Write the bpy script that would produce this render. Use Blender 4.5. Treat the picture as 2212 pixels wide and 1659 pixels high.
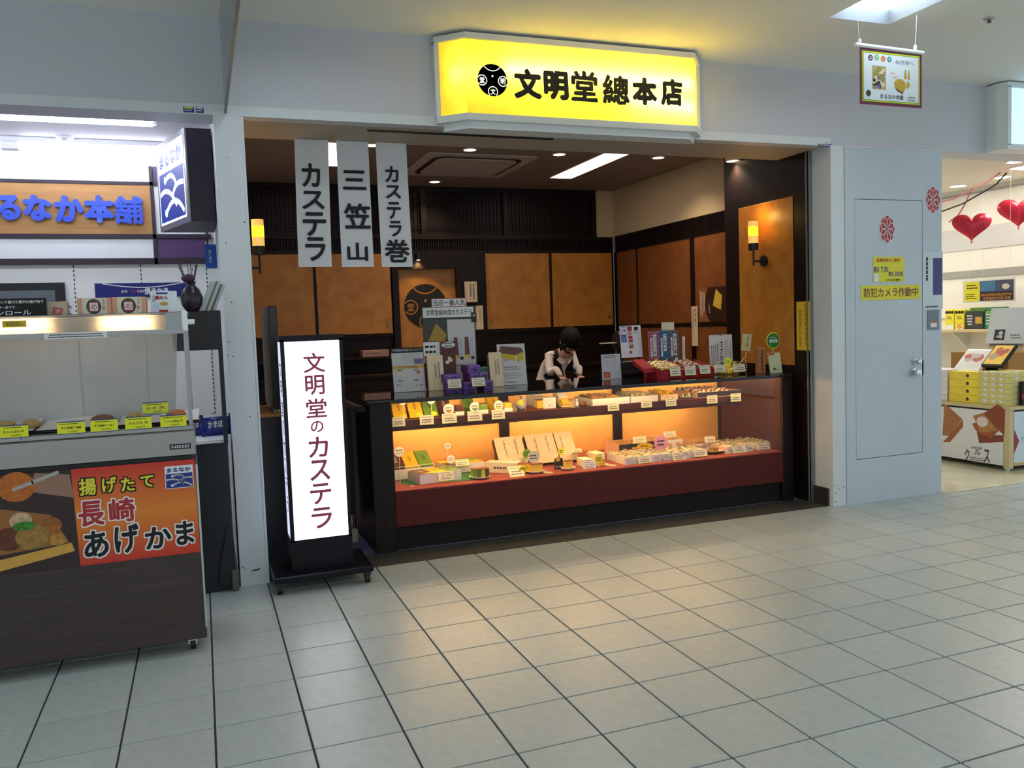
import bpy, math, random
from mathutils import Vector, Matrix
random.seed(7)
SC = bpy.context.scene
COL = SC.collection
for _o in list(bpy.data.objects): bpy.data.objects.remove(_o)

# ---------------------------------------------------------------- camera (solved from the 0.30 m floor tiles)
FPX = 1804.2347
CX, CY = 1106.0, 829.5
CAM = Vector((0.02967, -4.51889, 1.36246))
FW = Vector((0.34650335, 0.9353559, -0.07102658))
RT = Vector((0.93625331, -0.3495298, -0.03547756))
UP = Vector((0.05801005, 0.05420577, 0.9968433))
cam_d = bpy.data.cameras.new('camera'); cam_o = bpy.data.objects.new('camera', cam_d); COL.objects.link(cam_o)
cam_d.sensor_width = 36.0; cam_d.lens = FPX / 2212 * 36.0; cam_d.clip_start = .05; cam_d.clip_end = 100
cam_o.matrix_world = Matrix(((RT.x, UP.x, -FW.x, CAM.x), (RT.y, UP.y, -FW.y, CAM.y), (RT.z, UP.z, -FW.z, CAM.z), (0, 0, 0, 1)))
SC.camera = cam_o
# ---------------------------------------------------------------- world, exposure
W = bpy.data.worlds.new('world'); SC.world = W; W.use_nodes = True
W.node_tree.nodes['Background'].inputs[0].default_value = (.80, .92, 1.0, 1)
W.node_tree.nodes['Background'].inputs[1].default_value = .75
SC.view_settings.view_transform = 'Standard'; SC.view_settings.look = 'None'
SC.view_settings.gamma = 1; SC.view_settings.use_curve_mapping = False
SC.view_settings.exposure = 0.35
TROFFER = 14.0        # corridor ceiling lights
SHOP_TUBE = 5.0       # shop ceiling lamps
SIGN_TUBE = 85.0
CASE_TUBE = 75.0       # showcase strips

def at(px, py, ax, val):
    "photo pixel -> point on the plane ax = val"
    d = FW + RT * ((px - CX) / FPX) - UP * ((py - CY) / FPX)
    i = 'xyz'.index(ax)
    return CAM + d * ((val - CAM[i]) / d[i])
def pix(p):
    d = Vector(p) - CAM; z = d.dot(FW)
    return (CX + FPX * d.dot(RT) / z, CY - FPX * d.dot(UP) / z) if z > .1 else (-9999, -9999)

# ---------------------------------------------------------------- materials
def lin(c):
    return tuple((v / 255 / 12.92) if v / 255 <= .04045 else ((v / 255 + .055) / 1.055) ** 2.4 for v in c[:3]) + (1,)
MATS = {}
def M(name, col=None, rough=.55, metal=0, emit=0, ecol=None, noise=None, scale=8, bump=0, stretch=None, coat=0, rand=0, spec=None):
    if name in MATS: return MATS[name]
    m = bpy.data.materials.new(name); m.use_nodes = True; nt = m.node_tree
    b = nt.nodes['Principled BSDF']; c = lin(col)
    b.inputs['Base Color'].default_value = c; b.inputs['Roughness'].default_value = rough; b.inputs['Metallic'].default_value = metal
    if spec is not None: b.inputs['Specular IOR Level'].default_value = spec
    if coat: b.inputs['Coat Weight'].default_value = coat; b.inputs['Coat Roughness'].default_value = .05
    if emit:
        b.inputs['Emission Color'].default_value = lin(ecol or col); b.inputs['Emission Strength'].default_value = emit
    if noise or bump:
        tc = nt.nodes.new('ShaderNodeTexCoord'); mp = nt.nodes.new('ShaderNodeMapping'); n = nt.nodes.new('ShaderNodeTexNoise')
        n.inputs['Scale'].default_value = scale; n.inputs['Detail'].default_value = 5
        if stretch: mp.inputs['Scale'].default_value = stretch
        nt.links.new(tc.outputs['Object'], mp.inputs[0]); nt.links.new(mp.outputs[0], n.inputs[0])
        if noise:
            r = nt.nodes.new('ShaderNodeValToRGB')
            r.color_ramp.elements[0].position = .32; r.color_ramp.elements[1].position = .68
            r.color_ramp.elements[0].color = lin(noise); r.color_ramp.elements[1].color = c
            nt.links.new(n.outputs['Fac'], r.inputs[0]); nt.links.new(r.outputs[0], b.inputs['Base Color'])
        if bump:
            bp = nt.nodes.new('ShaderNodeBump'); bp.inputs['Strength'].default_value = bump; bp.inputs['Distance'].default_value = .01
            nt.links.new(n.outputs['Fac'], bp.inputs['Height']); nt.links.new(bp.outputs[0], b.inputs['Normal'])
    if rand:
        oi = nt.nodes.new('ShaderNodeObjectInfo'); hv = nt.nodes.new('ShaderNodeHueSaturation'); mr = nt.nodes.new('ShaderNodeMapRange')
        mr.inputs[3].default_value = 1 - rand; mr.inputs[4].default_value = 1 + rand
        nt.links.new(oi.outputs['Random'], mr.inputs[0]); nt.links.new(mr.outputs[0], hv.inputs['Value'])
        src = b.inputs['Base Color'].links[0].from_socket if b.inputs['Base Color'].links else None
        if src: nt.links.new(src, hv.inputs['Color'])
        else: hv.inputs['Color'].default_value = c
        nt.links.new(hv.outputs[0], b.inputs['Base Color'])
    MATS[name] = m; return m
def glass(name, tint=(1, 1, 1), rough=.02, refl=.12):
    if name in MATS: return MATS[name]
    m = bpy.data.materials.new(name); m.use_nodes = True; nt = m.node_tree; nt.nodes.clear()
    o = nt.nodes.new('ShaderNodeOutputMaterial'); t = nt.nodes.new('ShaderNodeBsdfTransparent'); g = nt.nodes.new('ShaderNodeBsdfGlossy')
    x = nt.nodes.new('ShaderNodeMixShader'); f = nt.nodes.new('ShaderNodeFresnel'); f.inputs[0].default_value = 1.45
    t.inputs[0].default_value = tuple(tint) + (1,); g.inputs['Roughness'].default_value = rough
    k = nt.nodes.new('ShaderNodeMath'); k.operation = 'MULTIPLY'; k.inputs[1].default_value = refl / .04 * .5
    nt.links.new(f.outputs[0], k.inputs[0]); nt.links.new(k.outputs[0], x.inputs[0]); nt.links.new(t.outputs[0], x.inputs[1]); nt.links.new(g.outputs[0], x.inputs[2])
    nt.links.new(x.outputs[0], o.inputs[0]); MATS[name] = m; return m
def acrylic(name, col, gloss=.1):
    "backlit sheet: lets the tubes behind it through"
    if name in MATS: return MATS[name]
    m = bpy.data.materials.new(name); m.use_nodes = True; nt = m.node_tree; nt.nodes.clear()
    o = nt.nodes.new('ShaderNodeOutputMaterial'); t = nt.nodes.new('ShaderNodeBsdfTranslucent'); g = nt.nodes.new('ShaderNodeBsdfDiffuse')
    x = nt.nodes.new('ShaderNodeMixShader'); x.inputs[0].default_value = .25
    t.inputs[0].default_value = col + (1,); g.inputs[0].default_value = col + (1,)
    nt.links.new(t.outputs[0], x.inputs[1]); nt.links.new(g.outputs[0], x.inputs[2]); nt.links.new(x.outputs[0], o.inputs[0]); MATS[name] = m; return m

# ---------------------------------------------------------------- mesh builder
class B:
    def __init__(s): s.v = []; s.f = []; s.mi = []; s.cur = 0
    def add(s, vs, fs):
        k = len(s.v); s.v += [tuple(p) for p in vs]; s.f += [tuple(i + k for i in f) for f in fs]; s.mi += [s.cur] * len(fs); return s
    def m(s, i): s.cur = i; return s
    def box(s, x0, y0, z0, x1, y1, z1, c=0):
        if x0 > x1: x0, x1 = x1, x0
        if y0 > y1: y0, y1 = y1, y0
        if z0 > z1: z0, z1 = z1, z0
        if not c:
            return s.add([(x0, y0, z0), (x1, y0, z0), (x1, y1, z0), (x0, y1, z0), (x0, y0, z1), (x1, y0, z1), (x1, y1, z1), (x0, y1, z1)],
                         [(0, 3, 2, 1), (4, 5, 6, 7), (0, 1, 5, 4), (1, 2, 6, 5), (2, 3, 7, 6), (3, 0, 4, 7)])
        c = min(c, (x1 - x0) * .49, (y1 - y0) * .49, (z1 - z0) * .49)
        V = []; idx = {}
        xs, ys, zs = (x0, x1), (y0, y1), (z0, z1); sg = (1, -1)
        for i in (0, 1):
            for j in (0, 1):
                for k in (0, 1):
                    p = (xs[i], ys[j], zs[k])
                    for a in range(3):
                        q = [xs[i] + c * sg[i], ys[j] + c * sg[j], zs[k] + c * sg[k]]; q[a] = p[a]
                        idx[(i, j, k, a)] = len(V); V.append(tuple(q))
        F = []
        g = lambda i, j, k, a: idx[(i, j, k, a)]
        for i in (0, 1):
            f = [g(i, 0, 0, 0), g(i, 1, 0, 0), g(i, 1, 1, 0), g(i, 0, 1, 0)]; F.append(f if i else f[::-1])
            f = [g(0, i, 0, 1), g(1, i, 0, 1), g(1, i, 1, 1), g(0, i, 1, 1)]; F.append(f[::-1] if i else f)
            f = [g(0, 0, i, 2), g(1, 0, i, 2), g(1, 1, i, 2), g(0, 1, i, 2)]; F.append(f if i else f[::-1])
        for i in (0, 1):
            for j in (0, 1):
                f = [g(i, j, 0, 0), g(i, j, 0, 1), g(i, j, 1, 1), g(i, j, 1, 0)]; F.append(f if (i == j) else f[::-1])
                f = [g(i, 0, j, 0), g(i, 0, j, 2), g(i, 1, j, 2), g(i, 1, j, 0)]; F.append(f[::-1] if (i == j) else f)
                f = [g(0, i, j, 1), g(0, i, j, 2), g(1, i, j, 2), g(1, i, j, 1)]; F.append(f if (i == j) else f[::-1])
                for k in (0, 1):
                    f = [g(i, j, k, 0), g(i, j, k, 1), g(i, j, k, 2)]; F.append(f if (i + j + k) % 2 else f[::-1])
        return s.add(V, F)
    def quad(s, a, b, c, d): return s.add([a, b, c, d], [(0, 1, 2, 3)])
    def prism(s, pts, f0, f1):
        "pts 2-D outline; f0/f1 map (u,v)->3-D for the two caps"
        n = len(pts); V = [f0(*p) for p in pts] + [f1(*p) for p in pts]
        return s.add(V, [tuple(range(n))[::-1], tuple(range(n, 2 * n))] + [(i, (i + 1) % n, n + (i + 1) % n, n + i) for i in range(n)])
    def plate(s, pts, y0, y1):  # outline in x,z ; thickness along y (y0 front)
        return s.prism(pts, lambda u, v: (u, y1, v), lambda u, v: (u, y0, v))
    def flat(s, pts, z0, z1):  # outline in x,y
        return s.prism(pts, lambda u, v: (u, v, z0), lambda u, v: (u, v, z1))
    def lathe(s, prof, n=20, o=(0, 0, 0), ax='z'):
        V = []; F = []; k = len(prof)
        for i in range(n):
            a = 2 * math.pi * i / n
            for r, h in prof:
                p = (r * math.cos(a), r * math.sin(a), h)
                if ax == 'y': p = (p[0], p[2], -p[1])
                if ax == 'x': p = (p[2], p[0], p[1])
                V.append((p[0] + o[0], p[1] + o[1], p[2] + o[2]))
        for i in range(n):
            for j in range(k - 1):
                a, b = i * k + j, ((i + 1) % n) * k + j
                F.append((a, b, b + 1, a + 1))
        return s.add(V, F)
    def cyl(s, o, r, h, ax='z', n=16, r2=None):
        r2 = r if r2 is None else r2
        return s.lathe([(0.0001, 0), (r, 0), (r2, h), (0.0001, h)], n, o, ax)
    def tube(s, pts, r, n=8):
        pts = [Vector(p) for p in pts]; V = []; F = []
        for i, p in enumerate(pts):
            d = (pts[min(i + 1, len(pts) - 1)] - pts[max(i - 1, 0)]).normalized()
            a = d.orthogonal().normalized() if i == 0 else (a - d * a.dot(d)).normalized()
            b = d.cross(a)
            rr = r[i] if isinstance(r, (list, tuple)) else r
            for k in range(n):
                t = 2 * math.pi * k / n; V.append(tuple(p + (a * math.cos(t) + b * math.sin(t)) * rr))
        for i in range(len(pts) - 1):
            for k in range(n):
                F.append((i * n + k, i * n + (k + 1) % n, (i + 1) * n + (k + 1) % n, (i + 1) * n + k))
        F += [tuple(range(n))[::-1], tuple((len(pts) - 1) * n + k for k in range(n))]
        return s.add(V, F)
    def ball(s, o, rx, ry=None, rz=None, n=14, m=9):
        ry = ry or rx; rz = rz or rx
        k = len(s.v)
        s.lathe([(max(.0001, math.sin(math.pi * j / m)), -math.cos(math.pi * j / m)) for j in range(m + 1)], n)
        for i in range(k, len(s.v)):
            x, y, z = s.v[i]; s.v[i] = (o[0] + x * rx, o[1] + y * ry, o[2] + z * rz)
        return s
    def xf(s, mat, start=0):
        for i in range(start, len(s.v)): s.v[i] = tuple(mat @ Vector(s.v[i]))
        return s
    def mesh(s, name, mats):
        me = bpy.data.meshes.new(name); me.from_pydata(s.v, [], s.f); me.update()
        for m in (mats if isinstance(mats, (list, tuple)) else [mats]): me.materials.append(m)
        if any(s.mi): me.polygons.foreach_set('material_index', s.mi)
        return me
    def build(s, name, mats, parent=None, loc=None, rot=None, smooth=False, kind=None):
        me = s.mesh(name, mats)
        if smooth:
            me.polygons.foreach_set('use_smooth', [True] * len(me.polygons))
            if smooth is not True: me.set_sharp_from_angle(angle=smooth)
        return put(name, me, parent, loc, rot, kind)
def put(name, me, parent=None, loc=None, rot=None, kind=None):
    o = bpy.data.objects.new(name, me); COL.objects.link(o); o.parent = parent
    if loc is not None: o.location = loc
    if rot is not None: o.rotation_euler = rot
    if kind: o['kind'] = kind
    return o
def tag(o, label, cat, group=None):
    o['label'] = label; o['category'] = cat
    if group: o['group'] = group
    return o
def thing(name, label, cat, loc=(0, 0, 0), rz=0, tilt=0, group=None):
    o = bpy.data.objects.new(name, None); COL.objects.link(o); o.empty_display_size = .05
    o.location = loc; o.rotation_euler = (tilt, 0, rz)
    return tag(o, label, cat, group)
def struct(o): o['kind'] = 'structure'; return o
SM = math.radians(35)

# ---------------------------------------------------------------- lettering (built-in font, turned into mesh facing -y)
TC = {}
def glyphs(body, weight=0, slant=0, res=2):
    k = (body, weight, slant, res)
    if k not in TC:
        c = bpy.data.curves.new('t', 'FONT'); c.body = body; c.offset = weight; c.resolution_u = res; c.shear = slant; c.fill_mode = 'FRONT'; c.dimensions = '2D'
        o = bpy.data.objects.new('t', c); me = o.to_mesh()
        V = [tuple(v.co) for v in me.vertices]; F = [tuple(p.vertices) for p in me.polygons]
        o.to_mesh_clear(); bpy.data.objects.remove(o); bpy.data.curves.remove(c)
        x0 = min(v[0] for v in V); x1 = max(v[0] for v in V); y0 = min(v[1] for v in V); y1 = max(v[1] for v in V)
        TC[k] = (V, F, x0, x1, y0, y1)
    return TC[k]
def text_into(b, body, cx, cz, w, h, y, weight=0, slant=0, vert=False, keep=False, res=2, jit=0):
    "body fitted into the w x h box centred on (cx, cz) of the plane y, facing -y"
    if vert:
        n = len(body); g = h / n
        for i, ch in enumerate(body):
            if ch == ' ': continue
            small = .62 if ch in 'のっゃゅょッャュョ。、・' and ch != 'の' else 1
            a = 1.0 if ch not in 'ー一' else .35
            text_into(b, ch if ch != 'ー' else '|', cx + random.uniform(-jit, jit) * w, cz + h / 2 - g * (i + .5), w * small * (.12 if ch == 'ー' else 1), g * .86 * small * (a if ch != 'ー' else 1), y, weight, slant, False, keep, res)
        return b
    V, F, x0, x1, y0, y1 = glyphs(body, 0, slant, res)
    if weight > .003:
        # heavier stroke: the outline repeated around itself
        e = weight; W0, H0 = max(x1 - x0, 1e-4), max(y1 - y0, 1e-4); ux, uz = w / (W0 + 2 * e), h / (H0 + 2 * e)
        for k, (i, j) in enumerate(((0, 0), (1, 0), (-1, 0), (0, 1), (0, -1), (.7, .7), (-.7, .7), (.7, -.7), (-.7, -.7))):
            text_into(b, body, cx + i * e * ux, cz + j * e * uz, W0 * ux, H0 * uz, y - k * .00003, 0, slant, False, False, res)
        return b
    sx = w / max(x1 - x0, 1e-4); sz = h / max(y1 - y0, 1e-4)
    if keep: sx = sz = min(sx, sz)
    mx, my = (x0 + x1) / 2, (y0 + y1) / 2
    return b.add([(cx + (v[0] - mx) * sx, y, cz + (v[1] - my) * sz) for v in V], F)
def letter(parent, body, cx, cz, w, h, y, mat, name='lettering', **k):
    return text_into(B(), body, cx, cz, w, h, y, **k).build(name, mat, parent)
def rects(parent, L, y, mat, name='print', t=.0006):
    "flat printed rectangles (x0,z0,x1,z1)"
    b = B()
    for x0, z0, x1, z1 in L: b.quad((x0, y, z0), (x1, y, z0), (x1, y, z1), (x0, y, z1))
    return b.build(name, mat, parent)
def fine(parent, x0, z0, x1, z1, rows, y, mat, name='print', fill=.45, seed=1, words=True):
    "rows of print too small to read"
    rnd = random.Random(seed); L = []; p = (z1 - z0) / rows
    for i in range(rows):
        zz = z1 - p * (i + .5); x = x0 + rnd.uniform(0, .12) * (x1 - x0); e = x1 - rnd.uniform(0, .2) * (x1 - x0)
        while x < e:
            w = min(e - x, p * rnd.uniform(.5, 1.0)) if words else e - x
            L.append((x, zz - p * fill / 2, x + w * .8, zz + p * fill / 2)); x += w
    return rects(parent, L, y, mat, name)
def vfine(parent, x0, z0, x1, z1, cols, y, mat, name='print', fill=.45, seed=1):
    rnd = random.Random(seed); L = []; p = (x1 - x0) / cols
    for i in range(cols):
        xx = x1 - p * (i + .5); z = z1 - rnd.uniform(0, .1) * (z1 - z0); e = z0 + rnd.uniform(0, .35) * (z1 - z0)
        while z > e:
            w = p * rnd.uniform(.5, .9); L.append((xx - p * fill / 2, z - w * .8, xx + p * fill / 2, z)); z -= w
    return rects(parent, L, y, mat, name)
def disc(b, cx, cz, r, y0, y1, n=28, rz=None):
    return b.plate([(cx + r * math.cos(2 * math.pi * i / n), cz + (rz or r) * math.sin(2 * math.pi * i / n)) for i in range(n)], y0, y1)
def copy_tree(o, parent=None):
    c = o.copy(); COL.objects.link(c); c.parent = parent
    for ch in list(o.children): copy_tree(ch, c)
    return c

# palette
WHITE = M('white_paint', (218, 222, 223), .5, noise=(211, 216, 218), scale=3)
FASCIA = M('fascia_panel', (200, 200, 206), .5)
CEILM = M('ceiling_board', (236, 236, 228), .8, bump=.05, scale=90)
TILE = M('floor_tile', (184, 190, 186), .32, noise=(174, 181, 177), scale=26, rand=.035)
GROUT = M('grout', (60, 66, 64), .9)
DARKW = M('dark_stained_wood', (34, 20, 16), .42, spec=.22, noise=(21, 13, 11), scale=6, stretch=(12, 12, .6))
DARKH = M('dark_stained_wood_horizontal', (34, 20, 16), .42, spec=.22, noise=(21, 13, 11), scale=6, stretch=(.6, 12, 12))
BLACK = M('black_lacquer', (15, 12, 13), .03, spec=.45)
BLACKM = M('matt_black', (20, 19, 23), .5)
INK = M('black_ink', (18, 16, 18), .7)
GREYINK = M('grey_ink', (110, 106, 104), .8)
PAPER = M('white_paper', (232, 230, 228), .65)
CREAMP = M('cream_paper', (236, 226, 196), .65)
GOLD = M('gold_washi', (198, 132, 48), .42, noise=(176, 108, 32), scale=9, bump=.06)
YEL = M('yellow_card', (244, 196, 22), .5)
LYEL = M('lemon_card', (240, 232, 40), .55)
GREEN = M('matcha_green_card', (112, 150, 34), .5)
BROWN = M('chocolate_card', (84, 38, 34), .5)
KIRI = M('paulownia_wood', (238, 216, 182), .6, noise=(228, 202, 164), scale=5, stretch=(14, 14, .8))
STEEL = M('brushed_steel', (150, 148, 144), .3, metal=1)
CHROME = M('chrome', (210, 210, 212), .12, metal=1)
GLASS = glass('clear_glass', refl=.03)
RED = M('red_ink', (176, 40, 48), .6)
BLUE = M('navy_ink', (24, 48, 130), .5)
SPONGE = M('castella_sponge', (232, 190, 66), .85, bump=.2, scale=160)
CRUST = M('castella_crust', (132, 72, 38), .7)
# ================================================================= THE SETTING
YF = .16            # shop-front plane
T = .3
# --- corridor floor: slab with single tiles
fl = struct(B().box(-6, -8, -.10, 9, .2, -.006).build('floor', GROUT))
g = .0036
def tile_mesh(w, d): return B().box(g, g, -.012, w - g, d - g, 0, .0015).mesh('tile', TILE)
full = tile_mesh(T, T); cut = tile_mesh(T, .19)
cells = []
for k in range(-18, 29):
    for r in range(-1, 26):
        y0 = -T * (r + 1); d = T if r >= 0 else .19
        c = (k * T + .15, y0 + d / 2, 0); q = pix(c)
        dist = (Vector(c) - CAM).length
        vis = -130 < q[0] < 2340 and 0 < q[1] < 1800
        cells.append((not vis, dist, k, y0, d))
cells.sort()
rest = B()
for i, (_, _, k, y0, d) in enumerate(cells):
    if i < 300: put('tile', full if d == T else cut, fl, (k * T, y0, 0))
    else: rest.box(k * T + g, y0 + g, -.012, (k + 1) * T - g, y0 + d - g, 0)
rest.build('tile_field', TILE, fl, kind='stuff')
# --- shop threshold and shop floors
THR = M('threshold_granite', (74, 72, 68), .45, noise=(58, 57, 56), scale=120)
tr = struct(B().box(.305, .19, -.1, 4.15, .47, .001).build('trim_1', THR))
CARP = M('speckled_vinyl', (120, 116, 150), .6, noise=(88, 84, 120), scale=110)
struct(B().box(.305, .47, -.1, 4.24, 3.56, 0).build('floor', CARP))
DARKF = M('dark_backshop_floor', (52, 54, 60), .5)
struct(B().box(-3, .2, -.1, .16, 1.9, -.001).build('floor', DARKF))
MARB = M('cream_marble', (232, 224, 196), .14, noise=(214, 202, 168), scale=3)
mf = struct(B().box(5.14, .1, -.1, 9, 6, .001).build('floor', GROUT))
for i in range(7):
    for j in range(10):
        B().box(.0015, .0015, -.01, .5985, .5985, .004, .001).build('slab', MARB, mf, (5.14 + i * .6, .1 + j * .6, 0)) if 5.14 + i * .6 < 8.4 else None

# --- corridor ceiling with recessed square lights
LX = [-5.385, -2.385, .615, 3.615, 6.615]; LY = [-.9, -3.0, -5.1]; HW = .214
xs = sorted([-6, 9] + [v + s * HW for v in LX for s in (-1, 1)]); ys = sorted([-8, YF] + [v + s * HW for v in LY for s in (-1, 1)])
b = B()
for i in range(len(xs) - 1):
    for j in range(len(ys) - 1):
        if i % 2 and j % 2: continue
        b.box(xs[i], ys[j], 3.0, xs[i + 1], ys[j + 1], 3.02)
struct(b.build('ceiling', CEILM))
LAMPF = M('lamp_frame', (238, 240, 242), .4)
LAMPE = M('lamp_diffuser', (250, 252, 255), .5, emit=TROFFER, ecol=(236, 246, 255))
def make_troffer():
    t = thing('ceiling_light', 'x', 'ceiling light')
    b = B(); o, i = HW, .155
    for a, c in (((-o, -o), (o, -o)), ((o, -o), (o, o)), ((o, o), (-o, o)), ((-o, o), (-o, -o))):
        s = i / o
        b.quad((a[0], a[1], 0), (c[0], c[1], 0), (c[0] * s, c[1] * s, .075), (a[0] * s, a[1] * s, .075))
    b.build('frame', M('troffer_frame', (150, 160, 168), .5), t)
    B().box(-.165, -.165, .06, .165, .165, .074).build('diffuser', LAMPE, t)
    B().box(-o, -o, .076, o, o, .09).build('housing', LAMPF, t)
    return t
tf = make_troffer()
for i, x in enumerate(LX):
    for j, y in enumerate(LY):
        c = tf if i == j == 0 else copy_tree(tf)
        c.location = (x, y, 3.0)
        c['label'] = 'recessed square ceiling light above the hanging welcome poster' if (i, j) == (3, 0) else 'recessed square ceiling light in the corridor grid away from the shop signs'
        if (i, j) != (3, 0): c['group'] = 'corridor ceiling lights'
        elif 'group' in c: del c['group']

# --- fascia and lintels
fa = struct(B().box(-6, YF, 2.507, 9, .26, 3.0).build('wall_front', FASCIA))
struct(B().box(.305, .2605, 2.507, 4.12, .68, 2.76).build('trim_2', M('soffit_beige_shaded', (172, 160, 142), .6)))  # beige soffit tone, with the shade under the lintel mixed into its colour
struct(B().box(-6, .26, 2.507, .16, .38, 2.7).build('trim_3', FASCIA))
struct(B().box(5.14, .26, 2.507, 9, .38, 2.7).build('trim_4', FASCIA))
struct(B().box(-6, YF - .004, 2.503, 4.15, YF, 2.556).build('trim_5', WHITE))
# slot of the roller shutter in the soffit
struct(B().box(1.0, .33, 2.5, 2.16, .352, 2.5075).build('trim_6', BLACKM))
# --- partition between the neighbours (white post seen from the corridor)
SCUFF = M('scuff_mark', (40, 42, 44), .8)
pt = struct(B().box(.16, YF, 0, .305, .2, 2.507).box(.16, .2, 0, .305, 3.56, 2.76).build('wall_left', WHITE))
rnd = random.Random(3); b = B()
for px, py in ((490, 340), (495, 738), (493, 768), (503, 770), (540, 900), (508, 1010), (510, 950), (525, 1225), (530, 1228), (542, 1240), (528, 480), (488, 525), (500, 653), (570, 690)):
    p = at(px, py, 'y', YF - .001); w = rnd.uniform(.002, .007)
    b.add([(p.x - w, p.y, p.z), (p.x - w * .2, p.y, p.z - .0035), (p.x + w, p.y, p.z - .001), (p.x + w * .3, p.y, p.z + .004)], [(0, 1, 2, 3)])
p = at(552, 1233, 'y', YF - .001); b.add([(p.x - .03, p.y, p.z), (p.x + .02, p.y, p.z + .001), (p.x + .024, p.y, p.z + .012), (p.x - .005, p.y, p.z + .008)], [(0, 1, 2, 3)])
b.build('scuff', SCUFF, pt)
# metal edge guards on the post
b = B().box(.298, YF - .003, 0, .309, YF + .0, 2.5); b.build('edge_guard', M('post_edge', (214, 222, 222), .4), pt)
# --- right-hand block: pillar + service door wall
X1 = 5.14; DX0, DX1, DZ0, DZ1 = 4.345, 4.955, .32, 2.145
rb = struct(B().box(4.142, .19, 0, X1, .35, 2.507).box(4.12, .35, 0, X1, 1.34, 2.76).box(4.24, 1.34, 0, X1, 3.6, 2.76).build('wall_right', WHITE))
PANEL = M('door_wall_panel', (196, 206, 213), .5, noise=(190, 200, 208), scale=2)
YD = .145
b = B().box(4.142, .15, 0, 4.255, .19, 2.507)
b.build('corner_post', WHITE, rb)
gp = .004
b = B().box(4.258, YD, .0, DX0 - gp, .186, 2.497).box(DX1 + gp, YD, 0, X1, .186, 2.497).box(DX0 - gp, YD, 0, DX1 + gp, .186, DZ0 - gp).box(DX0 - gp, YD, DZ1 + gp, DX1 + gp, .186, 2.497)
b.build('cladding', PANEL, rb)
B().box(4.25, .186, 0, X1 - .002, .1905, 2.505).build('joint_backing', BLACKM, rb)
B().box(4.258, YD + .004, 2.499, X1, .186, 2.507).build('head_strip', WHITE, rb)
b = B()
for px, py in ((1824, 385), (1824, 392), (1812, 1056), (1806, 1066), (1803, 1048), (1822, 1052), (1834, 1058), (1840, 1052), (1805, 1084), (1838, 1066)):
    p = at(px, py, 'y', .149); w = rnd.uniform(.002, .008)
    b.add([(p.x - w, p.y, p.z), (p.x, p.y, p.z - .005), (p.x + w, p.y, p.z), (p.x + w * .3, p.y, p.z + .005)], [(0, 1, 2, 3)])
b.build('scuff', SCUFF, rb)
d = struct(B().box(DX0, YD + .001, DZ0, DX1, .186, DZ1, .001).build('door_1', PANEL))
for (px, py, r) in ((1975, 781, .024), (1973, 805, .034)):
    p = at(px, py, 'y', YD)
    k = B().lathe([(.0001, 0), (r, 0), (r, -.012), (r * .55, -.016), (r * .5, -.03), (r * .8, -.038), (r * .75, -.055), (.0001, -.058)], 20, (p.x, YD, p.z), 'y').build('door_knob' if r > .03 else 'deadbolt', CHROME, d, smooth=SM)
p0 = at(1988, 778, 'y', YD); p1 = at(1989, 810, 'y', YD)
B().box(4.957, YD - .002, p1.z, 4.965, YD + .02, p0.z).build('strike_plate', BLACKM, d)
struct(B().box(4.128, .19, 0, 4.1425, .335, .125).build('baseboard_right', M('dark_skirting', (50, 48, 42), .5)))
# shutter guide rails on both sides of the opening
ALU = M('anodised_aluminium', (150, 152, 152), .35, metal=.8)
b = B().box(4.112, .335, 0, 4.1405, .342, 2.507).box(4.1, .352, 0, 4.12, .36, 2.507)
struct(b.build('trim_7', ALU))
# --- main shop walls and ceiling
CREAMW = M('cream_plaster', (206, 180, 140), .8)
SHOPC = M('shop_ceiling', (146, 126, 110), .8)
sc_ = struct(B().box(.305, .68, 2.74, 4.24, 3.6, 2.78).build('ceiling', SHOPC))
bw = struct(B().box(.305, 3.56, 0, 4.3, 3.64, 2.76).build('wall_back', DARKH))
struct(B().box(4.02, 3.545, 2.25, 4.24, 3.56, 2.74).build('trim_8', CREAMW))
B().box(4.236, 1.34, 2.255, 4.24, 3.56, 2.74).build('plaster', CREAMW, rb)
# pilaster cladding with gold panel
B().box(4.112, .352, 0, 4.12, 1.34, 2.74).build('pilaster_cladding', DARKW, rb)
B().box(4.112, 1.34, 0, 4.24, 1.346, 2.74).build('pilaster_return', DARKW, rb)
B().box(4.108, .505, .99, 4.112, 1.155, 2.219, .001).build('gold_panel', GOLD, rb)
# side wall: ribbed band, panels, posts
GOLDD = M('amber_wall_panel', (142, 82, 36), .5, noise=(124, 68, 28), scale=8)
b = B().box(4.225, 1.346, 2.085, 4.24, 3.5, 2.10).box(4.225, 1.346, 2.245, 4.24, 3.5, 2.258).box(4.232, 1.346, 2.10, 4.24, 3.5, 2.245)
b.build('band_frame', DARKW, rb)
b = B()
for i in range(86): b.box(4.227, 1.36 + i * .025, 2.102, 4.233, 1.371 + i * .025, 2.243)
b.build('band_rib', DARKW, rb, kind='stuff')
for (y0, y1) in ((1.36, 1.99), (2.06, 3.03), (3.06, 3.48)):
    B().box(4.232, y0, 1.32, 4.24, y1, 2.085, .001).build('wall_panel', GOLDD, rb)
    B().box(4.232, y0, .4, 4.24, y1, 1.285, .001).build('wall_panel', GOLDD, rb)
for y0, y1 in ((1.346, 1.36), (1.99, 2.06), (3.03, 3.06), (3.48, 3.56)):
    B().box(4.228, y0, 0, 4.24, y1, 2.09).build('wall_post', DARKW, rb)
B().box(4.228, 1.346, 1.285, 4.24, 3.56, 1.32).build('wall_rail', DARKW, rb)
B().box(4.228, 1.346, 0, 4.24, 3.56, .4).build('wall_skirt', DARKW, rb)
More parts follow.
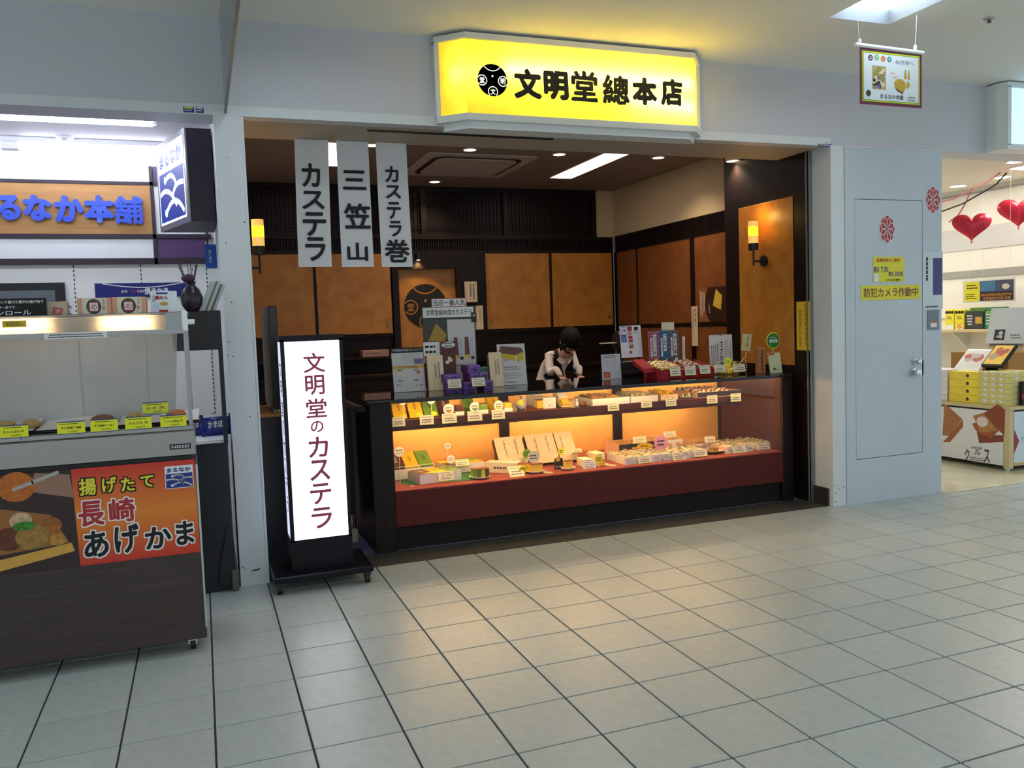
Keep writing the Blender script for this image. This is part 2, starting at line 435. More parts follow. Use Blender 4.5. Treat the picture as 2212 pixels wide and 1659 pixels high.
# back wall: ribbed band, lattice ranma above
b = B().box(.305, 3.50, 2.09, 4.2, 3.56, 2.115).box(.305, 3.50, 2.225, 4.2, 3.56, 2.25)
b.build('band_frame', DARKH, bw)
b = B()
for i in range(150): b.box(.32 + i * .0258, 3.515, 2.115, .331 + i * .0258, 3.53, 2.225)
b.build('band_rib', DARKW, bw, kind='stuff')
b = B().box(.305, 3.52, 2.69, 4.02, 3.56, 2.74).box(.305, 3.52, 2.25, 4.02, 3.56, 2.275)
for x in (.305, 1.2, 2.12, 2.98, 3.97): b.box(x, 3.515, 2.25, x + .05, 3.56, 2.74)
b.build('lattice_frame', DARKH, bw)
b = B()
for i in range(92): b.box(.36 + i * .0395, 3.538, 2.275, .366 + i * .0395, 3.546, 2.69)
for z in (2.34, 2.37, 2.62): b.box(.35, 3.534, z, 3.98, 3.54, z + .007)
b.build('lattice_slat', DARKW, bw, kind='stuff')
# --- left neighbour walls and ceiling
LWALL = M('white_slatwall', (232, 232, 226), .5)
struct(B().box(-3.2, 1.85, 0, .16, 1.92, 2.7).build('wall_back', LWALL))
struct(B().box(-3.2, .38, 2.65, .16, 1.9, 2.7).build('ceiling', M('neighbour_ceiling', (226, 226, 232), .7)))
struct(B().box(-3.25, .2, 0, -3.2, 1.9, 2.7).build('wall_left', LWALL))
# --- right neighbour walls and ceiling
RW = M('ivory_wall', (224, 220, 208), .7)
w = struct(B().box(8.0, .3, 0, 8.1, 6, 2.7).build('wall_right', RW))
B().box(7.985, .3, 1.70, 8.0, 6, 1.775).build('wall_rail', M('grey_rail', (150, 148, 138), .5), w)
B().box(7.99, .3, 2.0, 8.0, 6, 2.24).build('wall_band', M('grey_band', (196, 194, 190), .6), w)
B().box(7.98, .3, 2.60, 8.0, 6, 2.62).build('picture_rail', M('grey_rail'), w)
struct(B().box(5.1, 5.9, 0, 8.1, 6, 2.7).build('wall_back', RW))
struct(B().box(5.14, .38, 2.66, 8.1, 6, 2.7).build('ceiling', RW))
# ================================================================= MAIN SHOP: SIGNS
def char_px(b, ch, x0, y0, x1, y1, Y, org=(0, 0, 0), weight=.02, res=3, slant=0):
    "one character filling the photo box (x0,y0)-(x1,y1) on the plane y = Y"
    a = at(x0, (y0 + y1) / 2, 'y', Y); c = at(x1, (y0 + y1) / 2, 'y', Y); t = at((x0 + x1) / 2, y0, 'y', Y); u = at((x0 + x1) / 2, y1, 'y', Y)
    return text_into(b, ch, (a.x + c.x) / 2 - org[0], (t.z + u.z) / 2 - org[2], c.x - a.x, t.z - u.z, Y - org[1], weight=weight, res=res, slant=slant)
def emblem(parent, cx, cz, R, y, dark, light, dy=.001, t=.0):
    disc(B(), cx, cz, R, y - t, y, 48).build('emblem_disc', dark, parent)
    b = B(); yy = y - t - dy; lw = .026 * R
    def ring(ox, oz, r, n=48):
        for i in range(n):
            q = []
            for a, rr in ((i, r - lw), (i + 1, r - lw), (i + 1, r + lw), (i, r + lw)):
                th = 2 * math.pi * a / n; q.append((ox + rr * math.cos(th), oz + rr * math.sin(th)))
            if all(u * u + v * v < (R * 1.0) ** 2 for u, v in q): b.quad(*[(cx + u, yy, cz + v) for u, v in q])
    ring(0, 1.25 * R, .68 * R); ring(-.70 * R, -.04 * R, .31 * R); ring(.70 * R, -.04 * R, .31 * R); ring(0, -.72 * R, .31 * R)
    b.add([(cx + .065 * R * math.cos(a * .628), yy, cz + .24 * R + .065 * R * math.sin(a * .628)) for a in range(10)], [tuple(range(10))])
    text_into(b, '堂', cx - .70 * R, cz - .04 * R, .32 * R, .36 * R, yy, weight=.015)
    text_into(b, '明', cx + .70 * R, cz - .04 * R, .32 * R, .36 * R, yy, weight=.015)
    text_into(b, '文', cx, cz - .72 * R, .32 * R, .36 * R, yy, weight=.015)
    b.build('emblem_lines', light, parent, kind='stuff')

# --- backlit yellow sign over the opening
o = (2.23, .16, 2.5)
t = thing('shop_sign', 'yellow backlit lightbox sign with black emblem and brush lettering above the sweet shop', 'sign', o)
SIGNW = M('sign_frame', (222, 224, 222), .45)
plan = [(1.352, .16), (1.352, .115), (1.492, -.012), (2.972, -.012), (3.085, .115), (3.085, .16)]
inner = [(1.372, .15), (1.372, .122), (1.498, .006), (2.966, .006), (3.066, .122), (3.066, .15)]
L = lambda P: [(x - o[0], y - o[1]) for x, y in P]
b = B().flat(L(plan), .008, .045).flat(L(plan), .452, .484)
b.box(1.352 - o[0], -.045, .04, 1.378 - o[0], 0, .46).box(3.060 - o[0], -.045, .04, 3.085 - o[0], 0, .46)
b.build('frame', SIGNW, t)
b = B().flat(L([(1.40, .16), (1.40, .14), (1.515, .03), (2.95, .03), (3.05, .14), (3.05, .16)]), -.03, .008)
b.build('underside', SIGNW, t)
AC = acrylic('yellow_acrylic', (.95, .68, .045))
b = B(); P = L(inner)
for i in range(1, 4): b.quad((P[i][0], P[i][1], .043), (P[i + 1][0], P[i + 1][1], .043), (P[i + 1][0], P[i + 1][1], .454), (P[i][0], P[i][1], .454))
b.build('face', AC, t)
B().box(1.38 - o[0], -.02, .05, 3.055 - o[0], -.012, .45).build('backing', M('sign_bounce_cut', (70, 66, 50), .8), t)  # unseen dark plate, added to cut bounce light behind the tubes
TUBE = M('sign_tube', (255, 250, 235), .5, emit=SIGN_TUBE)
B().tube([(-.50, -.112, .30), (.74, -.112, .30)], .012).build('tube', TUBE, t)
B().tube([(.28, -.112, .20), (.76, -.112, .15)], .012).build('tube', TUBE, t)
B().tube([(-.78, -.07, .27), (-.58, -.08, .27)], .006).build('tube', TUBE, t)
b = B()
for ch, x0, y0, x1, y1 in (('文', 1110, 148, 1170, 214), ('明', 1174, 153, 1228, 216), ('堂', 1234, 153, 1291, 220), ('總', 1301, 162, 1360, 226), ('本', 1365, 167, 1420, 228), ('店', 1427, 170, 1475, 229)):
    char_px(b, ch, x0, y0, x1, y1, -.0095 + .004, o, weight=.034 if ch in '總堂' else .055)
rj = random.Random(5); b.v = [(x + rj.uniform(-.0022, .0022), y, z + rj.uniform(-.0022, .0022)) for x, y, z in b.v]
b.build('lettering', INK, t)
c = at(1064, 173, 'y', -.006); e = at(1096, 173, 'y', -.006)
emblem(t, c.x - o[0], c.z - o[2], e.x - c.x, -.006 - o[1], INK, M('sign_white', (250, 250, 240), .5, emit=.8))

# --- three hanging paper banners
SHEET = M('banner_paper', (214, 212, 214), .7)
BAN = ((636, 709, 645, 717, 'カステラ', 'white hanging paper banner reading castella in four vertical katakana', [('カ', 652, 353, 692, 404), ('ス', 652, 412, 701, 452), ('テ', 654, 458, 705, 510), ('ラ', 660, 512, 704, 564)]),
       (726, 795, 739, 808, '三笠山', 'white hanging paper banner with three widely spaced kanji', [('三', 740, 368, 791, 410), ('笠', 743, 439, 800, 494), ('山', 750, 524, 795, 564)]),
       (811, 877, 825, 892, 'カステラ巻', 'white hanging paper banner with five characters ending in one kanji', [('カ', 832, 359, 861, 394), ('ス', 833, 400, 866, 429), ('テ', 836, 436, 866, 473), ('ラ', 841, 477, 868, 511), ('巻', 831, 517, 885, 567)]))
for a, bx, c, d, nm, lab, chars in BAN:
    Y = .64; p0 = at(a, 305, 'y', Y); p1 = at(bx, 305, 'y', Y); q0 = at(c, 577, 'y', Y); q1 = at(d, 577, 'y', Y)
    o = (p0.x, Y, 2.505); t = thing('paper_banner', lab, 'banner', o, group='paper banners under the soffit')
    n = 8; b = B(); V = []
    for i in range(n + 1):
        f = i / n; z = -f * (2.505 - q0.z); dy = .006 * math.sin(f * 3.1)
        for x in (p0.x * (1 - f) + q0.x * f - o[0], p1.x * (1 - f) + q1.x * f - o[0]): V += [(x, dy, z), (x, dy + .0012, z)]
    F = []
    for i in range(n):
        k = i * 4; F += [(k, k + 2, k + 6, k + 4), (k + 1, k + 5, k + 7, k + 3), (k, k + 4, k + 5, k + 1), (k + 2, k + 3, k + 7, k + 6)]
    b.add(V, F).build('sheet', SHEET, t)
    B().box(0, .004, -.012, p1.x - o[0], .010, 0).build('batten', SIGNW, t)
    for ch in chars: char_px(B(), *ch, Y - .002, o, weight=.026).build('character', INK, t)

# --- lit pillar sign on casters
o = (.577, .1, 0); t = thing('pillar_sign', 'black floor sign on casters with a glowing white face and maroon vertical lettering', 'sign', o)
SB = M('sign_black', (12, 12, 20), .35, spec=.25)
B().box(-.262, -.205, .062, .258, .205, .094, .006).build('base', SB, t)
B().box(-.158, -.11, .094, .165, .12, .245).build('plinth', SB, t)
fx0, fx1, y0, y1 = -.158, .165, -.11, .12; z0, z1 = .245, 1.325
b = B().box(fx0, y0, z0, fx0 + .02, y0 + .02, z1).box(fx1 - .018, y0, z0, fx1, y0 + .02, z1).box(fx0, y1 - .02, z0, fx0 + .02, y1, z1).box(fx1 - .018, y1 - .02, z0, fx1, y1, z1)
b.box(fx0 - .006, y0 - .006, z1, fx1 + .006, y1 + .006, z1 + .02).box(fx0, y0, z0, fx1, y1, z0 + .012).box(fx0, y0, z1 - .012, fx1, y1, z1)
b.build('frame', SB, t)
LIT = M('lit_acrylic', (255, 255, 255), .4, emit=1.5, ecol=(244, 246, 255))
LIT2 = M('lit_acrylic_side', (232, 236, 255), .4, emit=.75, ecol=(214, 222, 255))
B().box(fx0 + .018, y0 + .004, z0 + .01, fx1 - .016, y0 + .008, z1 - .01).build('face', LIT, t)
B().box(fx0 + .004, y0 + .018, z0 + .01, fx0 + .008, y1 - .018, z1 - .01).build('side_face', LIT2, t)
B().box(fx0 + .01, y1 - .01, z0 + .01, fx1 - .01, y1 - .005, z1 - .01).box(fx1 - .01, y0 + .02, z0, fx1 - .004, y1 - .01, z1).build('back_panel', SB, t)
MAR = M('maroon_vinyl', (128, 58, 78), .5, emit=.22, ecol=(150, 50, 70))
b = B()
for ch in (('文', 655, 762, 702, 805), ('明', 659, 810, 701, 853), ('堂', 661, 861, 706, 902), ('の', 671, 909, 699, 934), ('カ', 666, 943, 709, 988), ('ス', 669, 993, 713, 1038), ('テ', 670, 1044, 716, 1089), ('ラ', 673, 1096, 718, 1141)):
    char_px(b, *ch, y0 + .1 + .003, o, weight=.018)
b.build('lettering', MAR, t)
b = text_into(B(), '文明堂のカステラ', 0, 0, .085, .84, 0, weight=.008, vert=True)
b.build('side_lettering', M('side_vinyl', (52, 46, 66), .5), t, (fx0 + .003, (y0 + y1) / 2, .80), (0, 0, -math.pi / 2))
RUB = M('caster_rubber', (16, 16, 18), .5)
for sx in (-.232, .225):
    for sy in (-.175, .175):
        c = B().cyl((sx - .012, sy, .027), .027, .024, 'x', 18).build('caster', RUB, t, smooth=SM)
        B().box(sx - .02, sy - .018, .045, sx + .02, sy + .02, .064).build('fork', M('dull_steel', (40, 40, 44), .5), c)

# --- glass smoke screen crossing the corridor ceiling
t = thing('smoke_screen', 'clear glass smoke screen hanging from the corridor ceiling beside the white post', 'smoke screen', (.222, .16, 2.5))
B().box(-.004, -3.6, .03, .004, 0, .5).build('pane', glass('screen_glass', (.80, .84, .84), .05, .10), t)
B().box(-.006, -3.6, .012, .006, 0, .03).build('bottom_rail', M('screen_rail', (118, 120, 120), .4, metal=.6), t)

# --- poster hanging from the corridor ceiling
Y = -.86; a = at(1857, 102, 'y', Y); c = at(1991, 115, 'y', Y); e = at(1856, 224, 'y', Y)
w = c.x - a.x; h = a.z - e.z; o = (a.x, Y, e.z)
t = thing('welcome_poster', 'small hanging welcome poster with maroon border and sweets below a square ceiling light', 'poster', o)
B().box(0, 0, 0, w, .003, h).build('sheet', M('poster_maroon', (120, 38, 68), .5), t)
for nm, m, i, y in (('green_border', M('poster_green', (90, 150, 50), .5), .014, -.0006), ('yellow_border', LYEL, .018, -.0012), ('inner_border', M('poster_green'), .0225, -.0015), ('ground', M('poster_ground', (224, 234, 238), .5), .026, -.0018)):
    rects(t, [(i, i, w - i, h - i)], y, m, nm)
b = B().tube([(-.03, .0015, h + .012), (w + .012, .0015, h + .004)], .011, 10); b.build('hanger_rod', M('white_plastic', (240, 240, 242), .35), t, smooth=SM)
for x in (.0, w - .045):
    B().cyl((x, .0015, h + .012), .009, .03, n=10).build('clip', M('white_plastic'), t)
    B().tube([(x, .0015, h + .03), (x + (-.02 if x < .1 else .01), .0, 3.0 - o[2])], .0012, 6).build('cord', M('white_plastic'), t)
pm = [M('poster_purple', (110, 30, 110), .5), M('poster_leaf', (120, 190, 110), .5), M('poster_orange', (222, 120, 40), .5), M('poster_teal', (50, 150, 170), .5)]
for i, ch in enumerate('ようこそ'):
    cx = w * (.165 + i * .10); cz = h * (.84 + (.012 if i == 1 else -.006))
    disc(B(), cx, cz, .016, -.0026, -.0018, 18).build('bubble', pm[i], t); letter(t, ch, cx, cz, .017, .018, -.003, PAPER, weight=.02)
letter(t, '佐世保へ', w * .71, h * .80, w * .30, .022, -.0024, M('poster_grey', (90, 90, 110), .6))
letter(t, 'まるなか本舗', w * .505, h * .165, w * .37, .026, -.0024, INK, weight=.01)
def blobs(parent, x0, z0, x1, z1, n, y, mats, seed, name='picture', r=(.15, .3)):
    rnd = random.Random(seed); bs = B(); s = min(x1 - x0, z1 - z0)
    for i in range(n):
        bs.m(rnd.randrange(len(mats))); rr = s * rnd.uniform(*r)
        disc(bs, rnd.uniform(x0 + rr, x1 - rr), rnd.uniform(z0 + rr, z1 - rr), rr, y - .0003 * i / n - .0002, y, 9, rr * rnd.uniform(.5, 1))
    return bs.build(name, mats, parent)
rects(t, [(w * .19, h * .28, w * .41, h * .70)], -.002, M('photo_tan', (188, 160, 120), .6), 'picture')
blobs(t, w * .19, h * .28, w * .41, h * .70, 34, -.0024, [M('photo_cream', (232, 214, 170), .6), M('photo_dark', (60, 56, 50), .6), M('photo_violet', (120, 100, 150), .6), M('photo_olive', (150, 150, 70), .6)], 2, r=(.1, .2))
b = B()
for P in ([(.54, .36), (.58, .42), (.66, .43), (.72, .38), (.73, .28), (.69, .19), (.60, .24), (.55, .28)], [(.735, .36), (.78, .40), (.80, .32), (.76, .26), (.74, .28)], [(.70, .44), (.72, .60), (.735, .61), (.75, .45)], [(.76, .42), (.775, .60), (.79, .59), (.80, .43)]):
    b.plate([(w * u, h * (v + .07)) for u, v in P], -.0028, -.0018)
b.build('picture', M('photo_bun', (196, 160, 60), .6), t, kind='stuff')
B().plate([(w * .555, h * .34), (w * .60, h * .305), (w * .69, h * .255), (w * .685, h * .23), (w * .59, h * .28)], -.0028, -.0018).build('picture', M('photo_choc', (110, 60, 36), .6), t)
blobs(t, w * .44, h * .42, w * .62, h * .64, 6, -.0024, [M('photo_pink', (226, 180, 180), .6), PAPER], 4)
disc(B(), w * .13, h * .20, .017, -.0026, -.0018, 16).build('picture', M('photo_dark'), t)
fine(t, w * .76, h * .10, w * .90, h * .20, 2, -.0024, GREYINK, seed=3)
# sprinkler head
p = at(2137, 39, 'z', 3.0)
t = thing('sprinkler', 'small round sprinkler head in the corridor ceiling', 'sprinkler', (p.x, p.y, 3.0)); B().lathe([(.0001, 0), (.034, 0), (.028, -.007), (.014, -.008), (.0001, -.008)], 18).build('rosette', M('sprinkler_white', (190, 188, 178), .5), t, smooth=SM); B().lathe([(.0001, -.008), (.008, -.008), (.007, -.02), (.013, -.022), (.013, -.025), (.0001, -.025)], 12).build('head', M('aged_brass', (84, 76, 60), .5), t, smooth=SM)

# ================================================================= MAIN SHOP: CEILING AND WALL FITTINGS
FL = M('fluorescent_panel', (255, 250, 246), .5, emit=SHOP_TUBE, ecol=(255, 240, 232))
def ceil_lamp(x0, y0, x1, y1, lab):
    t = thing('ceiling_lamp', lab, 'ceiling lamp', ((x0 + x1) / 2, (y0 + y1) / 2, 2.74))
    hx, hy = (x1 - x0) / 2, (y1 - y0) / 2
    b = B()
    for a, c in (((-hx - .01, -hy - .01), (hx + .01, -hy)), ((-hx - .01, hy), (hx + .01, hy + .01)), ((-hx - .01, -hy), (-hx, hy)), ((hx, -hy), (hx + .01, hy))): b.box(a[0], a[1], -.008, c[0], c[1], 0)
    b.build('frame', LAMPF, t); B().box(-hx, -hy, -.004, hx, hy, 0).build('tube_panel', FL, t)
ceil_lamp(3.22, 1.72, 3.44, 2.86, 'long white lamp panel in the shop ceiling right of the air conditioner')
q = at(716, 330, 'z', 2.74); ceil_lamp(q.x - .10, 1.75, q.x + .12, 2.62, 'long white lamp panel in the shop ceiling behind the paper banners')
WARM = M('downlight_lens', (255, 236, 200), .5, emit=7, ecol=(255, 222, 176))
DL = [((939, 393), 2.74, 'round downlight in the shop ceiling close to the dark lattice'), ((1015, 324), 2.74, 'round downlight at the front side of the ceiling air conditioner'), ((1208, 334), 2.74, 'round downlight between air conditioner and long ceiling lamp'), ((1422, 341), 2.74, 'round downlight beside the cream side wall'), ((805, 314), 2.74, 'round downlight glimpsed between two paper banners'), ((1583, 348), 2.60, 'can spotlight hung in front of the dark pilaster')]
for (px, py), z, lab in DL:
    p = at(px, py, 'z', z - .004); t = thing('downlight', lab, 'downlight', (p.x, p.y, 2.74), group='shop downlights')
    d = z - 2.74
    B().lathe([(.048, d), (.06, d), (.06, d - .006), (.048, d - .006)], 24).build('trim_ring', LAMPF, t)
    B().cyl((0, 0, d - .004), .048, .003, n=24).build('lens', WARM, t)
    if d < 0: B().lathe([(.0601, d - .004), (.0601, 0)], 24).build('can', LAMPF, t, smooth=True)
    l = bpy.data.lights.new('downlight_beam', 'SPOT'); l.energy = 26; l.color = (1, .80, .58); l.spot_size = 2.2; l.spot_blend = .8; l.shadow_soft_size = .05
    lo = bpy.data.objects.new('downlight_beam', l); COL.objects.link(lo); lo.parent = t; lo.location = (0, 0, d - .02)
# cassette air conditioner
p = at(1000, 352, 'z', 2.74); t = thing('air_conditioner', 'square ceiling cassette air conditioner with dark louvre slot', 'air conditioner', (2.26, 2.42, 2.738))
ACW = M('air_conditioner_white', (196, 184, 170), .5)
def rr(hw, hh, r, n=5):
    P = []
    for cx, cy, a0 in ((hw - r, hh - r, 0), (-hw + r, hh - r, 90), (-hw + r, -hh + r, 180), (hw - r, -hh + r, 270)):
        for i in range(n + 1): a = math.radians(a0 + 90 * i / n); P.append((cx + r * math.cos(a), cy + r * math.sin(a)))
    return P
B().flat(rr(.47, .47, .03), -.012, 0).build('panel', ACW, t)
B().flat(rr(.385, .385, .10), -.016, -.012).build('louvre_slot', BLACKM, t)
B().flat(rr(.345, .345, .09), -.024, -.012).build('grille', ACW, t)
# wall lamps
GLOW = M('lamp_glass_lit', (255, 190, 60), .4, emit=3.2, ecol=(255, 168, 20)); FROST = M('lamp_glass_frosted', (236, 206, 140), .35, emit=.55, ecol=(255, 190, 90))
IRON = M('wrought_iron', (22, 18, 16), .5)
def sconce(loc, ang, lab):
    t = thing('wall_lamp', lab, 'wall lamp', loc, ang, group='wall lamps of the sweet shop')   # local: wall is at +x 0, shade at -x
    B().cyl((-.014, 0, 0), .043, .014, 'x', 22).build('wall_plate', IRON, t, smooth=SM)
    B().tube([(-.01, 0, 0), (-.10, 0, 0)], .007).tube([(-.10, 0, -.035), (-.10, 0, .085)], .007).build('arm', IRON, t)
    B().cyl((-.10, 0, .082), .037, .052, n=20).build('cup', IRON, t, smooth=SM)
    B().cyl((-.10, 0, .134), .037, .055, n=20).build('shade_base', FROST, t, smooth=SM)
    B().cyl((-.10, 0, .189), .037, .07, n=20).build('shade', GLOW, t, smooth=SM)
    B().cyl((-.10, 0, .259), .037, .04, n=20).build('shade_top', FROST, t, smooth=SM)
    l = bpy.data.lights.new('lamp_glow', 'POINT'); l.energy = 1.1; l.color = (1, .62, .16); l.shadow_soft_size = .04
    lo = bpy.data.objects.new('lamp_glow', l); COL.objects.link(lo); lo.parent = t; lo.location = (-.10, 0, .34)
sconce((4.108, .835, 1.778), 0, 'amber cylinder wall lamp on the gold panel of the pilaster')
sconce((.305, .95, 1.77), math.pi, 'amber cylinder wall lamp peeping out behind the white post')

# ================================================================= BACK WALL CABINETS
HND = M('tarnished_brass', (150, 120, 80), .4, metal=.6)
def wall_cabinet(x0, x1, splits, lab, hl):
    t = thing('wall_cabinet', lab, 'cabinet', (x0, 3.56, 1.29)); W_ = x1 - x0
    B().box(0, -.05, 0, W_, 0, .03).box(0, -.05, .795, W_, 0, .80).box(0, -.03, 0, W_, -.002, .8).build('body', DARKH, t)
    e = [0] + splits + [W_]
    for i in range(len(e) - 1):
        a, c = e[i] + .014, e[i + 1] - .014; y = -.052 - .008 * (i % 2)
        d = B().box(a, y - .008, .032, c, y, .793, .001).build('door', GOLD, t)
        hx = (c - .045) if hl[i] == 'r' else (a + .045)
        if hl[i]: B().lathe([(.0001, -.003), (.018, -.003), (.02, 0), (.018, .001)], 18, (hx, y - .008, .115), 'y').box(hx - .0045, y - .0125, .09, hx + .0045, y - .0105, .14).build('pull', HND, d)
    for s in e[1:-1]: B().box(s - .013, -.062, 0, s + .013, -.045, .8).build('stile', DARKW, t)
    return t
wall_cabinet(.31, 1.80, [.757], 'gold sliding door wall cabinet behind the hanging banners', ['', 'r'])
wall_cabinet(2.745, 4.19, [.725], 'gold sliding door wall cabinet right of the emblem alcove', ['l', 'r'])
bb = B().box(1.80, 3.48, 1.0, 1.862, 3.56, 2.09).box(2.448, 3.48, 1.0, 2.745, 3.56, 2.09).box(1.86, 3.48, 1.935, 2.45, 3.56, 2.09)
bb.build('alcove_frame', DARKW, bw)
t = thing('emblem_panel', 'gold alcove panel carrying the large round black shop emblem', 'emblem', (2.155, 3.552, 1.0))
B().box(-.293, -.012, 0, .293, 0, .935).build('panel', GOLD, t)
emblem(t, -.02, .575, .215, -.0125, INK, GOLD, dy=.0015, t=.004)
t = thing('alcove_spotlight', 'tiny spotlight in the head of the emblem alcove', 'spotlight', (2.06, 3.46, 2.02))
B().cyl((0, 0, 0), .022, .06, n=16).build('can', BLACKM, t, smooth=SM); B().cyl((0, 0, -.003), .016, .003, n=14).build('lens', WARM, t)
B().box(-.02, -.005, .06, .02, .02, .068).build('bracket', BLACKM, t)
l = bpy.data.lights.new('alcove_beam', 'SPOT'); l.energy = 3.5; l.color = (1, .75, .35); l.spot_size = 1.6; l.shadow_soft_size = .02
lo = bpy.data.objects.new('alcove_beam', l); COL.objects.link(lo); lo.parent = t; lo.location = (0, -.01, -.02); lo.rotation_euler = (.35, 0, 0)
# box shelf plaque on the post beside the emblem, small one beneath
for (x0, y0, x1, y1, lab) in ((1008, 608, 1030, 653, 'pale wooden cake box standing upright on the dark post beside the emblem'), (1030, 660, 1043, 712, 'pale wooden cake box half hidden behind the tall popular item board')):
    a = at(x0, y1, 'y', 3.42); c = at(x1, y0, 'y', 3.42)
    t = thing('cake_box', lab, 'box', (a.x, 3.42, a.z))
    B().box(0, 0, 0, c.x - a.x, .055, c.z - a.z, .002).build('body', KIRI, t)
    vfine(t, .03, .04, c.x - a.x - .02, (c.z - a.z) * .9, 2, -.0006, GREYINK, seed=4)
    B().box(-.006, -.006, -.012, c.x - a.x + .006, .06, 0).build('ledge', DARKH, t)
# back counter with niche
t = thing('back_counter', 'dark wooden counter running along the back wall under the gold cabinets', 'counter', (.31, 3.56, 0))
B().box(0, -.5, .92, 3.88, 0, .95, .003).build('worktop', DARKH, t); B().box(.02, -.47, .08, 3.86, 0, .92).build('body', DARKW, t); B().box(.02, -.44, 0, 3.86, 0, .08).build('kick_board', BLACKM, t)
for i in range(5): B().box(.06 + i * .76, -.478, .12, .78 + i * .76, -.47, .88, .002).build('door', DARKW, t)
B().box(.0, -.30, 1.085, 1.45, -.02, 1.105).build('shelf', DARKH, t)
a = at(785, 800, 'y', 3.28)
t = thing('carton', 'flat pinkish carton lying on the dark back shelf behind the lit pillar sign', 'box', (a.x, 3.28, 1.105))
B().box(0, 0, 0, .25, .16, .062, .002).build('body', M('pink_carton', (170, 130, 120), .6), t); fine(t, .03, .02, .2, .045, 1, -.0006, GREYINK)
# conduit in the corner
tag(B().tube([(4.205, 3.50, 1.0), (4.205, 3.50, 2.25)], .007).build('conduit', M('grey_conduit', (150, 146, 150), .4)), 'thin grey conduit running up the back corner of the shop', 'conduit')
# poster on side wall
t = thing('castella_poster', 'brown poster with a golden castella slice on the amber side wall', 'poster', (4.231, 1.93, 1.325), math.pi / 2)   # local +x -> +y ... faces -x
t.rotation_euler = (0, 0, -math.pi / 2)
B().box(0, -.003, 0, .42, 0, .30).build('sheet', M('poster_brown', (58, 36, 26), .4), t)
b = B().plate([(0, 0), (.17, 0), (.12, .06), (.10, .15), (.12, .24), (.15, .30), (0, .30)], -.0040, -.003); b.build('curve', M('poster_tan', (150, 90, 50), .5), t)
B().plate([(.22, .14), (.27, .28), (.36, .22), (.34, .10)], -.0046, -.003).build('picture', SPONGE, t)
letter(t, '文明堂', .165, .12, .018, .09, -.0042, PAPER, vert=True); vfine(t, .02, .02, .10, .28, 4, -.0045, CREAMP, seed=6)
# hanging name plaque
a = at(1496, 662, 'x', 4.2); c = at(1497, 748, 'x', 4.2)
t = thing('name_plaque', 'narrow pale wooden plaque with vertical brush writing hung on the side wall', 'plaque', (4.226, a.y, c.z)); t.rotation_euler = (0, 0, -math.pi / 2)
B().box(-.045, -.012, 0, .045, 0, a.z - c.z, .002).build('board', KIRI, t); letter(t, '長崎菓子', .02, .26, .03, .17, -.0126, INK, vert=True); vfine(t, -.03, .08, .0, .33, 2, -.0126, GREYINK)
# ================================================================= SHOWCASE COUNTER
CX0, CX1, CY0, CY1 = 1.09, 3.96, .46, 1.27
ZD, ZS, ZT = .372, .79, .935
REDC = M('russet_cloth', (150, 62, 54), .75, noise=(138, 54, 48), scale=40)
SHELFM = M('shelf_mahogany', (84, 44, 38), .4, spec=.25, noise=(68, 34, 30), scale=6, stretch=(.6, 12, 12))
REDP = M('russet_panel', (96, 38, 33), .65, spec=.2, noise=(86, 33, 29), scale=30)
t = SHOW = thing('showcase_counter', 'long dark wooden showcase counter with glass front, lit shelves and russet base', 'counter', (CX0, CY0, 0))
X = CX1 - CX0; Dp = CY1 - CY0
B().box(-.135, 0, 0, 0, Dp + .02, .9195, .004).build('end_panel', DARKW, t)
B().box(-.20, .06, .862, -.135, Dp, .90, .004).build('side_lip', DARKH, t)
B().box(X, 0, 0, X + .095, Dp + .02, .9195, .004).build('end_panel', DARKW, t)
B().box(0, .035, 0, X, .05, .149).build('kick_board', M('kick_dark', (36, 29, 24), .6, spec=.15), t)
B().box(0, 0, .149, X, .02, ZD - .014).build('base_panel', REDP, t)
B().box(0, .004, ZD - .014, X, Dp, ZD).build('deck', REDC, t)
B().box(0, -.002, ZD - .016, X, .004, ZD - .008).build('lip', REDP, t)
B().box(-.15, -.02, .920, X + .10, Dp + .06, ZT, .002).build('top', BLACK, t)
B().box(0, -.0195, .911, X, -.013, .920).build('top_edge', BLACK, t)
B().box(0, .0, ZD - .002, X, .005, .9195).build('front_glass', GLASS, t)
CASEP = M('case_gold_panel', (240, 190, 112), .55, noise=(232, 178, 96), scale=5)
for a, c in ((0, .965), (1.04, 1.90), (1.975, 2.86)): B().box(a, Dp - .012, ZD, c, Dp, .9195).build('back_panel', CASEP, t)
for a, c in ((.965, 1.04), (1.90, 1.975)): B().box(a, Dp - .03, ZD, c, Dp + .01, .9195).build('back_post', DARKW, t)
B().box(X - .005, .012, ZD, X - .0005, Dp - .05, .9195).build('end_lining', SHELFM, t)
B().box(.0005, .012, ZD, .005, Dp - .02, .9195).build('end_lining', SHELFM, t)
B().box(X - .01, Dp - .05, ZD, X, Dp, .9195).build('back_post', DARKW, t)
B().box(.005, .115, ZS - .05, 2.585, Dp - .09, ZS, .003).build('shelf', SHELFM, t)
B().box(.005, .115, ZS - .064, 2.585, .122, ZS - .05).build('shelf_edge', SHELFM, t)
for x in (1.0, 1.937, 2.56): B().box(x - .006, Dp - .30, ZS - .12, x + .006, Dp - .02, ZS - .05).build('shelf_bracket', CHROME, t)
CT = M('case_tube', (255, 226, 170), .5, emit=CASE_TUBE, ecol=(255, 206, 132))
for x0, x1 in ((.05, .95), (1.06, 1.88), (2.0, 2.82)):
    B().tube([(x0, Dp - .05, .9195), (x1, Dp - .05, .9195)], .0035).build('lamp_tube', CT, t)
    B().tube([(x0, .045, .9160), (x1, .045, .9160)], .003).build('lamp_tube', CT, t)
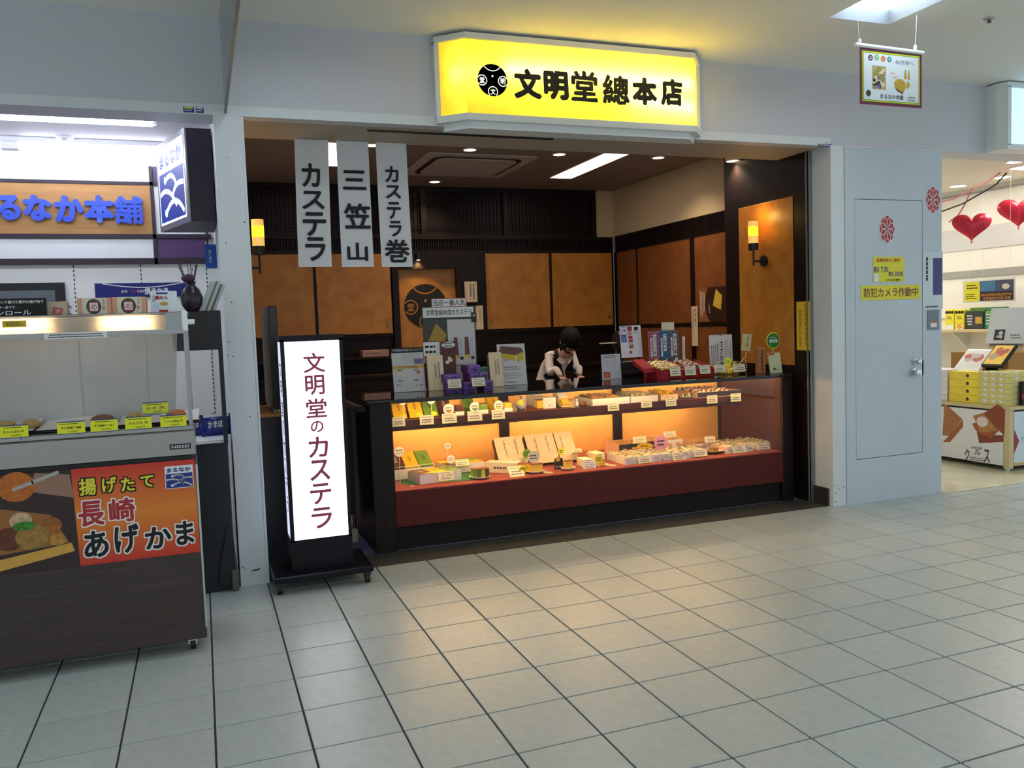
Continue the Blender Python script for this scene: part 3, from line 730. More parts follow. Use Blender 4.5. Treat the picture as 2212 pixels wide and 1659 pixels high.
for x0, x1 in ((.05, .95), (1.06, 1.88), (2.0, 2.55)):
    B().tube([(x0, .145, ZS - .056), (x1, .145, ZS - .056)], .005).build('lamp_tube', CT, t)
    B().tube([(x0, Dp - .14, ZS - .054), (x1, Dp - .14, ZS - .054)], .003).build('lamp_tube', CT, t)
def sag(x0, x1, z, d, y): return [(x0 + (x1 - x0) * i / 10, y, z - d * (1 - (2 * i / 10 - 1) ** 2)) for i in range(11)]
B().tube(sag(1.50, 1.86, ZS - .055, .035, Dp - .22), .005).build('light_rope', M('light_rope', (255, 230, 150), .4, emit=1.6, ecol=(255, 214, 120)), t)
B().tube(sag(.50, .95, ZS - .055, .035, Dp - .10), .003).build('cable', BLACKM, t)
B().tube(sag(2.05, 2.5, ZS - .055, .04, Dp - .10), .003).build('cable', BLACKM, t)
p = at(1238, 1146, 'y', .40)
tag(B().box(-.03, -.012, 0, .03, .012, .0015).box(-.024, -.008, .0015, .024, .008, .002).build('floor_plate', M('worn_nickel', (120, 118, 112), .4, metal=.7), None, (2.28, .36, .001)), 'small worn metal plate set in the dark threshold', 'floor plate')
# raised counter flap, its stub cabinet and the swing gate at the shop entrance
a = at(578, 655, 'y', .47); c = at(597, 655, 'y', .47)
t = thing('counter_flap', 'dark brown counter flap folded up beside the white post', 'counter flap', (a.x, .47, .92))
B().box(0, 0, 0, c.x - a.x, .62, .60, .004).build('leaf', M('dark_brown_laminate', (38, 26, 30), .35), t)
B().cyl((-.004, .06, .43), .007, .004, 'x', 10).build('stud', CHROME, t)
B().box(.004, .05, -.022, .03, .55, 0).build('hinge', STEEL, t)
t = thing('stub_cabinet', 'narrow dark cabinet with a wooden edge carrying the folded counter flap', 'cabinet', (.31, .5, 0))
B().box(0, 0, 0, .15, .6, .875).build('body', M('dark_laminate', (30, 27, 38), .4), t); B().box(0, -.006, .875, .155, .605, .897, .004).build('top_edge', M('golden_oak_edge', (190, 130, 50), .5), t)
t = thing('swing_gate', 'dark low swing gate in the gap beside the showcase counter', 'gate', (.47, .98, .14))
B().box(0, 0, 0, .46, .03, .70, .003).build('panel', M('dark_laminate'), t); B().box(.02, -.004, .03, .44, 0, .67, .002).build('inset', M('dark_inset', (36, 32, 44), .4), t)
B().cyl((.45, .015, -.14), .012, .14, n=10).build('hinge_post', STEEL, t)
t = thing('door_wedge', 'cream wedge block standing on the speckled floor beside the showcase end', 'block', (.86, .80, 0))
B().box(0, 0, 0, .05, .05, .085, .006).build('body', M('cream_block', (196, 188, 160), .6), t); B().box(.006, -.001, .01, .044, .0, .075).build('face', M('cream_block'), t)
# ================================================================= GOODS: HELPERS
def mpp(p): return (Vector(p) - CAM).dot(FW) / FPX          # metres per photo pixel at a point
CG = M('lime_card_edge', (206, 214, 90), .6)
def price_card(x0, y0, x1, y1, lab, Y=None, z=None, tilt=-.3, price=None, grp='price cards of the showcase', rz=0, mat=None):
    cx = (x0 + x1) / 2
    p = at(cx, y1, 'z', z) if z is not None else at(cx, y1, 'y', Y)
    k = mpp(p); w = (x1 - x0) * k; h = (y1 - y0) * k / math.cos(tilt)
    t = thing('price_card', lab, 'price card', p, rz, tilt, grp)
    B().box(-w / 2, 0, 0, w / 2, .0015, h).build('card', mat or CREAMP, t)
    B().box(-w / 2, -.004, -.001, w / 2, .012, .0012).build('foot', CG, t)
    if price: letter(t, price, w * .06, h * .55, w * .7, h * .2, -.0006, INK)
    sd = int(x0 * 7 + y0)
    fine(t, -w * .4, h * .76, w * .4, h * .88, 1, -.0006, GREYINK, seed=sd)
    fine(t, -w * .4, h * (.14 if not price else .12), w * .4, h * (.62 if not price else .38), 2, -.0006, GREYINK, seed=sd + 1)
    return t
def pop_disc(px, py, r, lab, Y, base, mat=PAPER, ink=None, text=None, name='round_tag', stick=True):
    p = at(px, py, 'y', Y); k = mpp(p); R = r * k
    t = thing(name, lab, 'tag', (p.x, Y, base), group='round tags among the sweets')
    h = p.z - base
    disc(B(), 0, h, R, -.001, .0, 24).build('disc', mat, t)
    B().box(-.0015, .0, 0, .0015, .002, h).build('stick', PAPER, t)
    if text:
        n = len(text)
        for i, s in enumerate(text): letter(t, s, 0, h + R * (.32 - .62 * i if n > 1 else 0), R * 1.45, R * .42, -.0016, ink or INK, weight=.01)
    else: fine(t, -R * .65, h - R * .45, R * .65, h + R * .5, 2, -.0016, ink or GREYINK, seed=int(px))
    return t
def wrapped(name, lab, loc, w, l, th, tilt, mat, body=None, rz=0, grp=None, mark=INK, seal=None):
    "long wrapped cake box lying on its slanted rest: x width, length up the slope"
    t = thing(name, lab, 'cake box', loc, rz, 0, grp)
    a = tilt; R = Matrix.Rotation(-a, 4, 'X')
    B().box(-w / 2, 0, .004, w / 2, th, .004 + l, .0015).xf(R).build('box', body or mat, t)
    B().box(-w / 2 + .001, -.001, .005, w / 2 - .001, 0, .003 + l).xf(R).build('wrapper', mat, t)
    b = text_into(B(), '文明堂', 0, l * .6, w * .22, l * .36, -.0018, vert=True); b.xf(R).build('lettering', mark, t)
    if seal: disc(B(), w * .22, l * .16, w * .2, -.0022, -.001, 16).xf(R).build('seal', seal, t)
    # rest under the slope
    y1 = th * math.cos(a) + l * math.sin(a); z1 = max(.004, (l * math.cos(a) - th * math.sin(a)) * .96)
    b = B().prism([(th * .9, 0), (y1 * .98, 0), (y1 * .98, z1), (th * math.cos(a) + .002, .001)], lambda u, v: (-w * .42, u, v), lambda u, v: (w * .42, u, v))
    b.build('rest', M('brown_rest', (60, 38, 34), .6), t)
    return t
def tray(lab, loc, w, d, h, mat, rz=0, front=None, grp='open boxes of wrapped sweets'):
    t = thing('sweet_tray', lab, 'tray', loc, rz, 0, grp); th = .003
    B().box(-w / 2, 0, 0, w / 2, d, th).build('bottom', mat, t)
    B().box(-w / 2, 0, th, w / 2, th, h).build('front_wall', front or mat, t)
    B().box(-w / 2, d - th, th, w / 2, d, h).build('back_wall', mat, t)
    B().box(-w / 2, th, th, -w / 2 + th, d - th, h).build('side_wall', mat, t); B().box(w / 2 - th, th, th, w / 2, d - th, h).build('side_wall', mat, t)
    return t
PK = {}
def packet_mesh(key, w, l, h, mats):
    if key not in PK:
        b = B(); nx, ny = 4, 6; V = []; F = []; rnd = random.Random(key)
        for s in (1, -1):
            for i in range(nx + 1):
                for j in range(ny + 1):
                    u = i / nx * 2 - 1; v = j / ny * 2 - 1
                    e = max(0, (1 - u * u)) ** .5 * max(0, 1 - abs(v) ** 6) ** .6
                    edge = abs(v) > .9
                    V.append((u * w / 2 * (1 if not edge else .86), v * l / 2, h / 2 + s * h / 2 * e + (rnd.uniform(-.12, .12) * h if s > 0 else 0)))
            k0 = 0 if s > 0 else (nx + 1) * (ny + 1)
            for i in range(nx):
                for j in range(ny):
                    q = (k0 + i * (ny + 1) + j, k0 + (i + 1) * (ny + 1) + j, k0 + (i + 1) * (ny + 1) + j + 1, k0 + i * (ny + 1) + j + 1)
                    F.append(q if s > 0 else q[::-1])
        b.add(V, F)
        if len(mats) > 1: b.mi = [1 if (q % (ny)) in (2, 3) and q < nx * ny else 0 for q in range(len(F))]
        PK[key] = b.mesh('packet', list(mats)); PK[key].polygons.foreach_set('use_smooth', [True] * len(F))
    return PK[key]
FILM = M('cellophane_film', (196, 188, 166), .16, noise=(120, 106, 76), scale=40, rand=.12)
FILMB = M('cellophane_biscuit', (196, 150, 96), .25, noise=(150, 104, 62), scale=40, rand=.12)
FILMY = M('yellow_film', (238, 196, 30), .3, noise=(200, 150, 10), scale=40, rand=.08)
GOLDF = M('gold_foil', (214, 176, 96), .22, metal=.5, rand=.1)
BAND = M('packet_band', (190, 182, 150), .4, rand=.15)
WAF = M('white_wrapper', (232, 214, 196), .4, rand=.05); CHO = M('chestnut_wrapper', (130, 70, 58), .35, rand=.1)
def fill(tr, cols, rows, key, pw, pl, ph, mats, lab, z=.006, x0=None, y0=None, dx=None, dy=None, lean=.35, layers=1, rz=0, seed=1):
    rnd = random.Random(seed); me = packet_mesh(key, pw, pl, ph, mats); n = 0
    for L_ in range(layers):
        for i in range(cols):
            for j in range(rows):
                lx = x0 + i * dx + rnd.uniform(-.004, .004); ly = y0 + j * dy
                m = tr.matrix_basis @ Vector((lx, ly, z + L_ * ph * .8))
                o = put('wrapped_cake', me, None, m, (lean + rnd.uniform(-.25, .25), rnd.uniform(-.3, .3), tr.rotation_euler.z + rz + rnd.uniform(-.35, .35)))
                tag(o, lab, 'sweet', lab); n += 1
def slice_cake(lab, loc, w, d, h, rz=0, mats=None, grp=None):
    t = thing('castella_slice', lab, 'cake', loc, rz, 0, grp)
    B().box(-w / 2, 0, .004, w / 2, d, h - .006, .002).build('sponge', (mats or SPONGE), t)
    B().box(-w / 2, 0, h - .006, w / 2, d, h, .002).build('top_crust', CRUST, t); B().box(-w / 2, 0, 0, w / 2, d, .004).build('bottom_crust', CRUST, t)
    return t
def plate(lab, loc, r, mat=PAPER, ry=None):
    o = B().lathe([(.0001, .003), (r * .55, .003), (r * .8, .008), (r, .016), (r * .99, .018), (r * .78, .011), (r * .5, .006), (.0001, .006)], 28).build('plate', mat, None, loc, smooth=SM)
    if ry: o.scale = (1, ry, 1)
    return tag(o, lab, 'plate')

# ================================================================= UPPER SHELF
def on_shelf(px, py): return at(px, py, 'z', ZS)
fz = .60
def sx(px, Y): return at(px, 890, 'y', Y).x
wrapped('castella_box', 'yellow castella box slanted at the very end of the upper shelf', (sx(864, .66), .64, ZS), .088, .165, .04, .75, YEL, BROWN, grp='slanted castella boxes on the upper shelf', seal=LYEL)
wrapped('castella_box', 'yellow castella box slanted beside the green one on the upper shelf', (sx(899, .66), .64, ZS), .092, .165, .04, .75, YEL, BROWN, grp='slanted castella boxes on the upper shelf', seal=LYEL)
wrapped('castella_box', 'green castella box slanted beside a yellow one on the upper shelf', (sx(931, .66), .64, ZS), .092, .17, .04, .72, GREEN, BROWN, grp='slanted castella boxes on the upper shelf', seal=LYEL)
wrapped('castella_box', 'chocolate brown castella box slanted on the upper shelf', (sx(962, .70), .68, ZS), .085, .15, .04, .70, BROWN, BROWN, grp='slanted castella boxes on the upper shelf', mark=CREAMP)
wrapped('castella_box', 'small green castella box with yellow sides on the upper shelf', (sx(1017, .72), .70, ZS), .08, .15, .05, .85, GREEN, YEL, grp='slanted castella boxes on the upper shelf')
wrapped('castella_box', 'small yellow castella box with green end on the upper shelf', (sx(1072, .72), .70, ZS), .08, .16, .05, .85, YEL, YEL, grp='slanted castella boxes on the upper shelf')
for px, py, r, lab in ((870, 866, 9, 'round white tag over the end yellow castella box'), (931, 864, 9, 'round white tag over the green castella box'), (969, 884, 12, 'round white tag with orange patch before the chocolate box'), (1026, 880, 12, 'round white tag with green patch before the small green box'), (1077, 876, 11, 'round white tag with yellow patch before the small yellow box')):
    t = pop_disc(px, py, r, lab, .655 if r < 10 else .64, ZS)
    h = t.children[0].data.vertices[0].co.z
    if r > 10: 
        p = at(px, py, 'y', .64); rects(t, [(-.012, p.z - ZS - .022, .012, p.z - ZS - .008)], -.0022, {969: M('tag_orange', (220, 130, 80), .6), 1026: M('tag_green', (90, 170, 130), .6), 1077: M('tag_yellow', (220, 210, 60), .6)}[px], 'patch')
for px, m, nm in ((993, BROWN, 'chocolate'), (1045, GREEN, 'green'), (1098, SPONGE, 'plain')):
    x = sx(px, .62); t = thing('cake_cup', '%s castella cube in a white paper cup on the upper shelf' % nm, 'cake', (x, .61, ZS), group='castella cubes in paper cups')
    B().box(-.028, 0, 0, .028, .056, .026, .002).build('cup', PAPER, t); B().box(-.024, .004, .026, .024, .052, .062, .003).build('cake', m, t); B().box(-.024, .004, .062, .024, .052, .068, .002).build('top_crust', CRUST, t)
for c in ((846, 901, 876, 921, 'end yellow castella box'), (907, 897, 938, 917, 'green castella box'), (955, 893, 988, 914, 'chocolate castella box'), (1010, 888, 1043, 909, 'small green castella box'), (1062, 885, 1092, 905, 'small yellow castella box')):
    price_card(*c[:4], 'white price card on the upper shelf edge before the ' + c[4], Y=.555, tilt=-.06)
# ornament, slice, white boxes in the middle bay
x = sx(1128, .70); t = thing('ceramic_ornament', 'round white ceramic ornament with a yellow tag and red ribbon', 'ornament', (x, .72, ZS))
B().lathe([(.0001, 0), (.022, 0), (.036, .012), (.041, .032), (.036, .052), (.022, .066), (.012, .070), (.0001, .071)], 22).build('body', M('ceramic_white', (226, 222, 220), .25), t, smooth=True)
B().ball((.022, -.005, .072), .016, .014, .014).build('head', M('ceramic_white'), t, smooth=True)
B().box(.024, -.022, .07, .036, -.016, .08, .002).build('ribbon', M('pink_ribbon', (206, 120, 130), .5), t); B().cyl((.04, 0, .01), .012, .014, 'x', 10).build('tail', RED, t)
disc(B(), -.018, .050, .020, -.046, -.044, 18).build('tag', LYEL, t); b = B()
for i in range(5): b.tube([(.0, 0, .068), (-.012 + i * .007, .0, .092)], .0015, 5)
b.build('sprig', M('dry_sprig', (110, 100, 60), .7), t)
x = sx(1164, .66); tag(B().box(-.05, 0, 0, .09, .06, .0025).build('mat', M('red_mat', (178, 60, 40), .7), None, (x - .02, .62, ZS)), 'small red mat under a castella slice on the upper shelf', 'mat')
slice_cake('small plain castella slice on a red mat on the upper shelf', (x, .63, ZS + .0027), .045, .045, .062)
WBX = M('white_card_box', (228, 224, 222), .5)
for px, Y, w, d, h, lab in ((1188, .63, .092, .19, .075, 'white oblong cake box with dark logo dot on the upper shelf'), (1163, .835, .06, .14, .085, 'white cake box standing behind the castella slice')):
    t = thing('cake_box', lab, 'box', (sx(px, Y), Y, ZS)); B().box(-w / 2, 0, 0, w / 2, d, h, .002).build('body', WBX, t)
    B().box(-w / 2 - .0008, -.0008, h * .5, w / 2 + .0008, d + .0008, h * .503).build('lid_joint', GREYINK, t); disc(B(), 0, h * .3, .004, -.0015, -.0005, 10).build('logo', INK, t)
t = thing('open_cake_box', 'opened white cake box tipped up to show the castella inside', 'box', (sx(1222, .68), .66, ZS))
R = Matrix.Rotation(-.95, 4, 'X')
B().box(-.035, 0, 0, .035, .03, .20, .001).xf(R).build('tray', KIRI, t); B().box(-.03, -.018, .012, .03, 0, .075, .002).xf(R).build('castella', SPONGE, t); B().box(-.036, -.026, .075, .036, .0, .205, .001).xf(R).build('lid', WBX, t)
B().prism([(.03, 0), (.16, 0), (.16, .098), (.03, .005)], lambda u, v: (-.03, u, v), lambda u, v: (.03, u, v)).build('rest', BROWN, t)
price_card(1219, 884, 1247, 893, 'cream price card lying before the tipped up white cake box', Y=.60, tilt=-.9)
t = thing('figurine', 'tiny white bird figurine beside a brown lump on the upper shelf', 'figurine', (sx(1246, .64), .64, ZS))
B().lathe([(.0001, 0), (.012, 0), (.015, .014), (.009, .03), (.009, .036), (.0001, .036)], 14).build('body', M('ceramic_white'), t, smooth=True); B().ball((.0, 0, .043), .010).build('head', M('ceramic_white'), t, smooth=True)
t = thing('bean_cake', 'brown moulded cake beside the tiny white figurine', 'cake', (sx(1258, .66), .64, ZS)); B().ball((0, 0, .012), .026, .02, .012).build('body', CHO, t, smooth=True); B().ball((.008, -.006, .026), .010, .010, .008).build('knob', CHO, t, smooth=True)
# trays on the upper shelf
PINKW = M('peach_side_card', (232, 190, 160), .6)
def tray_px(xl, xr, py, z, d, h, lab, mat=WBX, front=None, Y=None):
    a = at(xl, py, 'z', z) if Y is None else at(xl, py, 'y', Y); y = a.y if Y is None else Y
    c = at(xr, py, 'y', y)
    return tray(lab, ((a.x + c.x) / 2, y, z), c.x - a.x, d, h, mat, front=front), c.x - a.x
t, w = tray_px(1281, 1361, 888, ZS, .30, .045, 'white tray of small brown wrapped cakes on the upper shelf', Y=.60)
fill(t, 5, 6, 'a', .044, .052, .022, (FILM, BAND), 'small wrapped cake heaped in the white tray beside the open cake box', .02, -w / 2 + .026, .035, .045, .046, .5, 1, seed=1)
fill(t, 4, 5, 'b', .046, .05, .022, (FILMB,), 'brown wrapped cake on top of the heap beside the open cake box', .038, -w / 2 + .04, .06, .05, .048, .4, 1, .4, seed=2)
price_card(1312, 870, 1339, 887, 'price card on the white tray of small brown wrapped cakes', Y=.556, tilt=-.06)
t, w = tray_px(1363, 1422, 878, ZS, .28, .043, 'white tray of grey wrapped cakes in the middle of the upper shelf', Y=.61)
fill(t, 4, 5, 'a', .044, .052, .022, (FILM, BAND), 'grey wrapped cake in the middle tray of the upper shelf', .022, -w / 2 + .024, .035, .045, .048, .5, 2, .2, seed=3)
price_card(1384, 864, 1410, 880, 'price card on the middle white tray of grey wrapped cakes', Y=.556, tilt=-.06)
t, w = tray_px(1428, 1465, 876, ZS, .20, .04, 'peach tray of yellow wrapped sweets on the upper shelf', PINKW, Y=.62)
fill(t, 3, 4, 'y', .04, .06, .02, (FILMY,), 'bright yellow wrapped sweet in the peach tray', .025, -w / 2 + .02, .03, .034, .045, .4, 2, .5, seed=4)
price_card(1437, 859, 1463, 877, 'price card before the bright yellow wrapped sweets', Y=.556, tilt=-.06)
pl = plate('small white plate of sliced rolls at the end of the yellow sweets', (sx(1484, .64), .645, ZS), .055, ry=.6)
for i in range(4):
    o = B().cyl((0, 0, 0), .014, .012, 'x', 12).build('roll_slice', [M('roll_cream', (226, 210, 160), .7), M('roll_dark', (90, 70, 30), .7)][i % 2], None, (sx(1472 + i * 7, .64), .635 + .012 * (i % 2), ZS + .022)); tag(o, 'sliced sweet roll lying on the small white plate', 'sweet', 'roll slices on the white plate')
t, w = tray_px(1508, 1602, 872, ZS, .34, .038, 'wide box with dark front holding rows of chestnut sweets', PINKW, front=M('dark_blue_card', (44, 42, 54), .5), Y=.60)
fill(t, 7, 3, 'c', .034, .05, .026, (WAF, CHO), 'white and chestnut wrapped sweet in the wide dark fronted box', .03, -w / 2 + .022, .05, .038, .10, .45, 1, .5, seed=5)
fill(t, 7, 3, 'd', .034, .05, .026, (CHO, WAF), 'chestnut wrapped sweet in the wide dark fronted box', .03, -w / 2 + .022, .10, .038, .10, .45, 1, .5, seed=6)
price_card(1526, 854, 1552, 871, 'price card on the dark front of the wide sweet box', Y=.556, tilt=-.06)
price_card(1577, 850, 1603, 867, 'price card at the end corner of the wide sweet box', Y=.556, tilt=-.06)

# ================================================================= LOWER DECK, LEFT
def bar(lab, tr, lx, ly, w, l, h, mat, z, mark=INK, rise=0):
    o = tr.matrix_basis @ Vector((lx, ly, z))
    t = thing('castella_bar', lab, 'cake box', o, tr.rotation_euler.z, rise, 'coloured castella bars in gift trays')
    B().box(-w / 2, 0, 0, w / 2, l, h, .0015).build('wrap', mat, t)
    b = text_into(B(), '文明堂', 0, 0, w * .24, l * .4, 0, vert=True)
    b.v = [(x, l * .55 + z_, h + .0006) for x, y, z_ in b.v]; b.build('lettering', mark, t)
    return t
tag(B().add([(-.16, -.10, 0), (.30, -.16, 0), (.40, .02, 0), (.22, .30, 0), (-.2, .26, 0), (-.16, -.10, .0015), (.30, -.16, .0015), (.40, .02, .0015), (.22, .30, .0015), (-.2, .26, .0015)], [(4, 3, 2, 1, 0), (5, 6, 7, 8, 9)] + [(i, (i + 1) % 5, (i + 1) % 5 + 5, i + 5) for i in range(5)]).build('green_cloth', M('green_cloth', (48, 112, 66), .8), None, (1.36, .72, ZD + .001)), 'green cloth spread under the gift trays of castella', 'cloth')
p = at(893, 1048, 'z', ZD)
A = tray('front white gift tray with brown, yellow and green castella', (1.42, .60, ZD + .003), .29, .20, .062, WBX, rz=.16, grp='castella gift trays')
for i, (m, n) in enumerate(((BROWN, 'brown'), (YEL, 'yellow'), (GREEN, 'green'))):
    bar('%s castella bar in the front gift tray' % n, A, -.094 + i * .094, .006, .090, .188, .058, m, .006, CREAMP if n == 'brown' else INK)
for i, m in enumerate((M('tag_orange'), LYEL, LYEL)):
    o = A.matrix_basis @ Vector((-.095 + i * .026, .022, .0648))
    tag(B().cyl((0, 0, 0), .016, .001, n=16).build('flavour_seal', m, None, o), ('orange' if i == 0 else 'yellow') + ' round flavour seal on the brown bar of the front gift tray', 'seal', None if i == 0 else 'yellow flavour seals')
A2 = tray('back white gift tray with yellow, green and brown castella', (1.67, .86, ZD + .003), .28, .22, .058, WBX, rz=.1, grp='castella gift trays')
for lx, ly, w, l, m, n in ((-.07, .006, .13, .10, BROWN, 'chocolate'), (.07, .006, .13, .10, YEL, 'short yellow'), (-.07, .112, .13, .10, YEL, 'far yellow'), (.07, .112, .13, .10, GREEN, 'short green')):
    bar('%s castella bar in the back gift tray' % n, A2, lx, ly, w, l, .054, m, .006, CREAMP if m == BROWN else INK)
A3 = tray('white gift tray with three castella bars tipped up at the case end', (1.29, .82, ZD + .003), .30, .15, .085, WBX, rz=.08, grp='castella gift trays')
for i, (m, n) in enumerate(((BROWN, 'brown'), (YEL, 'yellow'), (GREEN, 'green'))):
    bar('%s castella bar tipped up in the end gift tray' % n, A3, -.098 + i * .098, .012, .092, .16, .035, m, .048, CREAMP if n == 'brown' else INK, rise=.55)
pop_disc(862, 976, 11, 'round white tag with two lines of writing at the case end', .70, ZD, text=['個包装', 'タイプ'])
pop_disc(967, 963, 7, 'small white round tag on the back gift tray', .93, ZD + .06)
pop_disc(974, 992, 9, 'oval white tag between the two gift trays', .80, ZD + .02)
price_card(948, 1019, 982, 1038, 'price card leaning on the front gift tray', Y=.545, tilt=-.35, price='¥1,750')
price_card(985, 993, 1015, 1007, 'price card on the back gift tray', Y=.80, tilt=-.5)
for px, py, m, n in ((860, 1043, PAPER, 'white'), (877, 1047, M('paper_blue', (96, 104, 150), .6), 'blue'), (891, 1050, CREAMP, 'cream'), (1076, 1029, M('paper_blue'), 'blue')):
    q = at(px, py, 'z', ZD); tag(B().flat([(.014 * math.cos(a), .010 * math.sin(a)) for a in [i * .785 for i in range(8)]], 0, .0008).build('paper_petal', m, None, (q.x, max(q.y, .475), ZD + .0005)), '%s paper petal scattered on the russet cloth near the %s' % (n, 'matcha cake plate' if px > 1000 else 'front gift tray'), 'paper petal')
q = at(1038, 1033, 'z', ZD); q.y = .58; q.x = at(1038, 1020, 'y', .58).x
plate('white plate with the layered matcha castella', (q.x, q.y + .02, ZD), .07)
t = thing('matcha_castella', 'layered matcha castella with brown crust on a white plate', 'cake', (q.x, q.y - .02, ZD + .008)); 
for i, m in enumerate((GREEN, M('matcha_dark', (92, 104, 34), .8), M('sponge_lime', (190, 190, 70), .8), BROWN)): B().box(-.054 + i * .027, 0, 0, -.028 + i * .027, .06, .056, .001).build('layer', m, t)
B().box(-.054, 0, .056, .053, .06, .062, .001).build('top_crust', CRUST, t)
# white long box with castella pulled out
t = thing('long_cake_box', 'long cream cake box with a castella loaf sliding out', 'box', at(1062, 1000, 'z', ZD), 0)
t.location = (1.90, .74, ZD); t.rotation_euler = (0, 0, -.75)
B().box(-.12, -.045, 0, .11, .045, .072, .002).build('sleeve', CREAMP, t); fine(t, -.06, .02, .06, .05, 1, -.0458, GREYINK)
B().box(.10, -.038, .006, .17, .038, .062, .002).build('loaf', SPONGE, t); B().box(.10, -.038, .0622, .171, .038, .066, .001).build('top_crust', CRUST, t)
price_card(1102, 1010, 1136, 1030, 'price card lying before the sliding out loaf', z=ZD, tilt=-.8)
def flat_tag(px, py, rx, ry_, lab, Y, base, mat, text=None):
    p = at(px, py, 'y', Y); k = mpp(p); t = thing('oval_tag', lab, 'tag', (p.x, Y, base), group='round tags among the sweets'); h = p.z - base
    disc(B(), 0, h, rx * k, -.001, 0, 22, ry_ * k).build('disc', mat, t); B().box(-.0015, 0, 0, .0015, .002, max(.002, h)).build('stick', PAPER, t)
    fine(t, -rx * k * .65, h - ry_ * k * .45, rx * k * .65, h + ry_ * k * .45, 2, -.0016, INK, seed=int(px))
flat_tag(1130, 1014, 10, 8, 'yellow oval tag beside the sliding out loaf', .56, ZD, LYEL)
# three slanted wooden gift boxes
for px, w, lab, Y in ((1112, .205, 'slanted wooden gift box with two columns of writing', .80), (1180, .215, 'wide slanted wooden gift box glowing under the lamp', .82), (1232, .135, 'narrow slanted wooden gift box beside the temari balls', .83)):
    t = thing('wooden_gift_box', lab, 'box', (at(px, 975, 'y', Y).x, Y, ZD), group='slanted wooden gift boxes'); a = .62; R = Matrix.Rotation(-a, 4, 'X')
    B().box(-w / 2, 0, .02, w / 2, .05, .25, .002).xf(R).build('box', M('dark_gift_box', (70, 42, 34), .6), t)
    B().box(-w / 2 - .001, -.006, .019, w / 2 + .001, .0, .252, .001).xf(R).build('lid', KIRI, t)
    b = text_into(B(), '文明堂總本店', -w * .18, .16, w * .07, .13, -.007, vert=True); 
    if w > .2: text_into(b, '文明堂總本店', w * .22, .17, w * .06, .12, -.007, vert=True)
    b.xf(R).build('lettering', INK, t)
    B().prism([(.045, 0), (.19, 0), (.19, .17), (.05, .02)], lambda u, v: (-w * .4, u, v), lambda u, v: (w * .4, u, v)).build('rest', BROWN, t)
price_card(1116, 988, 1142, 1004, 'price card at the foot of the two column gift box', Y=.74, tilt=-.3)
pop_disc(1138, 980, 10, 'green round tag before the two column gift box', .735, ZD, M('tag_leaf', (120, 160, 40), .6), INK)
flat_tag(1153, 987, 15, 13, 'grey semicircular notice behind the castella on its plate', .70, ZD, M('notice_grey', (196, 196, 190), .6))
for px, w, lab in ((1160, .088, 'castella piece on a small white plate before the wide gift box'), (1231, .052, 'small castella cube on a white plate beside the black stand card')):
    x = at(px, 1010, 'y', .56).x
    plate('small white plate under the ' + ('larger castella piece' if w > .06 else 'small castella cube'), (x, .585, ZD), .062 if w > .06 else .055, ry=.75)
    slice_cake(lab, (x, .565, ZD + .008), w, .045, .058)
for (x0, y0, x1, y1, Y, lab, name) in ((1170, 990, 1212, 1022, .53, 'curved cream leaflet with brush writing between the two castella plates', 'leaflet'), (1311, 984, 1347, 1007, .55, 'narrow cream leaflet lying before the clear packets', 'leaflet')):
    a = at(x0, y0, 'z', ZD); t = thing('leaflet', lab, 'leaflet', (at((x0 + x1) / 2, y1, 'y', Y).x, Y, ZD), .55)
    V = []; n = 6
    for i in range(n + 1):
        f = i / n; V += [(-.024, f * .17, .002 + .03 * f * f), (.024, f * .17, .002 + .03 * f * f)]
    b = B().add(V, [(2 * i, 2 * i + 1, 2 * i + 3, 2 * i + 2) for i in range(n)]); b.build('sheet', CREAMP, t)
    b = B()
    for i in range(12):
        f = .08 + i * .07
        if f > .95: break
        b.box(-.008, f * .17, .004 + .03 * f * f, .008, f * .17 + .007, .0045 + .03 * f * f)
    b.build('print', INK, t, kind='stuff')
x = at(1207, 1000, 'y', .64).x; t = thing('stand_card', 'black stand card with white writing and round photo above', 'card', (x, .64, ZD))
B().box(-.03, 0, 0, .03, .003, .075).build('card', BLACKM, t); letter(t, '五三焼', 0, .018, .045, .014, -.001, PAPER); disc(B(), -.006, .07, .017, -.002, -.0005, 18).build('photo', M('photo_bun'), t)
flat_tag(1212, 975, 7, 9, 'yellow oval tag behind the black stand card', .66, ZD, LYEL)
for px, Y, w, h, lab in ((1271, .60, .07, .055, 'small cream cake box before the temari balls'), (1296, .66, .075, .08, 'taller cream cake box with castella block in front')):
    t = thing('small_cake_box', lab, 'box', (at(px, 985, 'y', Y).x, Y, ZD)); B().box(-w / 2, 0, 0, w / 2, .12, h, .002).build('body', CREAMP, t); vfine(t, -w * .2, h * .2, w * .2, h * .9, 1, -.0008, GREYINK)
slice_cake('castella block before the taller cream cake box', (at(1300, 1005, 'y', .575).x, .575, ZD), .055, .04, .045)
pop_disc(1293, 992, 10, 'lime round tag leaning on the castella block', .568, ZD, LYEL, INK)
price_card(1259, 996, 1290, 1014, 'white price card before the small cream cake box', Y=.55, tilt=-.25, price='¥1,000', mat=PAPER)
for px, py, m, n in ((1287, 957, M('temari_orange', (226, 150, 90), .6, noise=(236, 200, 150), scale=50), 'orange'), (1270, 962, M('temari_red', (200, 60, 60), .6, noise=(236, 200, 160), scale=50), 'red')):
    x = at(px, py, 'y', .86).x; tag(B().ball((0, 0, .035), .034 if n == 'orange' else .026, n=18, m=12).build('temari_ball', m, None, (x, .86, ZD), smooth=True), 'patterned %s temari ball behind the cream cake boxes' % n, 'ball')
price_card(1236, 970, 1259, 978, 'price card on the narrow wooden gift box', Y=.80, tilt=-.7)
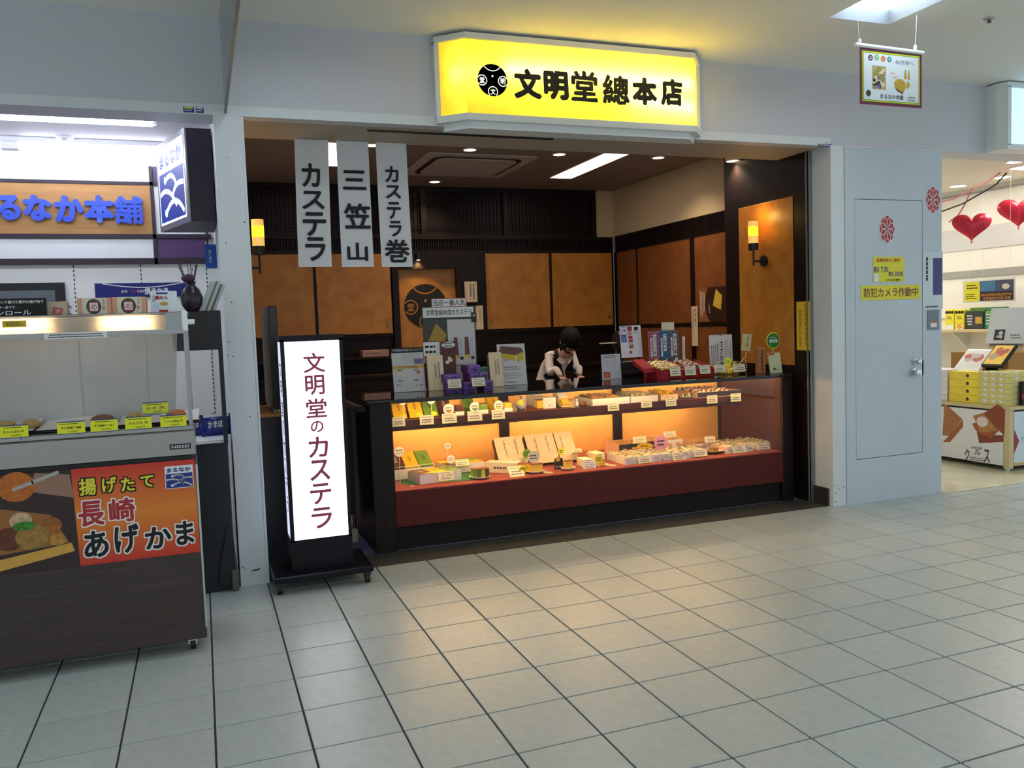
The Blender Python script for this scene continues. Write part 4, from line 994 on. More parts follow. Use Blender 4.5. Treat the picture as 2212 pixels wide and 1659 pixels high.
# ================================================================= LOWER DECK, RIGHT: TRAYS
DB = M('dark_blue_card')
L = (('clear wrapped cakes tray beside the cream leaflet', 1350, 1430, 1003, .545, .27, .05, WBX, None, 'e', FILM, 4, 5, (1378, 985, 1411, 1000)),
     ('tray of clear packets under the pink round tag', 1432, 1492, 996, .55, .25, .05, WBX, None, 'e', FILM, 3, 5, (1452, 978, 1485, 994)),
     ('narrow tray of clear packets beside the castella slice plate', 1494, 1528, 988, .56, .22, .045, WBX, None, 'e', FILM, 2, 4, (1498, 971, 1531, 986)),
     ('peach and dark tray of biscuits behind the clear packets', 1338, 1400, 972, .86, .24, .09, PINKW, DB, 'f', FILMB, 3, 4, (1367, 943, 1399, 957)),
     ('dark tray of biscuits far back in the case', 1398, 1434, 966, .92, .2, .085, DB, DB, 'f', FILMB, 2, 3, None),
     ('white tray of pale biscuits beside the back post', 1434, 1474, 962, .90, .22, .085, WBX, None, 'f', FILMB, 2, 4, (1433, 932, 1463, 944)),
     ('white tray of toasted biscuits behind the castella slice', 1496, 1548, 968, .78, .30, .055, PINKW, WBX, 'f', FILMB, 3, 5, (1522, 943, 1548, 956)),
     ('white tray of green tinted packets near the case end', 1570, 1627, 980, .57, .30, .05, PINKW, WBX, 'g', FILM, 3, 5, (1582, 963, 1615, 978)),
     ('last tray of packets at the dark end of the case', 1634, 1668, 974, .60, .28, .048, CREAMP, None, 'g', FILM, 2, 5, (1635, 960, 1668, 974)))
for i, (lab, xl, xr, py, Y, d, h, m, fr, key, film, cols, rows, pc) in enumerate(L):
    t, w = tray_px(xl, xr, py, ZD, d, h, 'open ' + lab, m, front=fr, Y=Y)
    pw = w / cols * .98
    fill(t, cols, rows, key + str(i), pw, d / rows * 1.25, .026, (film, BAND) if key in 'eg' else (film,), 'wrapped cake lying in the ' + lab, h * .62, -w / 2 + pw / 2 + .003, d / rows * .55, (w - .006) / cols, d / rows * .95, .45, 1, 0, seed=i + 20)
    if pc: price_card(*pc, 'price card on the ' + lab, Y=Y - .016, tilt=-.3)
pop_disc(1428, 957, 17, 'pink round tag with handwriting among the clear packets', .70, ZD + .04, M('tag_pink', (226, 150, 180), .6), INK)
flat_tag(1392, 963, 19, 6, 'flat yellow oval tag over the clear packets', .66, ZD + .05, M('tag_amber', (236, 184, 20), .6))
x = at(1545, 975, 'y', .62).x
o = plate('dark square plate with castella slice between the packet trays', (x, .63, ZD), .075, M('dark_plate', (50, 36, 34), .3), ry=.7)
slice_cake('golden castella slice lying on the dark plate', (x, .61, ZD + .01), .06, .045, .03, .2, M('golden_sponge', (220, 168, 30), .8))
tag(B().flat([(-.05, -.02), (.06, -.03), (.07, .03), (-.03, .04)], 0, .001).build('paper_doily', PAPER, None, (x + .03, .64, ZD + .017)), 'white paper doily on the dark castella plate', 'doily')
# ================================================================= ON THE COUNTER TOP
def stand_board(name, lab, cat, x0, y0, x1, y1, Y, mat, tilt=-.15, base=ZT, grp=None, foot=True, rz=0):
    "upright sheet filling the photo box, standing on base at depth Y; returns root, width, height"
    p = at((x0 + x1) / 2, y1, 'y', Y); q = at((x0 + x1) / 2, y0, 'y', Y); k = mpp(p)
    w = (x1 - x0) * k; h = (q.z - base) / math.cos(tilt)
    t = thing(name, lab, cat, (p.x, Y, base), rz, tilt, grp)
    B().box(-w / 2, 0, 0, w / 2, .003, h).build('board', mat, t)
    if foot: B().box(-w / 2, -.012, 0, w / 2, .03, .004).build('foot', M('clear_acrylic', (190, 190, 186), .1), t)
    return t, w, h
GP = M('poster_grey_white', (206, 202, 200), .55); BUFF = M('buff_band', (206, 170, 90), .6)
t, w, h = stand_board('menu_stand', 'white menu stand with black title band at the end of the counter top', 'menu', 851, 751, 921, 842, .98, GP)
rects(t, [(-w / 2, h * .885, w / 2, h)], -.0006, INK, 'title_band'); letter(t, '文明堂総本店のカステラ', 0, h * .945, w * .92, h * .055, -.0012, PAPER)
rects(t, [(-w / 2, h * .52, w / 2, h * .60)], -.0006, BUFF, 'band'); letter(t, 'こだわりの原材料', 0, h * .56, w * .6, h * .045, -.0012, INK)
fine(t, -w * .2, h * .64, w * .45, h * .86, 5, -.0008, M('pale_ink', (170, 166, 164), .7), seed=9)
blobs(t, -w * .42, h * .32, -w * .1, h * .48, 3, -.001, [M('photo_cream'), M('photo_grey', (190, 186, 190), .6)], 3); blobs(t, w * .1, h * .32, w * .4, h * .48, 3, -.001, [M('photo_pink'), M('photo_red', (190, 90, 70), .6)], 5)
blobs(t, -w * .42, h * .1, -w * .1, h * .24, 3, -.001, [M('photo_dark'), M('photo_grey')], 7); blobs(t, w * .12, h * .1, w * .4, h * .22, 2, -.001, [M('photo_red'), M('photo_cream')], 8)
rects(t, [(w * .2, h * .62, w * .48, h * .74)], -.0012, M('photo_violet'), 'picture')
for i, (u, v) in enumerate(((-.28, .49), (.22, .49), (-.28, .255), (.22, .255))): rects(t, [(w * (u - .08), h * (v - .012), w * (u + .08), h * (v + .012))], -.0012, GREYINK, 'caption')
for x0, y0, x1, y1, Y, lab in ((921, 752, 956, 828, .93, 'tall wooden castella box leaning beside the purple parcels, menu stand side'), (1055, 750, 1083, 822, .95, 'tall wooden castella box leaning between purple parcels and photo leaflet')):
    p = at((x0 + x1) / 2 + 5, y1, 'y', Y); k = mpp(p); w = (x1 - x0) * k; l = .245; t = thing('wooden_castella_box', lab, 'box', (p.x, Y, ZT), -.12, -.25, 'leaning wooden castella boxes')
    B().box(-w / 2, 0, 0, w / 2, .06, l, .002).build('body', M('box_side_wood', (150, 108, 72), .6), t); B().box(-w / 2, -.006, 0, w / 2, 0, l, .001).build('lid', KIRI, t)
    letter(t, '文明堂總本店', 0, l * .55, w * .16, l * .42, -.0068, INK, vert=True); vfine(t, w * .12, l * .2, w * .3, l * .8, 1, -.0068, GREYINK)
t, w, h = stand_board('popular_item_board', 'tall display board announcing the most popular castella behind the purple parcels', 'display board', 917, 662, 1035, 815, 1.12, M('board_grey', (66, 62, 62), .5), tilt=-.02)
rects(t, [(w * -.04, 0, w * .48, h * .84)], -.0006, GP, 'leaf'); 
b = B().plate([(-w * .46, h * .52), (-w * .25, h * .80), (-w * .06, h * .66), (-w * .18, h * .42)], -.0016, -.0006); b.build('picture', M('photo_castella', (176, 140, 60), .7), t)
B().plate([(-w * .46, h * .52), (-w * .18, h * .42), (-w * .19, h * .36), (-w * .465, h * .47)], -.0014, -.0006).build('picture', M('photo_crust', (96, 62, 44), .7), t)
for u in (.06, .27): 
    B().plate([(w * u, h * .38), (w * (u + .01), h * .62), (w * (u + .08), h * .62), (w * (u + .10), h * .36)], -.0016, -.0006).build('picture', M('photo_brown', (110, 74, 70), .7), t)
    rects(t, [(w * u, h * .36, w * (u + .09), h * .40)], -.0018, SPONGE, 'picture'); rects(t, [(w * (u + .11), h * .38, w * (u + .17), h * .61)], -.0012, M('photo_lilac', (190, 188, 200), .7), 'picture'); rects(t, [(w * (u + .12), h * .34, w * (u + .18), h * .375)], -.0018, INK, 'caption')
letter(t, 'お土産にカステラ', w * .18, h * .76, w * .36, h * .035, -.0012, M('photo_pink')); letter(t, '文明堂總本店', w * .12, h * .27, w * .2, h * .025, -.0012, INK)
B().box(-w * .5, -.006, h * .86, w * .48, -.002, h).build('title_card', PAPER, t)
b = B(); z0, z1 = h * .86, h
for a in ((-w * .5, z0, w * .48, z0 + .004), (-w * .5, z1 - .004, w * .48, z1), (-w * .5, z0, -w * .5 + .004, z1), (w * .48 - .004, z0, w * .48, z1)): b.box(a[0], -.0075, a[1], a[2], -.006, a[3])
b.build('title_border', INK, t); letter(t, '文明堂総本店のカステラ', 0, (z0 + z1) / 2, w * .86, h * .07, -.0066, INK, weight=.012)
zc = h + .028
B().box(-w * .32, -.008, h - .004, w * .34, -.004, h + .058).build('headline_card', PAPER, t)
b = B()
for a in ((-w * .32, h - .004, w * .34, h), (-w * .32, h + .054, w * .34, h + .058), (-w * .32, h, -w * .32 + .004, h + .058), (w * .34 - .004, h, w * .34, h + .058)): b.box(a[0], -.0095, a[1], a[2], -.008, a[3])
b.build('headline_border', RED, t); letter(t, '当店一番人気', w * .01, h + .027, w * .60, .042, -.0086, INK, weight=.008)
B().box(w * .42, -.010, h * .80, w * .52, -.008, h * .92).build('sticker', BLACKM, t); disc(B(), w * .47, h * .885, .010, -.0125, -.0105, 16).build('sticker_photo', M('photo_bun'), t)
# purple parcels
PUR = M('purple_wrap', (112, 74, 160), .35, noise=(96, 60, 142), scale=12); PIN = M('magenta_side', (128, 52, 118), .4)
for i, (x0, y0, x1, y1, Y, zb, lab) in enumerate(((962, 796, 997, 818, .86, 0, 'purple wrapped parcel at the bottom of the two high stack'), (958, 776, 996, 796, .865, 1, 'purple wrapped parcel on top of the two high stack'), (1000, 812, 1026, 828, .84, 0, 'purple wrapped parcel at the base of the pyramid behind the second price card'), (1045, 811, 1064, 826, .84, 0, 'purple wrapped parcel at the base of the pyramid beside the leaning box'), (1014, 793, 1035, 812, .86, 1, 'purple wrapped parcel in the middle of the pyramid'), (1035, 793, 1054, 811, .86, 1, 'purple wrapped parcel in the middle of the pyramid beside the leaning box'), (1010, 773, 1038, 793, .87, 2, 'purple wrapped parcel crowning the pyramid'))):
    hh = .054; p = at((x0 + x1) / 2, 800, 'y', Y); w = (x1 - x0) * mpp(p) * (1.08 if zb == 0 else 1.0)
    t = thing('purple_parcel', lab, 'parcel', (p.x, Y, ZT + zb * hh), 0, 0, 'purple wrapped parcels')
    B().box(-w / 2, 0, 0, w / 2, .16, hh, .002).build('wrap', PUR, t); B().box(-w / 2 - .0006, .004, .002, -w / 2, .158, hh - .002).build('side', PIN, t)
    b = B().add([(-w / 2, -.0006, hh * .97), (w / 2, -.0006, hh * .97), (0, -.0006, hh * .45)], [(0, 2, 1)]); b.build('fold', M('purple_fold', (130, 92, 176), .35), t)
    b = B(); cx = w * .08
    for r0, r1 in ((.016, .0185), (.006, .010)):
        for k in range(16):
            a, c = k * math.pi / 8, (k + 1) * math.pi / 8
            b.quad((cx + r0 * math.cos(a), -.0012, hh * .5 + r0 * math.sin(a)), (cx + r0 * math.cos(c), -.0012, hh * .5 + r0 * math.sin(c)), (cx + r1 * math.cos(c), -.0012, hh * .5 + r1 * math.sin(c)), (cx + r1 * math.cos(a), -.0012, hh * .5 + r1 * math.sin(a)))
    for k in range(4):
        a = k * math.pi / 2 + .78; disc(b, cx + .0125 * math.cos(a), hh * .5 + .0125 * math.sin(a), .0035, -.0013, -.0012, 8)
    b.build('crest', INK, t, kind='stuff')
price_card(968, 819, 998, 838, 'price card before the two high stack of purple parcels', Y=.74, tilt=-.3, price='¥1,250')
price_card(1020, 816, 1050, 834, 'price card before the pyramid of purple parcels', Y=.75, tilt=-.3, price='¥1,200')
# small cards behind the parcels
t, w, h = stand_board('notice_card', 'small white notice with maroon border behind the leaning wooden box', 'card', 915, 737, 954, 800, 1.05, M('poster_maroon'), tilt=0)
rects(t, [(-w * .47, h * .55, w * .47, h * .98)], -.0006, PAPER, 'sheet'); fine(t, -w * .42, h * .62, w * .3, h * .94, 3, -.0012, INK, seed=11)
t, w, h = stand_board('speech_card', 'brown photo card topped by a speech bubble above the purple parcels', 'card', 955, 738, 986, 800, 1.03, BROWN, tilt=0)
disc(B(), 0, h * .93, w * .52, -.003, -.001, 26, .024).build('bubble_edge', M('bubble_edge', (140, 60, 110), .6), t); disc(B(), 0, h * .93, w * .47, -.004, -.003, 26, .019).build('bubble', PAPER, t); fine(t, -w * .36, h * .88, w * .36, h * .985, 2, -.0046, INK, seed=12)
blobs(t, -w * .4, h * .52, w * .4, h * .72, 4, -.001, [CREAMP, KIRI], 6)
t, w, h = stand_board('photo_leaflet', 'grey photo leaflet with sliced castella on the counter top', 'leaflet', 1078, 743, 1141, 828, 1.0, GP, tilt=-.14, rz=-.05)
for P, m in (([(-.46, .80), (-.36, .96), (.36, .90), (.44, .80), (.14, .72)], M('photo_brown')), ([(-.46, .80), (.14, .72), (.12, .58), (-.46, .70)], M('photo_yellowcut', (206, 180, 40), .7)), ([(.18, .74), (.44, .80), (.42, .62), (.22, .54)], M('photo_yellowcut'))): B().plate([(w * u, h * v) for u, v in P], -.0018, -.0006).build('picture', m, t)
disc(B(), -w * .2, h * .62, w * .06, -.0024, -.0006, 14).build('picture', M('photo_pinkball', (226, 140, 150), .6), t); letter(t, 'しっとり', w * .43, h * .85, w * .05, h * .18, -.0012, INK, vert=True)
letter(t, '長崎の農家が育てて', 0, h * .44, w * .62, h * .04, -.0012, INK); letter(t, '作られた逸品です', 0, h * .38, w * .58, h * .04, -.0012, INK); fine(t, -w * .35, h * .16, w * .35, h * .3, 3, -.0012, M('pale_ink'), seed=13); letter(t, '文明堂總本店', -w * .08, h * .07, w * .4, h * .035, -.0012, INK)
t = thing('tea_carton', 'small pale green carton between the leaning box and the popular item board', 'box', (at(1049, 790, 'y', 1.12).x, 1.12, ZT)); B().box(-.024, 0, 0, .024, .05, .13, .002).build('body', M('pale_green_carton', (206, 210, 190), .6), t); B().box(-.0245, -.0005, .10, .0245, .0505, .1305).build('cap_band', M('teal_band', (90, 160, 150), .6), t)
# notice and card logos
t, w, h = stand_board('small_notice', 'white notice in a clear stand with two small pictures beside the staff member', 'notice', 1299, 765, 1345, 812, 1.02, M('notice_lilac', (196, 192, 196), .4), tilt=-.08)
rects(t, [(-w * .4, h * .55, -w * .06, h * .78), (-.02 * w, h * .52, w * .28, h * .8)], -.0006, M('photo_grey'), 'picture'); rects(t, [(-w * .42, h * .05, -w * .08, h * .28)], -.0006, RED, 'stamp'); rects(t, [(-w * .37, h * .09, -w * .13, h * .24)], -.0012, M('photo_orange', (206, 110, 50), .6), 'stamp_centre'); fine(t, -w * .42, h * .84, w * .4, h * .96, 2, -.0008, GREYINK, seed=14)
t, w, h = stand_board('card_logo_board', 'tilted white board of payment card logos beside the till', 'sign', 1341, 703, 1391, 772, 1.13, M('logo_board_white', (226, 222, 226), .45), tilt=-.12, base=at(1366, 772, 'y', 1.13).z, foot=False, rz=-.06)
LG = ((.04, .68, .30, .98, BLUE), (.36, .82, .58, .98, RED), (.68, .84, .86, .95, INK), (.36, .70, .56, .80, M('logo_scarlet', (206, 60, 40), .6)), (.04, .48, .30, .67, BLUE), (.38, .58, .58, .68, RED), (.38, .47, .58, .56, RED))
for a in LG: rects(t, [(w * (a[0] - .5), h * a[1], w * (a[2] - .5), h * a[3])], -.0006, a[4], 'logo')
rects(t, [(w * -.44, h * .72, w * -.22, h * .95)], -.0012, PAPER, 'logo_ground'); letter(t, 'JCB', -w * .33, h * .835, w * .18, h * .12, -.0018, BLUE, weight=.03); rects(t, [(w * -.43, h * .505, w * -.23, h * .64)], -.0012, M('logo_sky', (90, 140, 190), .6), 'logo_ground')
letter(t, 'VISA', w * .0, h * .41, w * .22, h * .05, -.0012, BLUE, weight=.02); disc(B(), -w * .05, h * .33, w * .07, -.0014, -.0006, 16).build('logo', RED, t); disc(B(), w * .04, h * .33, w * .07, -.0017, -.0006, 16).build('logo', M('photo_orange'), t)
letter(t, 'UC', -w * .02, h * .75, w * .16, h * .07, -.0012, PAPER, weight=.02); letter(t, 'nanaco', w * .26, h * .77, w * .26, h * .04, -.0012, GREYINK); disc(B(), -w * .05, h * .16, w * .07, -.0014, -.0006, 14).build('logo', RED, t)
B().box(-.02, .003, -.0, .02, .01, h * .8).build('back_stay', BLACKM, t)
t = thing('cash_register', 'dark cash register with customer display behind the payment logos', 'cash register', (at(1330, 800, 'y', 1.26).x, 1.17, ZT))
B().box(-.02, 0, 0, .22, .14, .115, .006).build('body', BLACKM, t); B().box(.0, -.004, .02, .20, 0, .05).build('drawer', M('till_grey', (44, 42, 46), .5), t); B().box(.02, .05, .115, .05, .08, .22).build('neck', BLACKM, t)
B().lathe([(.0001, -.02), (.075, -.02), (.075, .02), (.0001, .02)], 22, (.02, .07, .27), 'x').build('display', BLACKM, t, smooth=SM); B().box(-.13, .05, .255, -.005, .10, .262).build('tray_arm', KIRI, t)
# three coloured product cards
t, w, h = stand_board('product_card', 'three panel product board in pink polka dots, blue stripes and grey', 'display board', 1398, 714, 1474, 775, 1.04, M('product_grey', (90, 90, 98), .55), tilt=-.05)
t.location.z = ZT
rects(t, [(-w * .5, 0, -w * .16, h)], -.0006, M('polka_pink', (150, 70, 92), .6), 'panel'); rects(t, [(-w * .16, 0, w * .18, h)], -.0008, M('stripe_blue', (62, 110, 150), .6), 'panel')
b = B(); rnd = random.Random(3)
for i in range(7):
    for j in range(16): disc(b, -w * .48 + i * w * .05 + (j % 2) * w * .025, h * .03 + j * h * .062, .0035, -.0014, -.0006, 6)
b.build('polka_dot', M('dot_pink', (214, 160, 176), .6), t, kind='stuff')
b = B()
for i in range(11):
    z = -h * .1 + i * h * .11; q = [(-w * .16, z), (w * .18, z + h * .22), (w * .18, z + h * .27), (-w * .16, z + h * .05)]
    q = [(u, min(max(v, 0), h)) for u, v in q]; b.quad(*[(u, -.0014, v) for u, v in q])
b.build('stripe', M('stripe_dark', (34, 62, 96), .6), t, kind='stuff')
for i, (s, u) in enumerate((('カステラ巻', -.29), ('三笠山', .045), ('あわせ菓', .37))):
    hh = h * (.46 if len(s) > 3 else .36); B().box(w * (u - .05), -.003, h * .9 - hh, w * (u + .05), -.0012, h * .92).build('title_strip', PAPER, t); letter(t, s, w * u, h * .91 - hh / 2, w * .085, hh * .95, -.0036, INK, vert=True, weight=.015)
    B().box(w * (u - .135), -.003, h * .42, w * (u - .085), -.0012, h * .84).build('caption_strip', PAPER, t); vfine(t, w * (u - .13), h * .44, w * (u - .09), h * .82, 1, -.0036, INK, seed=i)
    disc(B(), w * (u + .02), h * .30, w * .055, -.003, -.0012, 16, h * .09).build('picture', [LYEL, M('photo_bun'), PAPER][i], t)
t, w, h = stand_board('cream_card', 'cream card peeping above the three panel product board', 'card', 1428, 696, 1459, 740, 1.16, CREAMP, tilt=0); letter(t, 'の', w * .3, h * .84, .012, .012, -.0008, INK)
t, w, h = stand_board('side_leaflet', 'narrow white leaflet at the end of the three panel product board', 'leaflet', 1475, 727, 1481, 790, 1.02, PAPER, tilt=0); vfine(t, -w * .3, h * .3, w * .3, h * .9, 1, -.0008, GREYINK)
# red cloth tray with candies
RC = M('red_felt', (160, 22, 34), .8)
a = at(1428, 812, 'y', .72); c = at(1540, 806, 'y', .72)
t = thing('candy_stand', 'red felt covered candy stand on the counter top with price cards', 'stand', (a.x, .72, ZT)); w = c.x - a.x
B().prism([(0, 0), (0, .055), (.25, .10), (.25, 0)], lambda u, v: (0, u, v), lambda u, v: (w, u, v)).build('cloth', RC, t)
for i, x in enumerate((-.03, w * .5, w)): B().prism([(-.004, .0), (-.004, .062), (.25, .112), (.25, .0)], lambda u, v: (x - .006, u, v), lambda u, v: (x + .006, u, v)).build('partition', RC, t) if x > 0 else None
B().prism([(.08, .045), (.10, .075), (.25, .135), (.25, .10)], lambda u, v: (-.09, u, v), lambda u, v: (.0, u, v)).build('fold', RC, t)
tt = t
def candies(n, m, key, mats, x0, dx, lab, pw, pl, ph, lift=0, seed=1):
    rnd = random.Random(seed); me = packet_mesh(key, pw, pl, ph, mats)
    for i in range(n):
        for j in range(m):
            y = .03 + j * .055; z = .056 + (y / .25) * .045 + lift
            o = put('candy_packet', me, None, tt.matrix_basis @ Vector((x0 + i * dx + rnd.uniform(-.004, .004), y, z)), (.6 + rnd.uniform(-.2, .2), rnd.uniform(-.2, .2), rnd.uniform(-.2, .2))); tag(o, lab, 'sweet', lab)
candies(4, 4, 'gold', (GOLDF, FILM), .025, .044, 'gold foil candy packet heaped on the red felt stand', .05, .055, .024, seed=31)
candies(3, 4, 'choc', (CHO, FILM), w * .56, .047, 'chestnut banded sweet packet on the red felt stand', .042, .055, .026, seed=32)
price_card(1447, 793, 1473, 812, 'price card before the gold foil candy on the red felt', Y=.70, tilt=-.2)
price_card(1479, 791, 1506, 810, 'price card in the middle of the red felt stand', Y=.70, tilt=-.2)
price_card(1511, 789, 1537, 807, 'price card before the chestnut banded sweets on red felt', Y=.70, tilt=-.2)
# sazaregiku board, basket, jar, tags
t, w, h = stand_board('writing_board', 'white board with black brush writing behind the basket', 'sign', 1530, 723, 1588, 776, .98, M('board_white', (222, 220, 224), .5), tilt=-.04)
letter(t, 'さざれ菊', w * .02, h * .48, w * .15, h * .74, -.0008, INK, vert=True, weight=.015); vfine(t, -w * .45, h * .15, -w * .1, h * .78, 4, -.0008, GREYINK, seed=21); vfine(t, w * .15, h * .3, w * .46, h * .88, 3, -.0008, M('pale_ink'), seed=22); B().box(-.012, -.004, h - .006, .012, .006, h + .006).build('clip', CHROME, t)
p = at(1572, 803, 'y', .74)
t = thing('wire_basket', 'shallow gold wire basket of yellow sweets on the counter top', 'basket', (p.x, .76, ZT)); bw_ = .11
b = B()
for z, s in ((.004, .78), (.035, .9), (.062, 1.0)): 
    P = [(-bw_ * s, -.05 * s, z), (bw_ * s, -.05 * s, z), (bw_ * s, .06 * s, z), (-bw_ * s, .06 * s, z), (-bw_ * s, -.05 * s, z)]; b.tube(P, .002, 6)
for i in range(9):
    u = -1 + i / 4; b.tube([(u * bw_ * .78, -.05 * .78, .004), (u * bw_, -.05, .062)], .0014, 5); b.tube([(u * bw_ * .78, .06 * .78, .004), (u * bw_, .06, .062)], .0014, 5); b.tube([(u * bw_ * .78, -.039, .004), (u * bw_ * .78, .047, .004)], .0014, 5)
b.build('wire', M('gold_wire', (196, 166, 96), .3, metal=.8), t); B().tube([(bw_, 0, .062), (bw_ + .05, .0, .115)], .0035, 6).build('handle', KIRI, t)
rnd = random.Random(8)
for i in range(9):
    o = put('yellow_packet', packet_mesh('ysq', .05, .055, .026, (FILMY, M('packet_lime', (226, 226, 120), .4))), None, t.matrix_basis @ Vector((-.08 + (i % 5) * .04, -.02 + (i // 5) * .04, .008 + .022 * (i // 5) + .01)), (rnd.uniform(.2, .7), rnd.uniform(-.3, .3), rnd.uniform(-.5, .5))); tag(o, 'yellow wrapped sweet heaped in the gold wire basket', 'sweet', 'yellow sweets in the basket')
t = thing('honey_jar', 'small glass jar with gold lid standing in front of the basket', 'jar', (at(1596, 790, 'y', .80).x, .86, ZT)); B().cyl((0, 0, 0), .032, .065, n=20).build('glass_body', M('jar_yellow', (226, 200, 90), .15), t, smooth=SM); B().cyl((0, 0, .065), .034, .022, n=20).build('lid', GOLDF, t, smooth=SM)
price_card(1543, 788, 1570, 804, 'price card before the wire basket, next to the star tag', Y=.69, tilt=-.15); price_card(1583, 786, 1613, 803, 'price card before the wire basket at its handle side', Y=.69, tilt=-.15)
p = at(1571, 781, 'y', .70); t = thing('star_tag', 'lime star shaped tag with handwriting on the wire basket', 'tag', (p.x, .697, p.z - .03))
B().plate([((.036 if i % 2 else .028) * math.cos(i * math.pi / 7), .03 + (.036 if i % 2 else .028) * math.sin(i * math.pi / 7)) for i in range(14)], -.001, 0).build('card', LYEL, t); letter(t, '人気', 0, .03, .034, .02, -.0016, INK); B().box(-.0015, 0, -.03, .0015, .002, .01).build('stick', PAPER, t)
p = at(1611, 758, 'y', .90); q = at(1611, 721, 'y', .90); t = thing('chain_tag', 'tilted cream card with vertical writing on a beaded stem', 'tag', (p.x, .90, ZT), 0)
h = q.z - p.z; z0 = p.z - ZT; R = Matrix.Rotation(.14, 4, 'Y')
B().box(-.042, 0, 0, .042, .002, h).xf(Matrix.Translation((0, 0, z0)) @ R).build('card', M('card_cream_lime', (226, 224, 176), .6), t)
text_into(B(), 'さざれ菊', .008, h * .55, .02, h * .6, -.0008, vert=True, weight=.01).xf(Matrix.Translation((0, 0, z0)) @ R).build('lettering', INK, t)
b = B()
for i in range(8): b.ball((.004 * math.sin(i), 0, .012 + i * (z0 - .01) / 8), .006, n=8, m=6)
b.build('bead_stem', CREAMP, t, smooth=True)
p = at(1646, 806, 'y', .60); q = at(1646, 751, 'y', .60); t = thing('name_block', 'upright brown wooden name block with vertical shop name', 'name plate', (p.x, .60, ZT)); h = q.z - ZT
B().box(-.034, 0, 0, .034, .035, h, .003).build('block', M('plain_oak', (178, 112, 62), .55, noise=(160, 96, 50), scale=6, stretch=(10, 10, .8)), t); letter(t, '文明堂總本店', .004, h * .52, .022, h * .84, -.0008, INK, vert=True, weight=.015)
p = at(1678, 803, 'y', .55); t = thing('leaflet_holder', 'clear holder of pale green leaflets with a round green sticker above', 'leaflet holder', (p.x, .55, ZT)); k = mpp(p)
B().box(-.055, -.02, 0, .055, .05, .004).build('base', M('smoked_acrylic', (70, 80, 72), .1), t); R = Matrix.Rotation(-.2, 4, 'X')
B().box(-.052, 0, .004, .052, .012, .155).xf(R).build('leaflet', M('leaflet_green', (206, 210, 164), .6), t); rects(t, [(.02, .02, .05, .15)], -.03, M('leaflet_teal', (150, 180, 150), .6), 'print') if False else None
blobs(t, -.035, .02, .02, .045, 5, .002, [M('photo_dark')], 9); B().box(-.05, -.0008, .135, -.0, -.0002, .154).xf(R).build('stamp', M('photo_red'), t)
zc = at(1679, 735, 'y', .59).z - ZT
disc(B(), 0, zc, 17.5 * k, .036, .039, 30).build('sticker', LYEL, t); disc(B(), 0, zc, 16 * k, .034, .0365, 30).build('sticker_green', M('sticker_green', (40, 120, 50), .5), t); rects(t, [(-.034, zc - .014, .036, zc + .008)], .0335, PAPER, 'sticker_label'); letter(t, 'LINE Pay', 0, zc + .021, .05, .012, .0336, PAPER, weight=.02); fine(t, -.028, zc - .012, .03, zc + .006, 2, .0330, INK, seed=2)
B().box(-.002, .039, .0, .002, .042, zc).build('stem', CREAMP, t)
# yellow paper strip on the pilaster edge
a = at(1720, 652, 'x', 4.108); c = at(1750, 757, 'x', 4.108)
t = thing('yellow_notice', 'long yellow paper notice with handwriting pasted on the pilaster edge', 'notice', (4.1105, a.y, c.z)); t.rotation_euler = (0, 0, -math.pi / 2); w = a.y - c.y; h = a.z - c.z
B().box(0, -.002, 0, w, 0, h).build('sheet', M('yellow_notice', (236, 190, 40), .6), t); letter(t, 'おみやげのカステラ', w * .70, h * .52, w * .22, h * .86, -.0026, INK, vert=True); letter(t, '地方発送いたします', w * .28, h * .46, w * .22, h * .76, -.0026, INK, vert=True)

# ================================================================= STAFF MEMBER bending over the worktable behind the counter
PX_ = at(1229, 738, 'y', 2.12).x - .01
t = thing('worktable', 'dark worktable behind the counter where the staff member bends down', 'table', (PX_ - .42, 1.80, 0))
B().box(0, 0, .82, .85, .36, .85, .003).build('tabletop', DARKH, t)
for x in (.02, .79):
    for y in (.02, .30): B().box(x, y, 0, x + .04, y + .04, .82).build('leg', DARKW, t)
def skin(name, pts, edges, mat, parent, lvl=2, root=0):
    me = bpy.data.meshes.new(name); me.from_pydata([p[:3] for p in pts], edges, []); me.update()
    o = put(name, me, parent); m = o.modifiers.new('skin', 'SKIN')
    for i, p in enumerate(pts):
        r = p[3]; me.skin_vertices[0].data[i].radius = (r, r) if not isinstance(r, tuple) else r
        me.skin_vertices[0].data[i].use_root = (i == root)
    o.modifiers.new('sub', 'SUBSURF').levels = lvl; o.modifiers['sub'].render_levels = lvl
    dg = bpy.context.evaluated_depsgraph_get(); m2 = bpy.data.meshes.new_from_object(o.evaluated_get(dg))
    o.modifiers.clear(); o.data = m2; m2.materials.clear(); m2.materials.append(mat)
    m2.polygons.foreach_set('use_smooth', [True] * len(m2.polygons)); return o
hd = at(1229, 738, 'y', 2.12)
PX = hd.x - .01
t = thing('person', 'staff member in white blouse and black vest bending forward, head down', 'person', (PX, 2.45, 0))
SK = M('skin', (206, 158, 130), .5); BLO = M('blouse', (226, 214, 208), .7, bump=.3, scale=14); VES = M('vest_black', (24, 20, 24), .7); HAIR = M('black_hair', (12, 9, 10), .75, spec=.2); TRO = M('black_trousers', (22, 20, 24), .8)
zs = at(1225, 768, 'y', 2.27).z          # shoulder height
zh = hd.z
